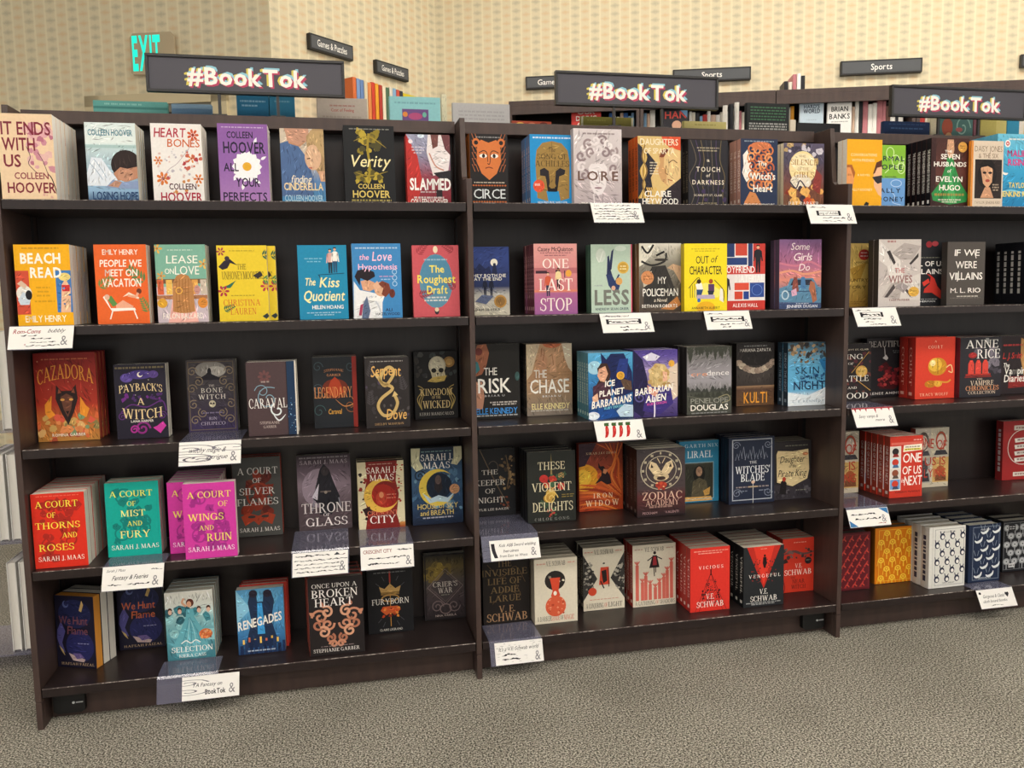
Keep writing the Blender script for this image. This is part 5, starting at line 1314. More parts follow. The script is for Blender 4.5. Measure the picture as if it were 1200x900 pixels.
bk('chase', .027, 3, 'b08a64', '1e1e22', 'tan paperback with hands at a throat',
   GR([(0, '857a70'), (.3, '9a7f64'), (.6, 'bb8f6a'), (1, 'cda27c')]) + P([(0, 1), (.3, 1), (.2, .8), (.12, .6), (0, .5)], 'd8c3a4') + P([(1, 1), (.78, 1), (.84, .8), (.92, .66), (1, .6)], 'e2d2b8') + E(.56, 1.0, .2, .06, 'c8704c') + P([(.2, .72), (.3, .9), (.36, .96), (.4, .86), (.46, .8), (.44, .66), (.3, .6), (.22, .64)], 'c2906e') + ST([(.34, .94), (.32, .82)], .01, '8f6244') + ST([(.4, .88), (.36, .76)], .01, '8f6244') + P([(.5, .6), (.56, .82), (.66, .92), (.64, .76), (.66, .6)], 'd0a07c') + ST([(.56, .86), (.6, .7)], .012, 'a87856') + T('THE', .3, .585, .28, .11, WH, .004) + T('CHASE', .5, .41, .86, .19, WH, .008) + T('BRIAR U', .54, .27, .4, .025, 'ddd', gap=.5) + T('ELLE KENNEDY', .52, .13, .84, .08, 'f0e0a0', .012) + ML(.5, .07, .84, .016, 'd8d0c8') + ML(.75, .6, .4, .01, '9a7a5a') + ML(.75, .56, .4, .01, '9a7a5a'), st='THE CHASE', sc='888')
sky_ = GR([(0, '14305c'), (.3, '2a5a94'), (.7, '3a86bc'), (1, '5aa8d0')])
bk('ice', .022, 5, '2a6aa0', '3a7a88', 'blue paperback of a brunette by a huge dark figure',
   sky_ + E(.14, .78, .16, .1, '9cc8dc') + P([(.28, 1), (.3, .8), (.5, .98), (.8, .98), (.98, .7), (1, .4), (.6, .3), (.5, .6)], '1a2452') + P([(.62, .7), (.7, .9), (.9, .9), (.86, .6)], '26387a') + P([(.2, .76), (.28, .84), (.42, .84), (.5, .7), (.46, .5), (.3, .42), (.16, .5), (.24, .6)], '3a2620') + P([(.24, .76), (.38, .8), (.44, .68), (.36, .56), (.26, .58), (.2, .66)], 'd8a284') + ST([(.26, .7), (.32, .7)], .014, '3a2018') + P([(.1, .5), (.3, .56), (.5, .5), (.5, .3), (.1, .3)], '4a2c3a') + P([(.7, .62), (.96, .56), (.98, .42), (.8, .44)], '5a4436') + E(.72, .65, .09, .06, 'e0b040') + E(.72, .65, .065, .045, 'c89430') + P([(.08, .34), (.2, .4), (.22, .28), (.1, .26)], 'e0b090') + P([(0, .12), (.5, .18), (.7, .04), (.3, 0), (0, 0)], '1c4a90') + P([(.62, .12), (.8, .22), (1, .2), (1, .02), (.7, .03)], 'b8cfe0') + E(.1, .06, .14, .06, 'dfe8f0')
   + T('ICE', .48, .54, .22, .085, WH, .028, sh=.2, rot=.08) + T('PLANET', .52, .405, .56, .085, WH, .028, sh=.2, rot=.08) + T('BARBARIANS', .52, .265, .9, .105, WH, .028, sh=.2, rot=.1) + T('RUBY DIXON', .56, .18, .42, .035, '7fd0dc', .01, rot=.08), st='ICE PLANET BARBARIANS', sc='cfe0d0', back='2a4a50', pages='d8d0c0')
bk('alien', .022, 4, '5a4a94', '30285c', 'violet paperback of a curly blonde in a cloak',
   GR([(0, '3a2c64'), (.4, '6a5a94'), (.7, '9a8ab8'), (.9, '5a4a94'), (1, '4a3a84')]) + P([(.2, .9), (.4, .96), (.6, .9), (.5, .84), (.3, .84)], 'd8d4e4') + P([(0, 1), (0, .1), (.2, 0), (.36, .3), (.3, .6), (.2, .86)], '221e44') + P([(.76, .7), (1, .8), (1, .3), (.8, .2)], 'd8c4b0') + P([(.38, .72), (.5, .8), (.7, .78), (.82, .66), (.76, .5), (.56, .42), (.4, .46), (.34, .6)], 'c9ae78') + Z(18, .36, .46, .8, .76, .02, .04, ['b8965c', 'd8c08c', 'a8844c'], 20) + P([(.66, .68), (.76, .66), (.76, .54), (.66, .52)], 'e0ac90') + P([(.3, .46), (.56, .44), (.84, .42), (.9, .2), (.6, .04), (.2, .1)], '3c2f78') + P([(.3, .48), (.5, .4), (.6, .44), (.5, .3), (.34, .36)], 'd89a84') + E(.86, .79, .07, .05, 'e0a840') + ST([(.46, .3), (.47, .1), (.46, 0)], .02, 'e8e0f0') + SWIRL(.14, .3, .1, .02, '5a5490')
   + T('BARBARIAN', .46, .41, .86, .095, WH, .024, sh=.2, rot=.08) + T('ALIEN', .5, .285, .46, .1, WH, .024, sh=.2, rot=.06) + T('RUBY DIXON', .52, .205, .44, .035, 'e05aa8', .01, rot=.06), back='3a3058', pages='c9c2b8')
SANS = True
bk('cred', .028, 4, '6e6b6c', '2a2628', 'grey paperback with misty pine forest',
   GR([(0, '4a4a46'), (.3, '6c6a68'), (.5, '98949a'), (.65, '8f8b90'), (1, '55534e')]) + PINES(.32, .12, 12, '3a3c38', 21) + R(0, 0, 1, .33, '45463f') + PINES(.25, .1, 10, '34362f', 22) + PINES(1.02, .28, 12, '3c3e36', 23, -1) + ST([(.0, .28), (.5, .22), (1, .26)], .02, '55564c') + ST([(.7, .24), (.9, .28), (.96, .2), (.78, .16)], .014, '8a8468')
   + T('cre', .27, .6, .36, .06, 'e09a74', .0, gap=.14) + T('dence', .69, .61, .5, .075, 'e6e2e0', .0, gap=.14) + T('PENELOPE', .5, .2, .84, .075, '8f8f86', .0) + T('DOUGLAS', .5, .1, .84, .085, WH, .008) + ML(.5, .02, .8, .016, '999'), pages='cfc6b8')
bk('kulti', .028, 2, '3a3533', '2a2624', 'charcoal paperback with orange lettering and stormy light',
   GR([(0, '6a4c34'), (.26, '5a4234'), (.3, '8a6a50'), (.33, '3a3330'), (.55, '4a4340'), (.7, '35302f'), (1, '2c2828')]) + sum([E(.06 + .1 * k, .56 + .13 * abs(k / 9 - .5) * 2 * abs(k / 9 - .5) * 2, .1, .05, ['a89484', 'c4b4a0', '9a8678'][k % 3]) for k in range(10)], []) + R(0, .3, 1, .32, '9a7a5c') + E(.5, .76, .36, .12, '282424') + ML(.5, .955, .6, .014, 'aaa') + T('MARIANA ZAPATA', .5, .89, .82, .05, 'e2dcd4', .004, gap=.14) + T('KULTI', .5, .13, .62, .17, 'f0a43c', .012, gap=.16))
bk('skin', .03, 2, '4a9cc8', '2a3a48', 'ice-blue paperback with a frosty forest above',
   GR([(0, 'd5e2ec'), (.16, 'c4d8e6'), (.24, '6ab0d8'), (.6, '5aa4cc'), (.8, '6a9ab4'), (1, '3a5464')]) + Z(60, 0, .76, 1, 1, .015, .04, ['2a2c30', '4a4038', '8a7458', 'b89a74', '3a5a70', '5a7a90'], 24) + Z(26, .1, .68, .9, .86, .01, .025, ['a8865c', '3a322c', '7a6448'], 25) + P([(1, .76), (.75, .72), (1, .4)], '2f7ab0') + P([(0, .22), (.5, .16), (1, .3), (1, 0), (0, 0)], 'e2eaf0') + Z(20, .3, .34, 1, .5, .012, .03, ['1f4a78', '3a6a98'], 26)
   + T('SKIN', .47, .56, .58, .11, '1c2a44', .0, gap=.35) + T('OF THE', .5, .445, .42, .06, '1c2a44', .0, gap=.2) + T('NIGHT', .53, .32, .78, .13, '17284c', .006, gap=.2) + T('C. E. KENNEDY', .5, .07, .78, .04, '7a96ac', .0, gap=.4), st='SKIN OF THE NIGHT', sc='9ab', pages='b8b0a4')
SANS = False
bk('battle', .028, 2, '2a2426', '201a1c', 'black paperback with crossed gold blades and coin',
   Z(22, .3, .1, 1, .9, .015, .04, ['5a2a34', '402028', '6a3a34'], 27) + ST([(.5, .5), (.95, .86)], .04, 'c89a4c', 2, True) + ST([(.55, .42), (1, .18)], .04, 'd0a050', 2, True) + E(.76, .52, .15, .1, 'd8a850') + E(.76, .52, .11, .075, 'e0b868') + ML(.76, .52, .16, .03, '9a7428') + T('SCARLETT ST. CLAIR', .55, .9, .78, .026, 'd8ccb8') + T('KING', .48, .78, .62, .085, WH, .012) + T('OF', .48, .66, .14, .04, WH) + T('BATTLE', .54, .4, .8, .1, WH, .004) + T('AND', .52, .24, .24, .04, WH) + T('BLOOD', .5, .1, .86, .1, WH, .012))
bk('beaut', .028, 1, '262428', '1a181c', 'black hardcover with a cluster of red roses',
   P([(.38, .56), (.44, .4), (.28, .22), (.34, .14), (.7, .12), (.86, .2), (.74, .36), (.58, .5), (.5, .6)], '4a1c20') + Z(34, .3, .16, .84, .52, .02, .04, ['a83a3c', '8a2830', 'c04a48', '6a2026'], 28) + P([(.4, .66), (.48, .72), (.54, .66), (.5, .62)], 'c9c4c4') + ST([(.44, .86), (.46, .7)], .012, 'b8b4b4') + T('BEAUTIFUL', .5, .9, .9, .1, 'bcb6b2', .0) + ML(.82, .78, .34, .012, '888') + ML(.82, .75, .3, .012, '888') + T('RENEE AHDIEH', .5, .06, .86, .04, 'e8e2dc', .012, gap=.3), hard=True, y=.208)
bk('court', .04, 2, 'd8402c', 'a82c24', 'thick scarlet hardcover with a golden apple',
   E(.56, .52, .24, .145, 'c88a24') + E(.5, .55, .17, .11, 'e4b440') + E(.44, .58, .07, .05, 'f6e0a0') + ST([(.56, .66), (.57, .4)], .012, '8a5414') + ST([(.78, .5), (.9, .54), (.94, .42), (.84, .44)], .016, 'e8c890') + ST([(.3, .24), (.5, .28), (.8, .26), (.9, .3)], .026, 'd89838') + E(.38, .24, .14, .06, 'c07c20') + E(.58, .24, .1, .05, 'e0a83c') + T('A', .5, .93, .06, .03, 'f2c8a8') + T('COURT', .5, .84, .36, .05, 'f6d8bc', .0, gap=.35) + T('TRACY WOLFF', .48, .07, .72, .045, 'f2d0b0', .004, gap=.2), hard=True, st='COURT', sc='e8b0a0')
bk('rice', .036, 3, '2c2a30', '7a2830', 'black paperback with huge white author name and red arches',
   Z(16, .3, .4, 1, .8, .03, .07, ['5a5460', '77707c', '48424c'], 29) + sum([P([(.2 + .17 * k, .38), (.2 + .17 * k, .56), (.24 + .17 * k, .62), (.3 + .17 * k, .62), (.34 + .17 * k, .56), (.34 + .17 * k, .38)], 'd8483c') for k in range(3)], []) + R(.14, .36, .74, .39, 'a83028') + R(.12, .33, .76, .35, '8a2a24') + E(.3, .7, .1, .05, 'a02c2c') + P([(.6, .98), (.64, .88), (.7, .9), (.68, .98)], '999')
   + T('ANNE', .52, .885, .78, .135, 'f2eee8', .012) + T('RICE', .68, .72, .56, .15, 'f2eee8', .012) + T('THE', .48, .3, .14, .03, 'e8d8c0') + T('VAMPIRE', .54, .235, .56, .08, 'ecd8c0', .016) + T('CHRONICLES', .55, .15, .8, .075, 'f0a878', .016) + T('COLLECTION', .54, .075, .66, .05, 'ecd8c0', .016))
bk('diaries', .034, 2, '2c2326', '241c1e', 'dark paperback with a fair-haired face and red script',
   P([(.5, .96), (.7, .9), (.9, .9), (1, .8), (1, .3), (.6, .3), (.5, .6)], 'b88a54') + E(.8, .62, .18, .2, 'd8a47c') + P([(.2, .3), (.6, .3), (.7, .12), (.2, .1)], '8a2a28') + T('L. J. Smith', .3, .66, .5, .1, 'c83a34', .01, sh=.2) + T('The', .14, .5, .16, .07, WH, sh=.2) + T('Vampire', .4, .4, .62, .12, WH, .012, sh=.1) + T('Diaries', .36, .27, .54, .12, WH, .012, sh=.1) + ML(.3, .84, .5, .03, 'c04040'), where=', third shelf, right bookcase')
# ---------------------------------------------------------------- fourth shelf
def beast(c, s):
    return Z(26, .18, .12, .82, .9, .03, .075, [c], s, k=9) + SWIRL(.34, .8, .12, .02, c, 1.3, 1) + SWIRL(.68, .36, .12, .02, c, 1.3, 3, -1) + SWIRL(.3, .3, .11, .02, c, 1.3, 2)
bk('acotar', .035, 6, 'd8301f', 'b82418', 'thick red paperback with yellow capitals',
   beast('a8281e', 30) + ML(.5, .965, .8, .012, 'e87860') + T('A COURT', .47, .855, .8, .085, 'f2e04c', .004) + T('OF', .36, .71, .16, .07, 'f2e04c', .004) + T('THORNS', .47, .57, .84, .085, 'f2e04c', .01) + T('AND', .68, .43, .28, .07, 'f2e04c', .004) + T('ROSES', .42, .275, .66, .09, 'f2e04c', .01) + T('SARAH J. MAAS', .5, .125, .86, .062, 'f6ece0', .004), pages='e6dfd0', tilt=.8)
bk('mist', .036, 2, '12a89a', '0f8c80', 'thick turquoise paperback with yellow capitals',
   beast('0f7f78', 31) + T('A COURT', .48, .845, .8, .08, 'ecec60', .004) + T('OF', .48, .71, .16, .065, 'ecec60', .004) + T('MIST', .5, .58, .46, .085, 'f2f08c', .014) + T('AND', .52, .44, .28, .065, 'ecec60', .004) + T('FURY', .52, .295, .56, .095, 'f2f08c', .014) + T('SARAH J. MAAS', .51, .125, .88, .06, 'f0f4e8', .004), pages='d8c2b4')
_w = T('A COURT', .5, .845, .84, .085, 'ead85a', .004) + T('OF', .76, .715, .18, .07, 'ead85a', .004) + T('WINGS', .42, .55, .68, .09, 'f0e060', .014) + T('AND', .42, .405, .28, .065, 'ead85a', .004) + T('RUIN', .66, .275, .48, .1, 'f0e060', .014) + T('SARAH J. MAAS', .5, .125, .88, .062, 'f6e6f0', .004)
bk('wings', .034, 1, 'cc3a9c', 'b03086', 'foremost thick magenta paperback with yellow capitals', beast('a02c84', 32) + _w)
bk('wingsb', .034, 5, 'cc3a9c', 'b03086', 'thick magenta paperback half hidden by its twin', beast('a02c84', 33) + _w)
bk('silver', .03, 2, '4a4a48', '8a3c30', 'large grey hardcover with rust-red mask',
   Z(30, .16, .3, .84, .78, .03, .07, ['7a2a1e', '8f3522', '5f241c', '6e3a28'], 34, k=9) + SWIRL(.5, .5, .2, .03, '8f3522', 1.4) + P([(.14, .26), (.3, .3), (.5, .26), (.7, .3), (.86, .26), (.78, .14), (.6, .2), (.5, .14), (.4, .2), (.22, .14)], 'a03e26') + E(.36, .25, .08, .018, '3a3432') + E(.64, .25, .08, .018, '3a3432')
   + T('A COURT', .52, .83, .84, .085, 'd8d6d0', .008) + T('OF', .5, .71, .18, .06, 'd8d6d0', .006) + T('SILVER', .5, .575, .74, .085, 'e0ded8', .016) + T('FLAMES', .5, .44, .86, .085, 'e0ded8', .016) + T('SARAH J. MAAS', .52, .085, .84, .05, 'e8e4dc', .008), hard=True)
bk('throne', .022, 2, '4e4146', '1c1a1e', 'mauve-grey paperback with a hooded armed figure',
   GR([(0, '4a3e42'), (.3, '5c4c52'), (.6, '8c7a86'), (.8, '6a5a66'), (1, '33292f')]) + E(.4, .56, .32, .26, 'a08e9c') + P([(.5, .88), (.6, .8), (.66, .66), (.78, .44), (.74, .26), (.66, .3), (.62, .2), (.4, .2), (.38, .34), (.28, .42), (.36, .64), (.42, .8)], '24222a') + P([(.26, .44), (.4, .62), (.36, .4)], 'd8d0dc') + E(.52, .78, .07, .06, '3c3438') + ST([(.3, .4), (.26, .26)], .014, '8a8894') + ST([(.76, .42), (.8, .26)], .014, '8a8894') + R(.42, .5, .62, .52, '6a5e5a') + E(.52, .5, .03, .02, '9a8c80') + ML(.5, .965, .9, .018, '9a9298')
   + T('SARAH J. MAAS', .5, .905, .88, .05, 'b4a8ae', .006, gap=.2) + T('THRONE', .52, .295, .92, .13, 'eee6e4', .0) + T('OF', .52, .2, .12, .04, 'eee6e4') + T('GLASS', .52, .11, .78, .11, 'eee6e4', .0), y=.2)
bk('crescent', .03, 2, '8a2420', 'd0c4a0', 'cream-edged red paperback with yellow crescent moon',
   R(0, 0, 1, 1, 'd8cca8') + P([(.18, 1), (.86, 1), (.82, .7), (.88, .5), (.82, .2), (.9, 0), (.14, 0), (.2, .25), (.12, .5), (.2, .75)], '7c201c') + Z(20, .05, .05, .3, .95, .01, .03, ['8a2a20', '2a1a1c'], 35) + Z(16, .78, .3, .98, .95, .01, .02, ['a03024'], 36) + E(.52, .44, .3, .22, 'a0281e') + MOON(.5, .49, .25, 'e2b44c', a=.25, k=.8) + E(.5, .45, .12, .1, 'b8402c') + E(.5, .5, .05, .045, 'd88a60') + P([(.08, .3), (.24, .34), (.28, .24), (.16, .2)], '2a1418') + GR([(0, '8f3a20'), (.08, 'c98a48')], .88, 1) + ML(.72, .5, .2, .016, 'd88a70') + ML(.72, .45, .2, .016, 'd88a70')
   + T('SARAH J.', .52, .87, .64, .09, 'f0e8dc', .004) + T('MAAS', .52, .76, .52, .09, 'f0e8dc', .004) + ML(.5, .96, .5, .014, 'c8a090') + T('CRESCENT', .52, .235, .66, .06, 'e08060', .006) + T('CITY', .52, .135, .56, .11, 'f2ece4', .004), pages='6a6258', y=.166)
bk('sky', .038, 2, '23324a', '121a26', 'large dark blue hardcover with yellow moon and pale wings',
   GR([(0, '1c2438'), (.3, '2a4464'), (.6, '3c5c7c'), (1, '1c2636')]) + Z(44, 0, .2, 1, .72, .02, .05, ['4c7090', '38587a', '6a90a8', '24405e'], 37) + P([(0, 1), (.18, 1), (.16, .84), (.24, .74), (.1, .7), (0, .78)], 'ccc8a4') + P([(1, 1), (.84, 1), (.84, .86), (.78, .78), (.9, .76), (1, .84)], 'ccc8a4') + SWIRL(.16, .64, .08, .016, '1a2638') + E(.53, .5, .26, .17, '182436') + MOON(.5, .48, .24, 'dcc04c', a=.15, k=.82) + P([(.46, .62), (.58, .62), (.6, .46), (.52, .4), (.44, .46)], '2a2428') + E(.52, .58, .06, .06, '5a4a48') + P([(.2, .42), (.36, .34), (.52, .38), (.7, .34), (.86, .42), (.7, .28), (.5, .3), (.34, .28)], 'b4ccd8') + E(.84, .45, .1, .065, 'c8946c') + ML(.5, .95, .6, .012, '8aa')
   + T('SARAH J.', .5, .875, .62, .085, 'f0ece4', .004) + T('MAAS', .5, .77, .52, .085, 'f0ece4', .004) + T('HOUSE of SKY', .5, .24, .8, .065, 'd8c070', .006) + T('and BREATH', .48, .155, .66, .065, 'd8c070', .006) + ML(.5, .09, .6, .018, 'ccd'), hard=True, pages='8a8478')
bk('keeper', .03, 1, '242427', '1a1a1c', 'black hardcover with brown leaves and thin blades',
   ST([(.2, 1), (.46, .62), (.7, .3), (.86, .1)], .014, '6a5a48') + RING(.5, .72, .12, .1, .012, '5a5048', a0=-.6, a1=2.6) + Z(36, .66, .4, 1, .9, .012, .03, ['6a543c', '8a7050', '4a3c30', 'a88a60'], 38) + Z(10, .6, .1, .9, .3, .01, .02, ['8a4a30'], 39) + ST([(.8, .9), (.86, .6), (.8, .4)], .02, '7a6448', taper=True) + T('THE', .42, .655, .36, .07, 'dcd6cc', .0) + T('KEEPER', .42, .5, .7, .08, 'dcd6cc', .0) + T('OF', .42, .375, .22, .07, 'dcd6cc', .0) + T('NIGHT', .44, .24, .6, .08, 'e4ded4', .008) + T('KYLIE LEE BAKER', .46, .1, .76, .035, 'd0cac0', .006, gap=.15), hard=True, y=.212)
bk('violent', .035, 3, '272926', '17181a', 'black hardcover with red roses between gold-white letters',
   P([(.5, .98), (.53, .5), (.5, .04), (.47, .5)], '8a7a4c') + Z(14, .3, .5, .76, .68, .02, .045, ['a83028', 'c8503c', '3a5a40', 'd89a5c'], 40) + E(.34, .62, .09, .055, 'b0302c') + E(.7, .5, .08, .05, 'b8342c') + E(.48, .4, .1, .07, 'c9a24c') + E(.42, .34, .09, .06, 'b88c3c') + SWIRL(.48, .34, .1, .014, 'd8b868') + FROND(.56, .6, .16, .5, '3f5a40') + FROND(.44, .2, .14, 2.4, '3f5a40') + Z(8, .4, .08, .6, .2, .012, .025, ['4a6a4a', 'b84038'], 41)
   + T('THESE', .5, .8, .56, .11, 'ddd2b0', .0) + T('VIOLENT', .5, .5, .82, .12, 'ddd2b0', .0) + T('DELIGHTS', .52, .22, .84, .13, 'ddd2b0', .0) + ML(.84, .38, .26, .012, '9a8440') + ML(.84, .35, .26, .012, '9a8440') + T('CHLOE GONG', .5, .045, .72, .04, '9a9a94', .0, gap=.5), hard=True, pages='b8b2a4')
bk('widow', .03, 1, 'b8482a', '7c2c1c', 'fiery orange hardcover with a dark crouching woman',
   GR([(0, 'a83c20'), (.4, 'c4582a'), (.7, '8c3c28'), (1, '7a3428')]) + E(.12, .5, .32, .2, 'e8a02c') + E(.08, .5, .2, .12, 'f2c040') + P([(0, 1), (.4, 1), (.24, .8), (.14, .68), (0, .66)], '3a2430') + sum([ST([(.4 + .1 * k, 1.0), (.86 - .02 * k, .8 - .03 * k), (.9 - .08 * k, .5), (.96, .3 - .02 * k)], .03, ['d86a30', 'a83c22', 'e0803c'][k % 3], taper=True) for k in range(7)], []) + sum([ST([(0, .4 - .06 * k), (.4, .36 - .05 * k), (.9, .24 - .05 * k)], .035, ['d8622c', '98341e', 'e07c34'][k % 3], taper=True) for k in range(7)], []) + P([(.36, .4), (.5, .44), (.64, .38), (.74, .4), (.7, .52), (.62, .6), (.56, .66), (.52, .62), (.5, .52)], '2a1a1e') + P([(.44, .72), (.48, .66), (.56, .66), (.58, .62), (.52, .58), (.44, .64)], '1c1216') + P([(.56, .62), (.66, .6), (.6, .54), (.54, .56)], 'd08a60')
   + T('XIRAN JAY ZHAO', .5, .855, .68, .032, 'e8c8a0', .0, gap=.3) + T('IRON', .54, .225, .44, .07, 'f0dcb8', .0, gap=.4) + T('WIDOW', .52, .115, .76, .085, 'f0dcb8', .0, gap=.4), hard=True)
bk('zodiac', .033, 5, '3a3032', '171315', 'grey paperback with a moth inside a zodiac ring',
   GR([(0, '2a2022'), (.3, '54282a'), (.42, '463a3c'), (1, '3c3638')]) + RING(.5, .68, .43, .29, .012, 'b4aa94') + RING(.5, .68, .32, .21, .01, 'b4aa94') + sum([ML(.5 + .375 * math.cos(a), .68 + .25 * math.sin(a), .05, .035, 'c4b89c') for a in [2 * PI * k / 12 for k in range(12)]], []) + P([(.5, .66), (.4, .78), (.28, .82), (.24, .72), (.34, .62), (.46, .6)], 'd0ba94') + P([(.5, .66), (.6, .78), (.72, .82), (.76, .72), (.66, .62), (.54, .6)], 'd0ba94') + P([(.34, .72), (.3, .78), (.28, .72)], '2a2020') + P([(.66, .72), (.7, .78), (.72, .72)], '2a2020') + E(.5, .58, .16, .06, 'c2ac88') + E(.5, .56, .09, .03, '3a2a28') + E(.5, .46, .12, .05, 'a83828') + Z(8, .38, .4, .62, .5, .012, .03, ['c04a30', 'e0b080', '8a2a20'], 42) + ST([(.48, .78), (.42, .86)], .01, 'd0ba94') + ST([(.52, .78), (.58, .86)], .01, 'd0ba94')
   + T('ZODIAC', .52, .305, .82, .11, 'd8b4a0', .004) + T('ACADEMY', .52, .2, .7, .085, 'd0a898', .006) + ML(.5, .14, .5, .025, 'b08a80') + T('PECKHAM', .26, .055, .3, .035, 'a88') + T('VALENTI', .72, .055, .28, .035, 'a88'), pages='cfc6b6', st='ZODIAC ACADEMY', sc='6a6460')
bk('lirael', .026, 2, '2f80a4', '25688a', 'teal paperback framing a dark long-haired woman',
   R(.12, .06, .86, .64, '4a4a40') + R(.14, .08, .84, .62, '38382f') + E(.5, .46, .15, .14, '1c1a18') + E(.5, .5, .08, .08, 'a8846a') + P([(.3, .1), (.34, .34), (.5, .4), (.68, .34), (.76, .1)], '5c5440') + P([(.6, .18), (.78, .24), (.76, .12), (.64, .1)], 'c89a50') + P([(.08, .02), (.12, .09), (.8, .09), (.84, .02)], 'd8a860') + T('GARTH NIX', .56, .92, .84, .055, 'cfe0e8', .004, gap=.25) + T('LIRAEL', .52, .78, .64, .11, 'eaf0f0', .0) + FRAME(.11, .05, .87, .65, .008, 'a8c4cc'), y=.195)
bk('blade', .032, 3, '232a3e', '161a28', 'navy hardcover with silver frame and dagger',
   FRAME(.07, .05, .95, .97, .014, 'b0b4bc') + sum([ST([(.14 + .07 * k, .66 + .03 * (k % 3)), (.18 + .07 * k, .76 + .05 * ((k * 7) % 3)), (.22 + .07 * k, .66 + .02 * (k % 2))], .008, '8a90a0', 1) for k in range(10)], []) + ST([(.53, .32), (.53, .0)], .03, 'd0cec8', 2, True) + R(.42, .24, .64, .26, 'b8a080') + E(.53, .32, .04, .025, 'd8b8a0') + SWIRL(.18, .16, .07, .01, '7a8090') + SWIRL(.86, .16, .07, .01, '7a8090', 1.5, 0, -1) + SWIRL(.16, .88, .06, .01, '7a8090') + SWIRL(.86, .88, .06, .01, '7a8090', 1.5, 0, -1) + ML(.28, .25, .24, .02, 'a89a94') + ML(.78, .25, .24, .02, 'a89a94') + ML(.3, .19, .2, .016, '8890a0') + ML(.76, .19, .2, .016, '8890a0')
   + T('THE', .53, .62, .16, .04, 'e8e8ea', .008) + T("WITCHES'", .52, .51, .76, .11, 'eceef0', .008) + T('BLADE', .52, .39, .52, .11, 'eceef0', .004), hard=True, pages='d8d0c0')
bk('pirate', .03, 3, '2a2628', '1c191b', 'black paperback with parchment panel and script',
   P([(.08, .3), (.06, .78), (.1, .84), (.5, .82), (.92, .85), (.95, .5), (.9, .34), (.7, .28), (.5, .22), (.3, .26)], 'd8c294') + P([(0, .26), (.3, .24), (.5, .2), (.9, .34), (1, .3), (1, 0), (0, 0)], '38343a') + Z(16, .0, .0, 1, .2, .02, .05, ['4a464c', '2c282e', '5a565c'], 43) + P([(.14, .1), (.18, .3), (.26, .36), (.34, .28), (.32, .08)], '1c181a') + E(.27, .35, .05, .04, 'a83a28') + E(.84, .77, .08, .03, 'c8845c') + ML(.6, .92, .6, .014, '887') + T('Daughter', .5, .69, .66, .11, '2a2220', .0, sh=.3) + T('of the', .5, .57, .2, .05, '2a2220', sh=.3) + T('Pirate King', .5, .45, .76, .12, '2a2220', .0, sh=.3) + ML(.74, .15, .3, .014, '998'), pages='a8a090', dx=.001)
SANS = True
def panels(seed):
    return R(0, 0, 1, 1, 'c9bea8') + R(0, .52, .46, 1, 'b9b0a4') + R(.52, .52, 1, 1, 'c2b9a6') + R(0, .08, .46, .5, 'a8a49c') + R(.52, .08, 1, .5, 'cda868') + E(.76, .78, .16, .16, '8a6a54') + E(.76, .76, .12, .13, 'd0c2b4') + P([(.56, .54), (.62, .62), (.9, .62), (.98, .54)], '3c3a40') + E(.24, .78, .16, .16, '5a4a44') + E(.24, .76, .12, .12, 'c8b8a8') + P([(.04, .54), (.1, .62), (.38, .62), (.44, .54)], '4a4850') + E(.24, .34, .14, .12, '4a4448') + P([(.06, .1), (.1, .24), (.4, .24), (.44, .1)], '3a383e') + E(.76, .26, .14, .1, 'a85a34') + P([(.6, .1), (.62, .2), (.92, .2), (.94, .1)], '7a4a30') + RING(.76, .78, .15, .15, .02, 'b8402c') + T('ONE OF', .5, .74, .86, .16, 'b8402f', .004, rot=-.1) + T('US IS', .6, .44, .62, .14, 'b8402f', .004) + T('LYING', .6, .24, .66, .14, 'b8402f', .004)
bk('lyingl', .026, 1, 'c9bea8', '8a3a30', 'pale four-portrait paperback beside the dividing upright', panels(1), y=.17)
bk('next', .029, 5, 'c83a28', '9a3a2c', 'red paperback with portraits in white squares',
   R(0, .0, 1, 1, 'c8392a') + R(.04, .86, .98, .9, 'd86a5c') + R(.0, .12, .34, .84, 'e8e0d6') + sum([R(.02, .14 + .175 * k, .32, .3 + .175 * k, ['6a9ad0', 'd8d0c8', 'c8dce8', 'dcd4cc'][k]) + E(.17, .23 + .175 * k, .1, .055, ['c8402c', '8a4a34', 'c03a2c', '2c2628'][k]) + P([(.08, .14 + .175 * k), (.12, .19 + .175 * k), (.24, .19 + .175 * k), (.28, .14 + .175 * k)], ['3a4a6a', '5a4a44', '4a6a94', '8a2a28'][k]) for k in range(4)], []) + P([(.4, .74), (.98, .76), (.98, .86), (.42, .85)], 'f0e6d4') + ML(.7, .82, .46, .02, '4a4030') + R(.44, .765, .94, .795, 'e8dc50') + ML(.7, .78, .46, .02, '55502a') + ML(.85, .93, .26, .02, 'f0c8c0')
   + T('ONE', .68, .64, .56, .15, 'f6f0ea', .008, sh=.1) + T('OF US', .68, .44, .58, .13, 'f6f0ea', .008, sh=.1) + T('is', .42, .28, .1, .07, 'f6f0ea', .0, sh=.2) + T('NEXT', .72, .27, .54, .15, 'f6f0ea', .008, sh=.1) + T('KAREN M. McMANUS', .56, .09, .76, .03, '4a1c18', .006), st='ONE OF US IS NEXT', sc='d8c8c0', dx=-.0025)
bk('lyingr', .026, 1, 'c9bea8', '8a3a30', 'pale four-portrait paperback leaning right of the red pile', panels(2), y=.165)
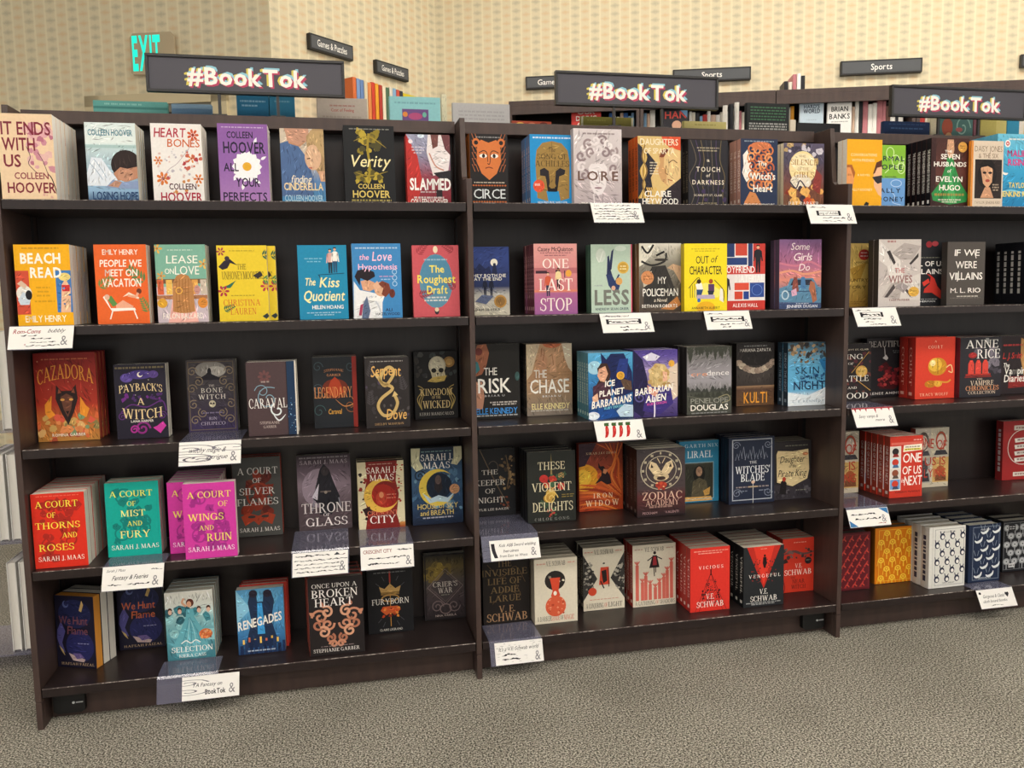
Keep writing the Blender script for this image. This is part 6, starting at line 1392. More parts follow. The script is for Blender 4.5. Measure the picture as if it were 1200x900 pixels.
bk('redcirc', .032, 2, '9c2a2a', '7c2224', 'brick-red paperback with a white round emblem',
   RING(.55, .55, .42, .3, .012, 'e0d8d0') + sum([P([(.34, .3 + .11 * k), (.9, .32 + .11 * k), (.9, .39 + .11 * k), (.32, .37 + .11 * k)], 'e8e2da') + ML(.62, .345 + .11 * k, .44, .03, '5a2a2a') for k in range(4)], []) + R(.3, .84, .9, .92, 'd8d0c4') + R(.3, .06, .9, .13, 'd8d0c4') + ML(.6, .88, .5, .03, '7a3a3a') + ML(.6, .095, .5, .03, '7a3a3a'), st='~', sc='b8aeb0', where=', fourth shelf, right bookcase')
# ---------------------------------------------------------------- bottom shelf
SANS = False
M['hunt'] = (5, .066, .118, .122, .208)
def hunt(g):
    return E(.5, .75, .42, .2, '262a50') + E(.6, .3, .36, .22, '2a2c5c') + MOON(.28, .88, .05, '5a6494', a=.9) + P([(.62, .8), (.7, .94), (.74, .88), (.68, .78)], 'c8a868') + P([(.04, .52), (.14, .64), (.24, .5), (.14, .34), (.22, .2), (.1, .24), (.02, .4)], '54508c') + P([(.06, .3), (.12, .22), (.2, .16), (.16, .24)], 'c9ab6c') + P([(.3, .2), (.5, .16), (.72, .12), (.68, .08), (.4, .1)], 'c0a8a4') + P([(.4, .2), (.6, .2), (.7, .14), (.5, .12)], '6a5a90') + ML(.7, .34, .3, .012, 'a8a8c8') + T('We Hunt', .46, .66, .74, .11, g, .004, sh=.1) + T('the', .36, .57, .1, .03, g) + T('Flame', .56, .52, .52, .11, g, .004, sh=.1) + T('HAFSAH FAIZAL', .52, .05, .84, .035, 'c9ab84', .006, gap=.2)
M['huntc'] = (5, .0772, .1462, .122, .208)
bk('hunt', .028, 1, '1e1c2e', '17152a', 'night-blue paperback turned to show its orange edge', hunt('7a4a50'), rot=-22, pages='d8923c')
bk('huntc', .028, 2, '1e1c2e', '17152a', 'night-blue paperback with cream pages behind the turned one', hunt('7a4a50'), rot=-22, pages='e0dace')
bk('huntb', .03, 1, '1e1c2e', '17152a', 'night-blue paperback with copper script under the card', hunt('c8683c'), y=.21)
bk('select', .028, 5, '6fa8b4', '3a6a74', 'pale paperback of a girl in a teal ballgown',
   GR([(0, '3a7480'), (.35, '5a98a4'), (.6, '8ab8bc'), (.8, 'd8dcd4'), (1, 'e6e4da')]) + Z(24, 0, .3, 1, .75, .04, .09, ['3f808c', '6aa8b0', '2c5c68', '8cc0c4', 'b8d4d0'], 44) + sum([E(.1 + .2 * k, .74, .045, .035, '4a2c20') + E(.1 + .2 * k, .71, .04, .035, 'd8b09a') for k in range(5) if k != 2], []) + P([(.44, .74), (.58, .74), (.6, .62), (.78, .4), (.9, .12), (.6, .02), (.2, .06), (.12, .2), (.3, .44), (.42, .62)], '63a8b4') + sum([ST([(.5, .62), (.4 + .06 * k, .4), (.26 + .12 * k, .1)], .012, ['4a8c9c', '8fc4cc'][k % 2]) for k in range(5)], []) + E(.52, .83, .08, .06, '5c2c20') + E(.5, .81, .05, .045, 'dca888') + ST([(.44, .78), (.36, .84), (.4, .9)], .03, 'dca888') + E(.82, .36, .14, .075, 'c8683c') + T('THE', .82, .395, .1, .02, 'f0d8c0') + Z(10, .7, .3, .94, .42, .01, .02, ['8a3a24', 'e09a60'], 45) + ST([(.3, .24), (.4, .28), (.5, .24), (.6, .28), (.7, .24)], .014, 'e8eee8')
   + T('SELECTION', .52, .155, .86, .075, 'f6f4ec', .012) + T('KIERA CASS', .52, .06, .56, .045, 'f0f4f0', .008), pages='e2dccc', dx=.001)
M['renegb'] = (5, .580, .1195, .132, .196)
bk('renegb', .022, 2, 'b8382c', '8a2a24', 'red-covered book edging out behind the sky-blue paperback', [], hard=True, pages='d8d0c2', dx=.003)
bk('reneg', .03, 1, '4a94c4', '303a58', 'sky-blue paperback with two caped silhouettes over city',
   GR([(0, '22406a'), (.3, '3c78ac'), (.7, '62a8d0'), (1, '5a9cc8')]) + P([(0, 1), (.3, .7), (0, .5)], '86c0dc') + P([(1, 1), (.7, .6), (1, .4)], '4a8cbc') + P([(.3, .96), (.42, .96), (.44, .8), (.56, .8), (.58, .96), (.74, .96), (.8, .8), (.72, .5), (.84, .2), (.8, .1), (.2, .1), (.18, .2), (.3, .5), (.24, .8)], '20304c') + P([(.44, .78), (.54, .78), (.58, .3), (.42, .3)], '3f9ad8') + E(.36, .93, .09, .06, '2a2434') + E(.66, .92, .09, .06, '2a2434') + sum([R(.04 + .1 * k, 0, .11 + .1 * k, .14 + .07 * ((k * 5) % 4) / 2, ['1c2c50', '26385c', '1a2646'][k % 3]) for k in range(10)], []) + sum([R(.1 + .12 * k, .16 + .03 * (k % 3), .14 + .12 * k, .23 + .03 * (k % 2), ['f0c860', 'c86a4c', 'e8b84c'][k % 3]) for k in range(7)], []) + T('RENEGADES', .48, .5, .94, .13, 'f0ece2', .02, sh=.1, rot=.13) + ML(.5, .05, .6, .02, 'c8d4e4'), pages='d8d0c2')
bk('broken', .033, 4, '241f20', '8a4238', 'tall black hardcover with rose-gold scroll heart',
   sum([SWIRL(.5 + s * x, y, r, .028, ['c08468', 'd09a7c', 'a86c54'][i % 3], 1.3, a if s > 0 else PI - a, s) for s in (-1, 1) for i, (x, y, r, a) in enumerate([(.3, .5, .1, 0), (.18, .56, .08, 1), (.34, .4, .08, 2), (.16, .4, .08, 3), (.24, .3, .08, 1), (.12, .22, .06, 2), (.07, .14, .05, 0)])], []) + sum([LEAF(.5 + s * .4, .52, .08, .05, PI / 2 - s * .9, 'c08468') + LEAF(.5 + s * .26, .62, .08, .05, PI / 2, 'b0745c') for s in (-1, 1)], []) + ML(.5, .115, .6, .01, '988')
   + T('ONCE UPON A', .48, .9, .82, .055, 'e6e0da', .0) + T('BROKEN', .48, .8, .84, .1, 'f0ebe6', .006) + T('HEART', .46, .685, .7, .1, 'f0ebe6', .006) + T('STEPHANIE GARBER', .48, .065, .84, .045, 'ece6e0', .006, gap=.14), hard=True, dx=-.003, pages='8a8078')
bk('fury', .034, 1, '1d1d20', '151518', 'black paperback with a flaming sword and crown',
   ST([(.5, .98), (.5, .1)], .035, 'c8923c', 2, True) + R(.485, .8, .515, .98, 'b03a2c') + P([(.26, .74), (.3, .64), (.7, .64), (.74, .74), (.62, .7), (.5, .78), (.38, .7)], 'c09a5c') + R(.3, .6, .7, .65, '8a6a38') + RING(.5, .55, .2, .06, .02, 'b88c4c') + P([(.28, .36), (.4, .28), (.5, .32), (.6, .28), (.72, .36), (.66, .42), (.34, .42)], 'c85a2c') + Z(12, .32, .26, .68, .4, .012, .03, ['e08a3c', 'c84a24', '8a2c1c'], 46) + sum([ST([(.5 + .3 * math.cos(a), .5 + .36 * math.sin(a)), (.5 + .42 * math.cos(a), .5 + .44 * math.sin(a))], .006, '5a5a60') for a in (.7, 1.1, 2.0, 2.4, -.8, -2.3, -1.1, -2.0)], []) + T('FURYBORN', .5, .5, .82, .09, 'eeeae2', .01) + ML(.5, .96, .7, .016, '888') + T('CLAIRE LEGRAND', .5, .05, .5, .035, 'c8c4bc', .006))
bk('crier', .028, 1, '3c3636', '2a2626', 'smoky grey paperback with a gold-lit diamond',
   GR([(0, '2c2628'), (.3, '4a3f42'), (.6, '544c48'), (.8, '6a5c3a'), (1, '2c2a28')]) + E(.3, .72, .3, .12, '8a7438') + Z(14, 0, .6, .6, .85, .03, .06, ['7a6838', '5c5034', '96803c'], 47) + FRAME(.02, .0, .98, 1, .02, '262224') + sum([ST([(.5 - q, .5), (.5, .5 + q * .64), (.5 + q, .5), (.5, .5 - q * .64), (.5 - q, .5)], .01, c, 1) for q, c in ((.42, '8a7a78'), (.36, '6a5c5c'))], []) + P([(.18, .5), (.5, .72), (.82, .5), (.5, .28)], '4a4244') + SWIRL(.3, .2, .1, .016, '7a6a6a') + SWIRL(.7, .2, .1, .016, '7a6a6a', 1.5, 0, -1) + RING(.5, .16, .14, .08, .014, '8a7674') + T("CRIER'S", .5, .54, .58, .075, 'd8d0c4', .004) + T('WAR', .5, .445, .34, .08, 'd8d0c4', .004) + ML(.5, .375, .2, .014, '998') + T('NINA VARELA', .5, .06, .5, .03, 'b8a8a0'))
bk('addie', .035, 3, '221d1b', '171412', 'black paperback of tan capitals and faint constellation lines',
   ST([(.1, .9), (.4, .7), (.7, .85), (.9, .6)], .006, '6a5434') + ST([(.2, .3), (.5, .5), (.8, .4), (.6, .7)], .006, '6a5434') + TL([('THE', .3), ('INVISIBLE', .96), ('LIFE OF', .72), ('ADDIE', .6), ('LARUE', .66)], .46, .97, .132, .8, '7a6544', .0, .72) + T('V. E.', .5, .215, .34, .1, 'b08a64', .006) + T('SCHWAB', .5, .09, .86, .12, 'b08a64', .006))
cr_ = 'd9d0bc'
bk('darker', .03, 5, cr_, 'b8aE9c'.lower(), 'cream paperback with a red disc and cloaked figure',
   E(.48, .66, .24, .15, '2a2624') + Z(10, .28, .56, .68, .8, .012, .03, ['8a8474', '5a544c', cr_], 48) + P([(.36, .7), (.6, .7), (.56, .5), (.6, .42), (.48, .36), (.38, .42), (.42, .5)], 'd04a30') + E(.48, .46, .04, .035, 'f0e8d8') + E(.49, .26, .24, .16, 'd05a3c') + Z(18, .3, .14, .68, .38, .008, .02, ['e09070', 'b04028'], 49) + ML(.16, .925, .2, .018, 'd08070') + ML(.86, .925, .16, .018, 'd08070') + T('V.E. SCHWAB', .5, .925, .44, .075, '2a2624', .0) + T('A DARKER', .22, .075, .34, .075, '2a2624', .0) + T('SHADE', .48, .075, .2, .075, 'c8482f', .0) + T('OF', .63, .075, .07, .06, '2a2624', .0) + T('MAGIC', .8, .075, .24, .075, 'c8482f', .0), pages='d4cab6', back='c9c0ac', tilt=.8)
bk('conjur', .029, 3, cr_, '24222a', 'cream paperback with black hourglass sides and red chair',
   P([(0, .9), (.34, .5), (0, .16)], '3a3836') + P([(1, .9), (.66, .5), (1, .16)], '3a3836') + Z(40, .0, .3, .24, .76, .01, .025, ['8a867e', 'b0aa9c', '24221f'], 50) + Z(40, .76, .3, 1, .76, .01, .025, ['8a867e', 'b0aa9c', '24221f'], 51) + P([(.42, .68), (.62, .68), (.64, .4), (.38, .4)], 'd0482f') + P([(.44, .62), (.56, .64), (.58, .46), (.48, .42)], '2a2222') + ST([(.42, .46), (.5, .34)], .02, '2a2222') + ST([(.6, .66), (.62, .36)], .012, '2a2222') + E(.22, .3, .1, .065, 'c84830') + E(.5, .74, .03, .012, '222') + ML(.14, .93, .2, .018, 'd08070') + ML(.86, .93, .16, .018, 'd08070') + T('V.E. SCHWAB', .5, .925, .46, .075, '2a2624', .0) + T('A CONJURING', .27, .075, .42, .075, '2a2624', .0) + T('OF', .54, .075, .07, .06, 'c8482f', .0) + T('LIGHT', .77, .075, .34, .075, '2a2624', .0) + ML(.5, .17, .7, .012, 'c07060'), pages='d4cab6', back='c9c0ac', st='A CONJURING OF LIGHT', sc='c9c0ac')
hand = lambda x, y: ST([(x, 0.1), (x, y)], .05, 'd0685a', 2) + sum([ST([(x, y), (x + .04 * (q - 1.5), y + .06)], .014, 'd0685a', 1) for q in range(4)], [])
bk('gather', .029, 3, cr_, 'a02c26', 'cream paperback with reaching red arms',
   hand(.1, .68) + hand(.9, .7) + hand(.22, .4) + hand(.3, .5) + hand(.4, .36) + hand(.52, .3) + hand(.62, .38) + hand(.72, .46) + hand(.8, .56) + P([(.46, .82), (.56, .82), (.62, .62), (.38, .62)], '24181c') + P([(.48, .8), (.54, .8), (.56, .66), (.46, .66)], '9a2c34') + ST([(.47, .8), (.34, .74)], .016, '24181c') + ST([(.55, .8), (.68, .75)], .016, '24181c') + ST([(.49, .62), (.5, .48)], .014, '24181c') + ST([(.53, .62), (.53, .54)], .014, '24181c') + E(.51, .86, .035, .025, '24181c') + R(0, .0, 1, .1, cr_) + ML(.14, .93, .18, .018, 'b08070') + ML(.86, .93, .16, .018, 'b08070') + T('V.E. SCHWAB', .5, .92, .44, .07, '2a2624', .0) + T('A GATHERING', .28, .055, .46, .065, '2a2624', .0) + T('OF', .56, .055, .07, .055, 'c8482f', .0) + T('SHADOWS', .8, .055, .36, .065, '2a2624', .0), pages='c9bfac', st='A GATHERING OF SHADOWS', sc='e8d8c8')
bk('vicious', .028, 6, 'd8342a', 'a82822', 'red paperback with a black triangle of debris',
   Z(70, .3, .1, .74, .34, .005, .016, ['3a1a1c', '5a2424'], 52) + Z(40, .38, .3, .66, .5, .004, .012, ['3a1a1c', '5a2424'], 53) + sum([ST([(.52, .6), (.52 - q, .0)], .006, '4a1c1e', 1) for q in (-.4, -.3, .3, .4)], []) + ST([(.52, .66), (.52, .56)], .02, '2a1416') + E(.52, .68, .02, .014, '2a1416') + ML(.52, .945, .86, .014, 'f0b8a8') + ML(.5, .91, .6, .014, 'f0b8a8') + T('VICIOUS', .52, .69, .62, .05, 'f6ece4', .012, gap=.5) + T('V.E.', .5, .23, .2, .085, 'f6ece4', .02) + T('SCHWAB', .5, .11, .68, .09, 'f6ece4', .02), pages='c8bfae', st='VICIOUS', sc='f0dcd4', tilt=.6)
bk('venge', .031, 6, '26282b', '17181b', 'charcoal paperback with a red downward beam',
   P([(.08, 1), (.92, 1), (.62, .5), (.5, .3), (.38, .5)], 'b82c22') + P([(.24, 1), (.76, 1), (.56, .5), (.5, .36), (.44, .5)], 'dc3a2a') + Z(40, .2, .4, .44, .8, .006, .014, ['8a2a24', '26282b'], 54) + Z(40, .56, .4, .8, .8, .006, .014, ['8a2a24', '26282b'], 55) + P([(.48, .82), (.56, .82), (.57, .72), (.54, .64), (.5, .64), (.47, .72)], '241416') + E(.52, .845, .025, .022, '241416') + ML(.5, .96, .16, .014, 'e8a090') + T('VENGEFUL', .52, .51, .78, .055, 'f4efe8', .014, gap=.5) + T('V.E.', .5, .25, .2, .085, 'f4efe8', .02) + T('SCHWAB', .5, .135, .66, .09, 'f4efe8', .02) + ML(.5, .065, .86, .016, 'bbb') + ML(.5, .04, .6, .016, 'bbb'), pages='e0d8c6', st='VENGEFUL', sc='e0dcd4', tilt=.6)
bk('near', .026, 4, 'cf3a28', '8f2a20', 'red paperback with grey bramble and round black sticker',
   ST([(.0, .7), (.3, .76), (.6, .7), (.95, .74)], .05, '6a4a48', taper=True) + Z(24, .0, .64, .85, .8, .015, .035, ['5a4644', '7a5c58', '4a3634'], 56) + P([(.0, .6), (.1, .64), (.16, .56), (.04, .54)], '3a2624') + E(.74, .57, .1, .065, '2c2428') + ML(.74, .58, .12, .014, '998') + ML(.5, .92, .36, .014, 'f0b8a8') + T('V.E.', .46, .49, .2, .08, 'f4e8dc', .02) + T('SCHWAB', .44, .37, .78, .1, 'f4e8dc', .02) + T('THE', .3, .27, .14, .04, '3a1c1a') + T('NEAR', .46, .2, .36, .075, '3a1c1a', .008) + T('WITCH', .46, .1, .42, .075, '3a1c1a', .008) + ST([(.0, .3), (.06, .1), (.02, .0)], .02, '8a241c'), pages='c4baa8')
def rep(fn, nx, ny, x0=.16, x1=.9, y0=.1, y1=.9):
    o = []
    for j in range(ny):
        for i in range(nx):
            x = x0 + (x1 - x0) * (i + (.5 if j % 2 else 0)) / (nx - .5)
            o += fn(x, y0 + (y1 - y0) * j / (ny - 1), i + j)
    return o
bk('redcloth', .04, 2, '5e1c24', '4a161e', 'wine-red clothbound hardcover with scarlet figures', FRAME(.12, .04, .96, .96, .008, '7a2a2c') + rep(lambda x, y, k: ST([(x - .06, y - .03), (x, y), (x + .03, y + .05)], .03, 'b43a34', 2, True) + ST([(x, y), (x + .06, y - .04)], .02, 'c04a3c', 2) + E(x - .05, y - .045, .03, .015, 'a83430'), 4, 8), hard=True, pages='6a625a')
bk('orange', .038, 3, 'd87a14', '7d4a14', 'orange clothbound hardcover with yellow peacock pattern', FRAME(.1, .04, .96, .96, .008, 'ecb83c') + rep(lambda x, y, k: E(x, y, .08, .05, 'f0c43c') + E(x, y, .045, .03, 'd87a14') + E(x, y, .025, .018, 'f0c43c') + ST([(x, y - .05), (x, y - .14)], .02, 'eebc38', 1) + ST([(x - .07, y + .02), (x - .1, y - .1)], .01, 'eebc38', 1) + ST([(x + .07, y + .02), (x + .1, y - .1)], .01, 'eebc38', 1), 3, 6), hard=True, pages='8a7c68')
bk('white', .04, 4, 'd8d6d0', 'bdbab4', 'white clothbound hardcover with scattered navy hearts', R(.09, 0, .1, 1, 'b4b2ac') + FRAME(.16, .04, .96, .96, .006, '7a7c84') + rep(lambda x, y, k: E(x, y, .07, .055, '2a2e44') + E(x + .01, y - .01, .04, .03, 'e8e6e0') + ST([(x - .04, y + .04), (x - .06, y + .09)], .016, '2a2e44', 1) + ST([(x + .02, y + .05), (x + .05, y + .08)], .014, '2a2e44', 1), 3, 6, .22, .92, .14, .84) + T('FRANKENSTEIN', .55, .91, .34, .022, '55565c') + T('MARY SHELLEY', .55, .075, .34, .022, '55565c'), hard=True, pages='cfc8ba', dx=-.001, st='~', sc='2a2e44')
bk('navy', .044, 4, '1d2a44', '17223a', 'navy clothbound hardcover with white whales', R(.07, 0, .08, 1, '101a2c') + FRAME(.13, .04, .96, .96, .006, '9aa4b0') + rep(lambda x, y, k: ST([(x - .12, y), (x - .04, y - .03), (x + .08, y), (x + .12, y + .06)], .045, 'dfe2e2', 4, True) + ST([(x - .08, y + .04), (x - .14, y + .14)], .008, '9aa4b0', 1) + ST([(x - .02, y + .04), (x + .02, y + .13)], .008, '9aa4b0', 1), 2, 6, .3, .86, .12, .88) + T('MOBY-DICK', .52, .91, .3, .03, 'c8ccd0') + T('HERMAN MELVILLE', .52, .07, .4, .024, 'c8ccd0'), hard=True, pages='e6e0d2', st='~', sc='c8ccd0')
bk('black', .042, 4, '1c1d22', '141519', 'black clothbound hardcover with grey medallions', FRAME(.03, .04, .97, .96, .006, '8a8c90') + R(.495, .04, .505, .96, '8a8c90') + rep(lambda x, y, k: E(x, y, .1, .065, '8f9194') + E(x, y, .07, .045, 'b4b6b8') + E(x, y, .02, .014, '2a2b30') + ST([(x, y - .06), (x, y - .15)], .02, '8f9194', 1), 4, 5, .12, .92, .2, .86) + R(.16, .8, .36, .92, '1c1d22') + ML(.26, .88, .16, .02, 'ccc') + ML(.26, .84, .14, .02, 'ccc') + R(.18, .08, .36, .16, 'c8c8c8') + ML(.27, .12, .14, .03, '333'), hard=True, pages='c4bdb0', where=', right end of the bottom shelf')
SANS = True

# ================================================================== SHELF CARDS IN CLEAR HOLDERS
AMP = lambda c='6a6a6e', x=.88, y=.34, w=.11, h=.42: T('&', x, y, w, h, '8e8c90', .0)
def shelf_card(row, x, w, h, lean, reach, label, art, ground='edeae6', sheet=None, lip=0.0, cshift=0.0):
    """clear acrylic tongue lying on the shelf, a flap hanging over its edge, a paper card on the flap"""
    t = empty('shelf_card', (x, 0, ZS[row]))
    tag(t, label, 'card', 'handwritten shelf cards in clear holders')
    sw = (sheet or w)
    a, b2 = -sw / 2 + cshift, sw / 2 + cshift
    hb = h + 0.002 + lip
    mb = MB()
    th = 0.0016
    n = len(mb.v)
    prof = [(reach, 0.0003), (-0.004, 0.0003)]
    rows = [(reach, .0004, 0), (-0.003, .0004, 0), (-0.0065, -lip, lean * .1), (-0.0125 - 0.004, -hb, lean)]
    up = [(y, z + th, s) for y, z, s in rows]
    up[2] = (rows[2][0] - th * .3, rows[2][1] + th, rows[2][2])
    up[3] = (rows[3][0] - th, rows[3][1], rows[3][2])
    up[1] = (rows[1][0] - th * .5, rows[1][1] + th, 0)
    for k in range(3):
        (ya, za, sa), (yb, zb, sb) = rows[k], rows[k + 1]
        (yc, zc, sc_), (yd, zd, sd) = up[k], up[k + 1]
        mb.poly([(a + sa, ya, za), (b2 + sa, ya, za), (b2 + sb, yb, zb), (a + sb, yb, zb)])
        mb.poly([(a + sc_, yc, zc), (a + sd, yd, zd), (b2 + sd, yd, zd), (b2 + sc_, yc, zc)])
        for q in (a, b2):
            mb.poly([(q + sa, ya, za), (q + sb, yb, zb), (q + sd, yd, zd), (q + sc_, yc, zc)])
    mb.poly([(a + lean, rows[3][0], rows[3][1]), (b2 + lean, rows[3][0], rows[3][1]), (b2 + lean, up[3][0], up[3][1]), (a + lean, up[3][0], up[3][1])])
    mb.obj('holder', ACRYLIC, t)
    # card
    mb = MB()
    y0, y1 = up[2][0] - 0.0006, up[3][0] - 0.0006
    z0, z1 = -lip + .0005, -lip - h
    def pt(u, v, d):
        k = 1 - v
        return (-w / 2 + u * w + lean * (.1 + .9 * k), y0 + (y1 - y0) * k - d, z0 + (z1 - z0) * k)
    mb.poly([pt(0, 0, .0005), pt(1, 0, .0005), pt(1, 1, .0005), pt(0, 1, .0005)], ground)
    mb.poly([pt(0, 0, 0), pt(0, 1, 0), pt(1, 1, 0), pt(1, 0, 0)], ground)
    for e1, e2 in (((0, 0), (1, 0)), ((1, 0), (1, 1)), ((1, 1), (0, 1)), ((0, 1), (0, 0))):
        mb.poly([pt(*e1, 0), pt(*e2, 0), pt(*e2, .0005), pt(*e1, .0005)], ground)
    d = .0005
    last = None
    for p, c in art:
        d += 0.00001 if c != last else 0
        last = c
        p = clip01(p)
        if len(p) < 3:
            continue
        mb.poly([pt(q[0], q[1], d) for q in p], c)
    mb.obj('paper_card', PRINT_MATT, t)
INK = '26242a'
def lines(ys, seed, x0=.06, x1=.94, h=.08, c=INK, w=.015):
    return sum([SCRIB(x0 if i % 2 == 0 else x0 + .04, x1 - .05 * ((i * 3) % 4), y, h, c, seed + i, w) for i, y in enumerate(ys)], [])
def box_(x0, y0, x1, y1, c=INK):
    return FRAME(x0, y0, x1, y1, .022, c, .42)
wtr = SCRIB(.06, .42, .86, .09, '55525a', 70, .014)
shelf_card(2, .0845, .151, .057, -.006, .019, 'white card with red lettering under the yellow beach paperback',
           T('Rom-Coms', .28, .78, .42, .18, 'a02c34', .012, sh=.1) + T('bubbly', .74, .8, .26, .17, INK, .0, sh=.2) + SCRIB(.2, .42, .6, .08, INK, 71) + SCRIB(.36, .66, .45, .08, INK, 72) + SCRIB(.34, .72, .3, .08, INK, 73) + SCRIB(.28, .8, .15, .08, INK, 74) + T('+', .26, .2, .03, .1, 'a02c34') + T('&', .86, .36, .11, .42, '848286', .0))
shelf_card(1, 1.627, .154, .056, .010, .038, 'densely written white card under the snake-haired statue hardcover', T('Lore', .12, .87, .1, .12, '8a868c', .0) + SCRIB(.26, .8, .87, .08, '6a666c', 75, .014) + lines((.7, .57, .44, .31, .18), 76) + AMP('8a888c', .86, .4))
shelf_card(1, 2.321, .159, .058, .013, .078, 'white card fixed across the upright between middle and right bookcase', wtr + box_(.18, .42, .7, .68) + T('Song of Achilles', .44, .55, .46, .13, INK, .004, sh=.1) + SCRIB(.3, .78, .3, .09, INK, 80) + SCRIB(.28, .7, .14, .08, '77757a', 81) + T('&', .87, .36, .11, .42, '848286', .0), sheet=.13, cshift=-.0125)
shelf_card(2, 1.656, .160, .056, .010, .068, 'white boxed-note card under the mint falling-man paperback', wtr + T('want to read', .36, .86, .4, .1, INK, .0, sh=.2) + box_(.1, .44, .78, .7) + SCRIB(.13, .76, .57, .14, INK, 82, .022) + SCRIB(.36, .52, .3, .1, INK, 83) + SCRIB(.4, .84, .13, .08, INK, 84) + AMP('3a383e'))
shelf_card(2, 1.981, .149, .055, .009, .028, 'white boxed-note card under the vivid yellow two-men paperback', wtr + box_(.12, .42, .86, .7) + SCRIB(.16, .84, .56, .14, INK, 85, .022) + SCRIB(.32, .5, .28, .09, INK, 86) + SCRIB(.58, .84, .3, .09, '77757a', 87) + SCRIB(.36, .52, .13, .08, INK, 88) + AMP('55535a', .9))
shelf_card(2, 2.488, .156, .058, .017, .028, 'white boxed-note card under the gold paperback, right bookcase', wtr + box_(.14, .5, .66, .76) + SCRIB(.17, .63, .63, .14, INK, 89, .022) + SCRIB(.2, .58, .4, .1, INK, 90) + SCRIB(.22, .4, .25, .08, INK, 91) + SCRIB(.3, .66, .1, .08, INK, 92) + AMP('3a383e', .86, .34, .13, .46))
shelf_card(3, .476, .159, .062, -.004, .163, 'white card with curly witchy lettering on the left third shelf',
           T('witchy magic &', .46, .64, .6, .2, '2c2836', .004, sh=.2) + T('intrigue', .62, .34, .34, .18, '2c2836', .004, sh=.2) + SWIRL(.12, .7, .2, .02, '77747c', 1.4, 0, 1, .42) + SWIRL(.14, .3, .2, .02, '77747c', 1.4, 2, -1, .42) + SWIRL(.34, .24, .14, .02, '55525c', 1.3, 1, 1, .42) + SWIRL(.86, .74, .22, .02, '77747c', 1.4, 1, -1, .42) + T('&', .88, .34, .11, .42, '848286', .0))
chili = lambda x: P([(x + .05, .76), (x + .058, .56), (x + .04, .36), (x, .2), (x - .055, .16), (x - .03, .34), (x - .018, .5), (x - .008, .66), (x + .012, .78)], 'b8221e') + ST([(x + .03, .74), (x + .026, .82), (x + .04, .9)], .04, '3a5a2c', 2, False, .42) + P([(x + .025, .64), (x + .034, .6), (x + .026, .46), (x + .018, .5)], 'e8786c')
shelf_card(3, 1.633, .153, .059, .010, .016, 'white card with four drawn red chili peppers', chili(.22) + chili(.37) + chili(.51) + chili(.66) + T('&', .88, .3, .11, .42, '848286', .0))
shelf_card(3, 2.492, .149, .061, .017, .125, 'white card with dripping red top edge, right third shelf', R(0, .93, 1, 1, 'a83038') + sum([P([(q - .025, .94), (q + .025, .94), (q, .94 - l)], 'a83038') for q, l in ((.08, .2), (.2, .12), (.34, .16), (.56, .26), (.72, .12), (.9, .16))], []) + T('Sexy vamps &', .36, .56, .46, .16, INK, .0, sh=.2) + T('more', .62, .36, .22, .14, INK, .0, sh=.2) + T('&', .88, .36, .11, .42, '848286', .0))
shelf_card(4, .263, .154, .062, -.006, .076, 'white card under the thick turquoise paperback', T('Sarah J. Maas', .22, .83, .3, .11, '3a383e', .0, sh=.15) + SCRIB(.8, .97, .78, .07, '6a686c', 95, .014) + T('Fantasy & Faeries', .46, .52, .58, .18, INK, .012, sh=.15) + SCRIB(.1, .32, .24, .1, INK, 96) + SCRIB(.42, .76, .22, .1, INK, 97) + T('&', .87, .32, .11, .42, '848286', .0))
shelf_card(4, .752, .152, .064, -.003, .198, 'densely written white card on a long clear ramp, hooded-figure book', SCRIB(.05, .7, .86, .1, INK, 98, .016) + P([(.74, .82), (.8, .94), (.86, .82)], '2a3038') + SCRIB(.86, .98, .84, .08, '6a4a48', 99, .014) + lines((.66, .5, .34, .18), 100, .04, .98) + T('&', .9, .36, .11, .42, '848286', .0), sheet=.158, lip=.004)
shelf_card(4, .937, .150, .063, .0, .164, 'white card with red heading under the crescent moon paperback', T('CRESCENT CITY', .32, .78, .54, .15, '8a3424', .012) + SCRIB(.7, .96, .8, .1, INK, 104) + SCRIB(.16, .84, .48, .11, INK, 105) + SCRIB(.14, .72, .24, .11, INK, 106) + T('&', .9, .32, .11, .42, '848286', .0), sheet=.152, lip=.002)
shelf_card(4, 1.309, .150, .058, .004, .208, 'white card on clear ramp under the black keeper hardcover', T('Kick A$$ Sword wielding', .56, .74, .74, .15, INK, .004, sh=.1) + T('heroines', .42, .46, .3, .14, INK, .004, sh=.1) + T('from East to West', .46, .22, .56, .13, INK, .004, sh=.1) + ST([(.06, .85), (.07, .5), (.11, .14)], .03, INK, 3, False, .42) + T('&', .87, .36, .11, .42, '848286', .0), sheet=.172, lip=.013, cshift=-.0125)
shelf_card(4, 2.486, .150, .056, .011, .165, 'white card with blue corner triangles, right fourth shelf', P([(.78, .98), (.99, .98), (.99, .62)], '3a78b0') + P([(.01, .02), (.2, .02), (.01, .4)], '3a78b0') + SCRIB(.1, .7, .7, .13, INK, 110, .02) + SCRIB(.18, .78, .44, .13, INK, 111, .02) + T('&', .86, .42, .11, .42, '848286', .0) + SCRIB(.7, .9, .14, .08, 'a04a48', 112), lip=.006)
shelf_card(5, .442, .151, .063, -.003, .094, 'white YA fantasy card on clear flap at the bottom left', T('YA Fantasy on', .44, .62, .52, .16, INK, .004, sh=.1) + T('BookTok', .58, .3, .36, .2, INK, .03) + SWIRL(.08, .72, .16, .018, '77757c', 1.4, 0, 1, .42) + SWIRL(.09, .36, .16, .018, '77757c', 1.4, 0, -1, .42) + T('&', .87, .38, .11, .42, '848286', .0), sheet=.16, lip=.006, cshift=-.061)
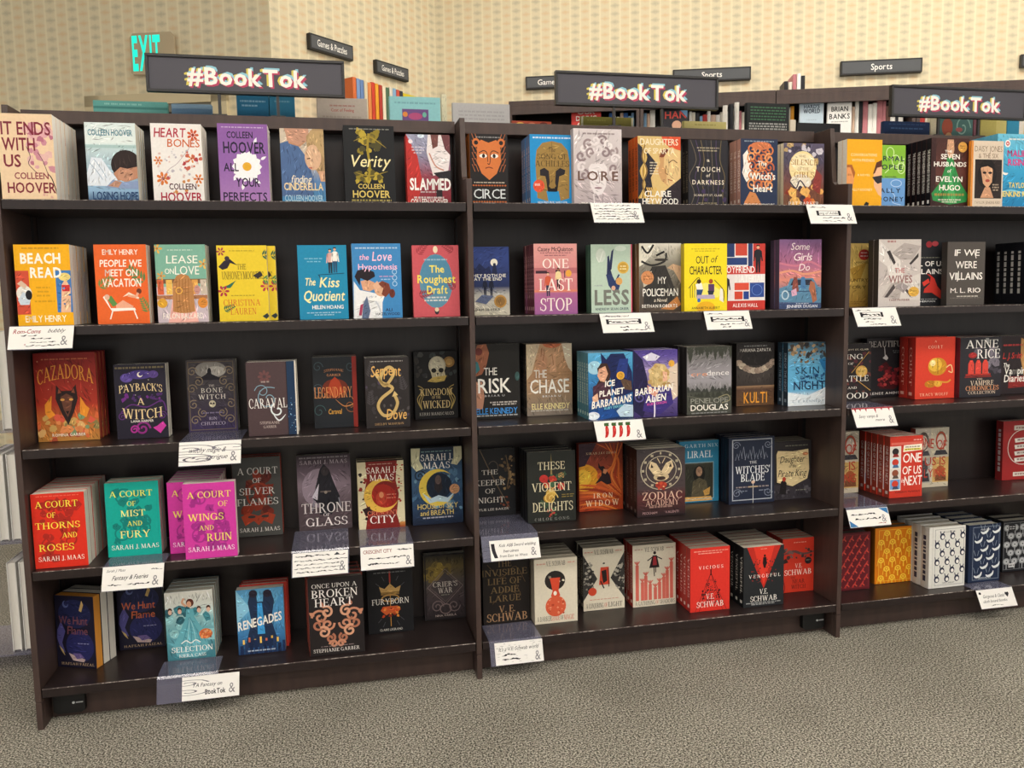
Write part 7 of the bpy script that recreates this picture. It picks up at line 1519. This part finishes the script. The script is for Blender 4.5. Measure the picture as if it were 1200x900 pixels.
shelf_card(5, 1.317, .147, .065, .003, .12, 'speckled white card on clear ramp at the middle bottom shelf', T("It's a V.E. Schwab world", .5, .7, .82, .17, INK, .0, sh=.15) + SCRIB(.16, .44, .44, .11, INK, 115, .024) + SCRIB(.16, .52, .24, .11, INK, 116, .024) + Z(60, .02, .04, .98, .96, .008, .016, ['b8b6b4', 'c9c8c4'], 117, .42) + T('&', .88, .3, .11, .42, '848286', .0), lip=.004, sheet=.16, cshift=-.008)
shelf_card(5, 2.987, .144, .063, .020, .054, 'white card with black hearts under the navy whale hardcover', T('Gorgeous & Classic', .44, .64, .6, .17, INK, .0, sh=.15) + T('cloth bound books', .44, .38, .66, .15, INK, .0, sh=.15) + SCRIB(.3, .62, .15, .08, '6a686c', 118, .014) + E(.08, .82, .035, .07, INK, 10) + E(.78, .7, .03, .08, INK, 10) + E(.83, .7, .03, .08, INK, 10) + P([(.752, .67), (.858, .67), (.805, .5)], INK))

# ================================================================== BOOKS ON THE REAR SHELF OF THE BOOKCASES (their backs show above the rail)
def plain_book(name, loc, rz, w, h, t, base, spine, art, label, group, hard=True, pages='ded8ca', tilt=0.0):
    o = empty(name, loc, (math.radians(-tilt), 0, rz))
    tag(o, label, 'book', group)
    for nm, me in (('cover', cover_mesh(w, h, t, hard, base, spine, art)), ('page_block', page_mesh(w, h, t, hard, pages))):
        q = bpy.data.objects.new(nm, me)
        S.collection.objects.link(q)
        q.parent = o
GR_ = 'books on the rear shelf showing above the top rail'
RZ = 1.5005
def rear(x0, x1, top, col, label, art=[], t=.02, y=.36, hard=True, spine=None):
    plain_book('hardcover' if hard else 'paperback', ((x0 + x1) / 2, y, RZ), 0, x1 - x0, top - RZ, t, col, spine or col, art, label, GR_, hard)
def blurb(c, n=4, top=.9):
    return sum([ML(.5, top - .045 * k, .8, .02, c, k) for k in range(n)], [])
rear(.150, .354, 1.731, '5a9c94', 'teal-green book back left of the left hashtag sign posts', R(0, .9, 1, .93, '3c7c78') + ML(.4, .96, .5, .02, '8cc0b8'))
rear(.366, .480, 1.728, '5f7f9c', 'slate-blue book back beside the teal-green one on rear shelf', R(0, .94, 1, 1, '7a96ac'))
rear(.553, .645, 1.760, '23688c', 'deep blue book back between the left sign posts', ML(.5, .93, .8, .02, '8cb4cc') + ML(.4, .88, .5, .02, '8cb4cc'))
rear(.648, .722, 1.762, '2a7090', 'deep blue book back right of the left sign posts', ML(.5, .93, .6, .02, '7aa8c0'))
rear(.790, .942, 1.760, 'b4a89c', 'grey-beige book back with red lettering on the rear shelf', T('Cost of Feeling', .5, .86, .46, .035, 'a83c38', .004) + ML(.5, .91, .5, .018, '9a5a54') + blurb('9a8e84', 3, .78))
rear(1.012, 1.172, 1.771, '8cc4c8', 'pale turquoise book back with violet picture panel', R(.24, .5, .76, .86, '6a4a80') + E(.3, .8, .05, .03, 'e08a3c') + E(.5, .78, .14, .04, 'b04a78') + E(.68, .8, .04, .03, '6ab09a') + ML(.5, .93, .8, .02, '6a9aa4') + R(.24, .6, .76, .66, '8a5a90'))
rear(1.180, 1.196, 1.788, 'd8d2b4', 'cream book with black spots behind the turquoise one', Z(10, .1, .7, .9, 1, .01, .02, ['3a3a38'], 121), t=.015, y=.385)
rear(1.212, 1.398, 1.757, 'b2b0b0', 'silver-grey book back at the bookcase joint', blurb('9a9898', 3, .9))
rear(1.415, 1.548, 1.715, 'a84a34', 'low orange and yellow picture book on the rear shelf', E(.2, .95, .1, .03, 'e0b048') + E(.5, .95, .1, .03, 'd07a5c') + E(.8, .96, .1, .03, '6a2c24'), y=.40)
rear(1.640, 1.746, 1.727, '75702f', 'olive book back left of the middle sign post', R(0, 0, .06, 1, 'b8b49c') + ML(.5, .95, .6, .02, '8f8a48'))
rear(1.752, 1.822, 1.727, '7a7436', 'olive book back right of the middle sign post', R(.9, 0, 1, 1, 'c8c4a8'))
rear(2.005, 2.160, 1.722, 'b9ad6c', 'khaki-yellow book back left of the black book', ML(.5, .95, .5, .02, '8f8448'))
for k in range(3):
    plain_book('hardcover', (2.212 + .022 * k, .457, RZ), PI / 2 - .45, .15, .285 + .006 * k, .016, '17171a', ['e2ded6', '222226', 'e8e4dc'][k], [], 'thin %s-spined book standing edge-on, %s left of the black book back' % (['white', 'black', 'cream'][k], ['farthest', 'second', 'nearest'][k]), GR_)
rear(2.238, 2.398, 1.790, '222425', 'black book back with green and white blurb lines', sum([ML(.5, .95 - .035 * k, .84, .016, '4a7a58', k) for k in range(5)], []) + sum([ML(.5, .76 - .03 * k, .9, .018, 'b8b8b4', k) for k in range(4)], []))
rear(2.404, 2.424, 1.737, 'd8ccb8', 'short cream book beside the black book back', t=.012)
rear(2.43, 2.60, 1.728, '1d1d20', 'low black book behind the dividing upright of the bookcases')
rear(2.776, 2.964, 1.743, '1d3054', 'navy book back left of the right sign post', ML(.5, .9, .7, .02, '4a6a94') + T('OAC', .55, .78, .3, .06, '5a7aa4') + ML(.5, .96, .8, .014, '3a5680'))
rear(2.968, 2.992, 1.766, 'c9c0a4', 'cream book edge beside the navy book back', t=.02)
rear(3.002, 3.146, 1.768, '4a706c', 'dusty teal picture book back between the right sign posts', E(.25, .85, .16, .12, 'a0503c') + E(.3, .72, .1, .06, 'd0a070') + SWIRL(.7, .85, .16, .02, '8ab0a4', 1.3) + E(.6, .82, .1, .03, 'a85a58'))
rear(3.150, 3.176, 1.765, '7a4a54', 'plum book edge right of the dusty teal back', t=.02)
rear(3.180, 3.292, 1.764, 'b0a458', 'olive-yellow book back at the right of the rear shelf', R(.6, 0, 1, 1, 'c0b46c'))
rear(3.296, 3.40, 1.80, '2c86a8', 'blue book back at the right photo edge', R(.5, 0, .7, 1, 'd8d2c4') + R(.7, 0, 1, 1, 'd8b840'))

# ================================================================== WALL BOOKCASES BEHIND
def wall_case(loc, rz, u0, u1, top, depth, label, header=True, ncol=1):
    t = empty('wall_bookcase', frame_point(loc, rz, u0, 0, 0), (0, 0, rz))
    tag(t, label, 'bookcase', 'tall bookcases along the far walls')
    L_ = u1 - u0
    mb = MB()
    mb.box(0, -depth, top - .03, L_, -.002, top)
    mb.obj('top_board', PANEL, t)
    if header:
        mb = MB()
        mb.box(.02, -depth, top - .085, L_ - .02, -depth + .02, top - .0305)
        mb.obj('header', PANEL, t)
    for q in (0, L_ - .02):
        mb = MB()
        mb.box(q, -depth, 0, q + .02, -.002, top - .0305)
        mb.obj('side_panel', PANEL, t)
    mb = MB()
    mb.box(.0205, -.014, .05, L_ - .0205, -.003, top - .0305)
    mb.obj('back_panel', WOOD, t)
    for z in (.1, .45, .8, 1.13, 1.46, 1.79, 2.10):
        if z > top - .2:
            continue
        mb = MB()
        mb.box(.0205, -depth + .01, z - .025, L_ - .0205, -.0145, z)
        mb.obj('shelf', WOOD, t)
CASES = [(.53, 1.37), (1.375, 2.215), (2.22, 3.06), (3.065, 3.905)]
for k, (a, b2) in enumerate(CASES):
    wall_case(CORNER, A2, a, b2, 2.39, .28, 'dark bookcase on the long far wall, %s from the inner corner' % ORD[k])
wall_case(WCORNER, AS, .28, 1.06, 2.10, .28, 'dark bookcase along the side wall under the Games and Puzzles signs', False)
wall_case(WCORNER, AS, 1.065, 1.36, 2.26, .26, 'narrow dark bookcase in the inner wall corner', False)
rnd = random.Random(5)
FARG = 'books on the top shelves of the far wall bookcases'
def far_book(loc, rz, u, z, w, h, d, col, label, face=False, art=[], front=.24, pages='e4ded0'):
    # spine towards the room, or the cover when face
    if face:
        p = frame_point(loc, rz, u, -front, z)
        plain_book('hardcover', p, rz, w, h, .025, col, col, art, label, FARG)
    else:
        p = frame_point(loc, rz, u + w / 2, -front + .07, z)
        plain_book('hardcover', p, rz + PI / 2, .14, h, w, col, col, art, label, FARG, pages=pages)
names = {'f0ece4': 'white', '2a2a2e': 'black', 'b83a34': 'red', '3a6ab0': 'blue', 'd8b8a0': 'tan', '8ab0d0': 'pale blue', 'e8a02c': 'orange', 'd8d0c0': 'cream', '6a4a40': 'brown', 'c07a80': 'pink', '4a6a50': 'green'}
def far_run(u0, u1, hs, cols, z=2.1005, front=.2, gap=.002):
    u = u0
    i = 0
    global FN
    while u < u1:
        w = rnd.uniform(.016, .032)
        if u + w > u1:
            break
        c = cols[i % len(cols)] if rnd.random() < .7 else rnd.choice(cols)
        FN += 1
        far_book(CORNER, A2, u + w / 2, z, w, rnd.uniform(*hs), .14, c, '%s spine on the far wall top shelf, number %d from the left' % (names[c], FN), front=front)
        u += w + gap
        i += 1
FN = 0
far_book(CORNER, A2, 1.03, 2.1005, .19, .24, 0, 'c83a34', 'red face-out book with white letters on the far shelf', True, T('OUR', .5, .88, .6, .1, WH, .02) + T('DOING', .5, .72, .7, .12, WH, .02) + T('OF IT', .5, .56, .6, .1, WH, .02))
far_run(1.15, 1.345, (.18, .21), ['3a6ab0', '8ab0d0', 'f0ece4', 'd8d0c0', 'd8b8a0'])
far_run(1.40, 1.49, (.19, .215), ['8ab0d0', 'd8b8a0', 'f0ece4', '3a6ab0'])
far_book(CORNER, A2, 1.60, 2.1005, .15, .215, 0, '26242a', 'dark face-out book with red letters on the far shelf', True, T('HAN', .5, .8, .9, .2, 'd04a40', .02) + E(.55, .5, .2, .13, 'c89a80') + P([(.6, 1), (1, 1), (1, .7)], '6a9ac0'))
far_run(1.69, 1.99, (.15, .2), ['f0ece4', 'd8d0c0', '2a2a2e', '8ab0d0', 'b83a34', 'f0ece4', 'd8b8a0'])
far_run(2.0, 2.19, (.17, .2), ['c07a80', 'd8d0c0', '3a6ab0', '8ab0d0', 'b83a34'])
far_run(2.25, 2.35, (.17, .205), ['d8d0c0', '2a2a2e', 'f0ece4', 'e8a02c', 'e8a02c'])
far_book(CORNER, A2, 2.445, 2.1005, .145, .215, 0, 'b8c8d4', 'pale blue face-out book with navy letters on the far shelf', True, T("HARD'S", .5, .88, .66, .1, '26344c', .02) + T('WORLD', .5, .75, .7, .12, '26344c', .02) + ML(.5, .5, .4, .03, '98a8b4'))
far_book(CORNER, A2, 2.615, 2.1005, .145, .205, 0, 'e6e4e0', 'white face-out book with black capitals on the far shelf', True, T('BRIAN', .5, .82, .7, .14, '1e1e20', .02) + T('BANKS', .5, .6, .86, .15, '1e1e20', .02) + ML(.5, .44, .7, .03, '77777a'))
far_run(2.70, 3.03, (.18, .245), ['6a4a40', 'f0ece4', '2a2a2e', 'd8d0c0', 'f0ece4', '2a2a2e', 'd8b8a0', 'c07a80'])
far_run(3.09, 3.50, (.15, .18), ['c07a80', 'b83a34', 'd8d0c0', '3a6ab0', 'f0ece4', 'c07a80'])
far_run(3.51, 3.87, (.17, .22), ['e8a02c', '3a6ab0', 'f0ece4', '4a6a50', 'd8d0c0'])
for k, (c, h) in enumerate((('2a2a2e', .06), ('d8d0c0', .055), ('c07a80', .10), ('f0ece4', .105), ('2a2a2e', .09))):
    far_book(CORNER, A2, 2.285 + .026 * k, 2.3905, .022, h, .1, c, 'small %s book standing on top of the far bookcase, %s in its row' % (names[c], ORD[k]), front=.24)
# picture books standing on the bookcase along the side wall
PB = ['d8703c', '7a98c8', '6a88b8', 'd8c8a8', 'e08a4c', 'c8402c', 'e8a02c', 'b03a30', 'e8dcc0', '4a6a50', 'd8d0c0', '8ab0d0', 'c8503c', '3a3a40']
for k, c in enumerate(PB):
    p = frame_point(WCORNER, AS, .40 + .030 * k, -.24 + .1, 2.1005)
    plain_book('hardcover', p, AS + PI / 2, .2, .30 - .002 * (k % 5), .026, c, c, [], 'tall picture book spine on the side-wall bookcase, %d from its left end' % (k + 1), 'picture books on the side-wall bookcase')
p = frame_point(WCORNER, AS, .94, -.2, 2.1005)
plain_book('hardcover', p, AS, .21, .30, .02, 'd8c22c', 'b8a424', Z(8, .2, .2, .9, .8, .05, .12, ['3a2c20', '2a2420', 'a84a3c'], 130), 'yellow face-out picture book on the side-wall bookcase', 'picture books on the side-wall bookcase')

# ================================================================== LOW DISPLAY RACK LEFT OF THE BOOKCASES
GREYM = mat('grey_laminate', lin('b8b4ac'), .5)
t = empty('display_rack', (-.42, .5, 0))
tag(t, 'low clear-shelved display rack of white books left of the bookcases', 'display rack')
for z in (.06, .415, .76):
    mb = MB()
    mb.box(-.28, -.10, z - .006, .30, .16, z)
    mb.obj('shelf', ACRYLIC, t)
for q in (-.295, .301):
    mb = MB()
    mb.box(q, -.10, 0, q + .014, .16, 1.0)
    mb.obj('side_panel', GREYM, t, .001)
for r, (z, h, n) in enumerate(((.0605, .285, 2), (.4155, .27, 3), (.7605, .30, 1))):
    for k in range(n):
        x = -.185 - .034 * k - (.0 if r == 0 else .01)
        plain_book('hardcover', (x + .013, .5 + .02, z), -PI / 2 + .0, .2, h, .026, 'e4e2de', 'dedbd6', [], 'white book standing page-edge out on the %s rack shelf, %s from the bookcase' % (['lowest', 'middle', 'upper'][r], ORD[k]), 'white books on the low display rack', pages='e8e4dc')
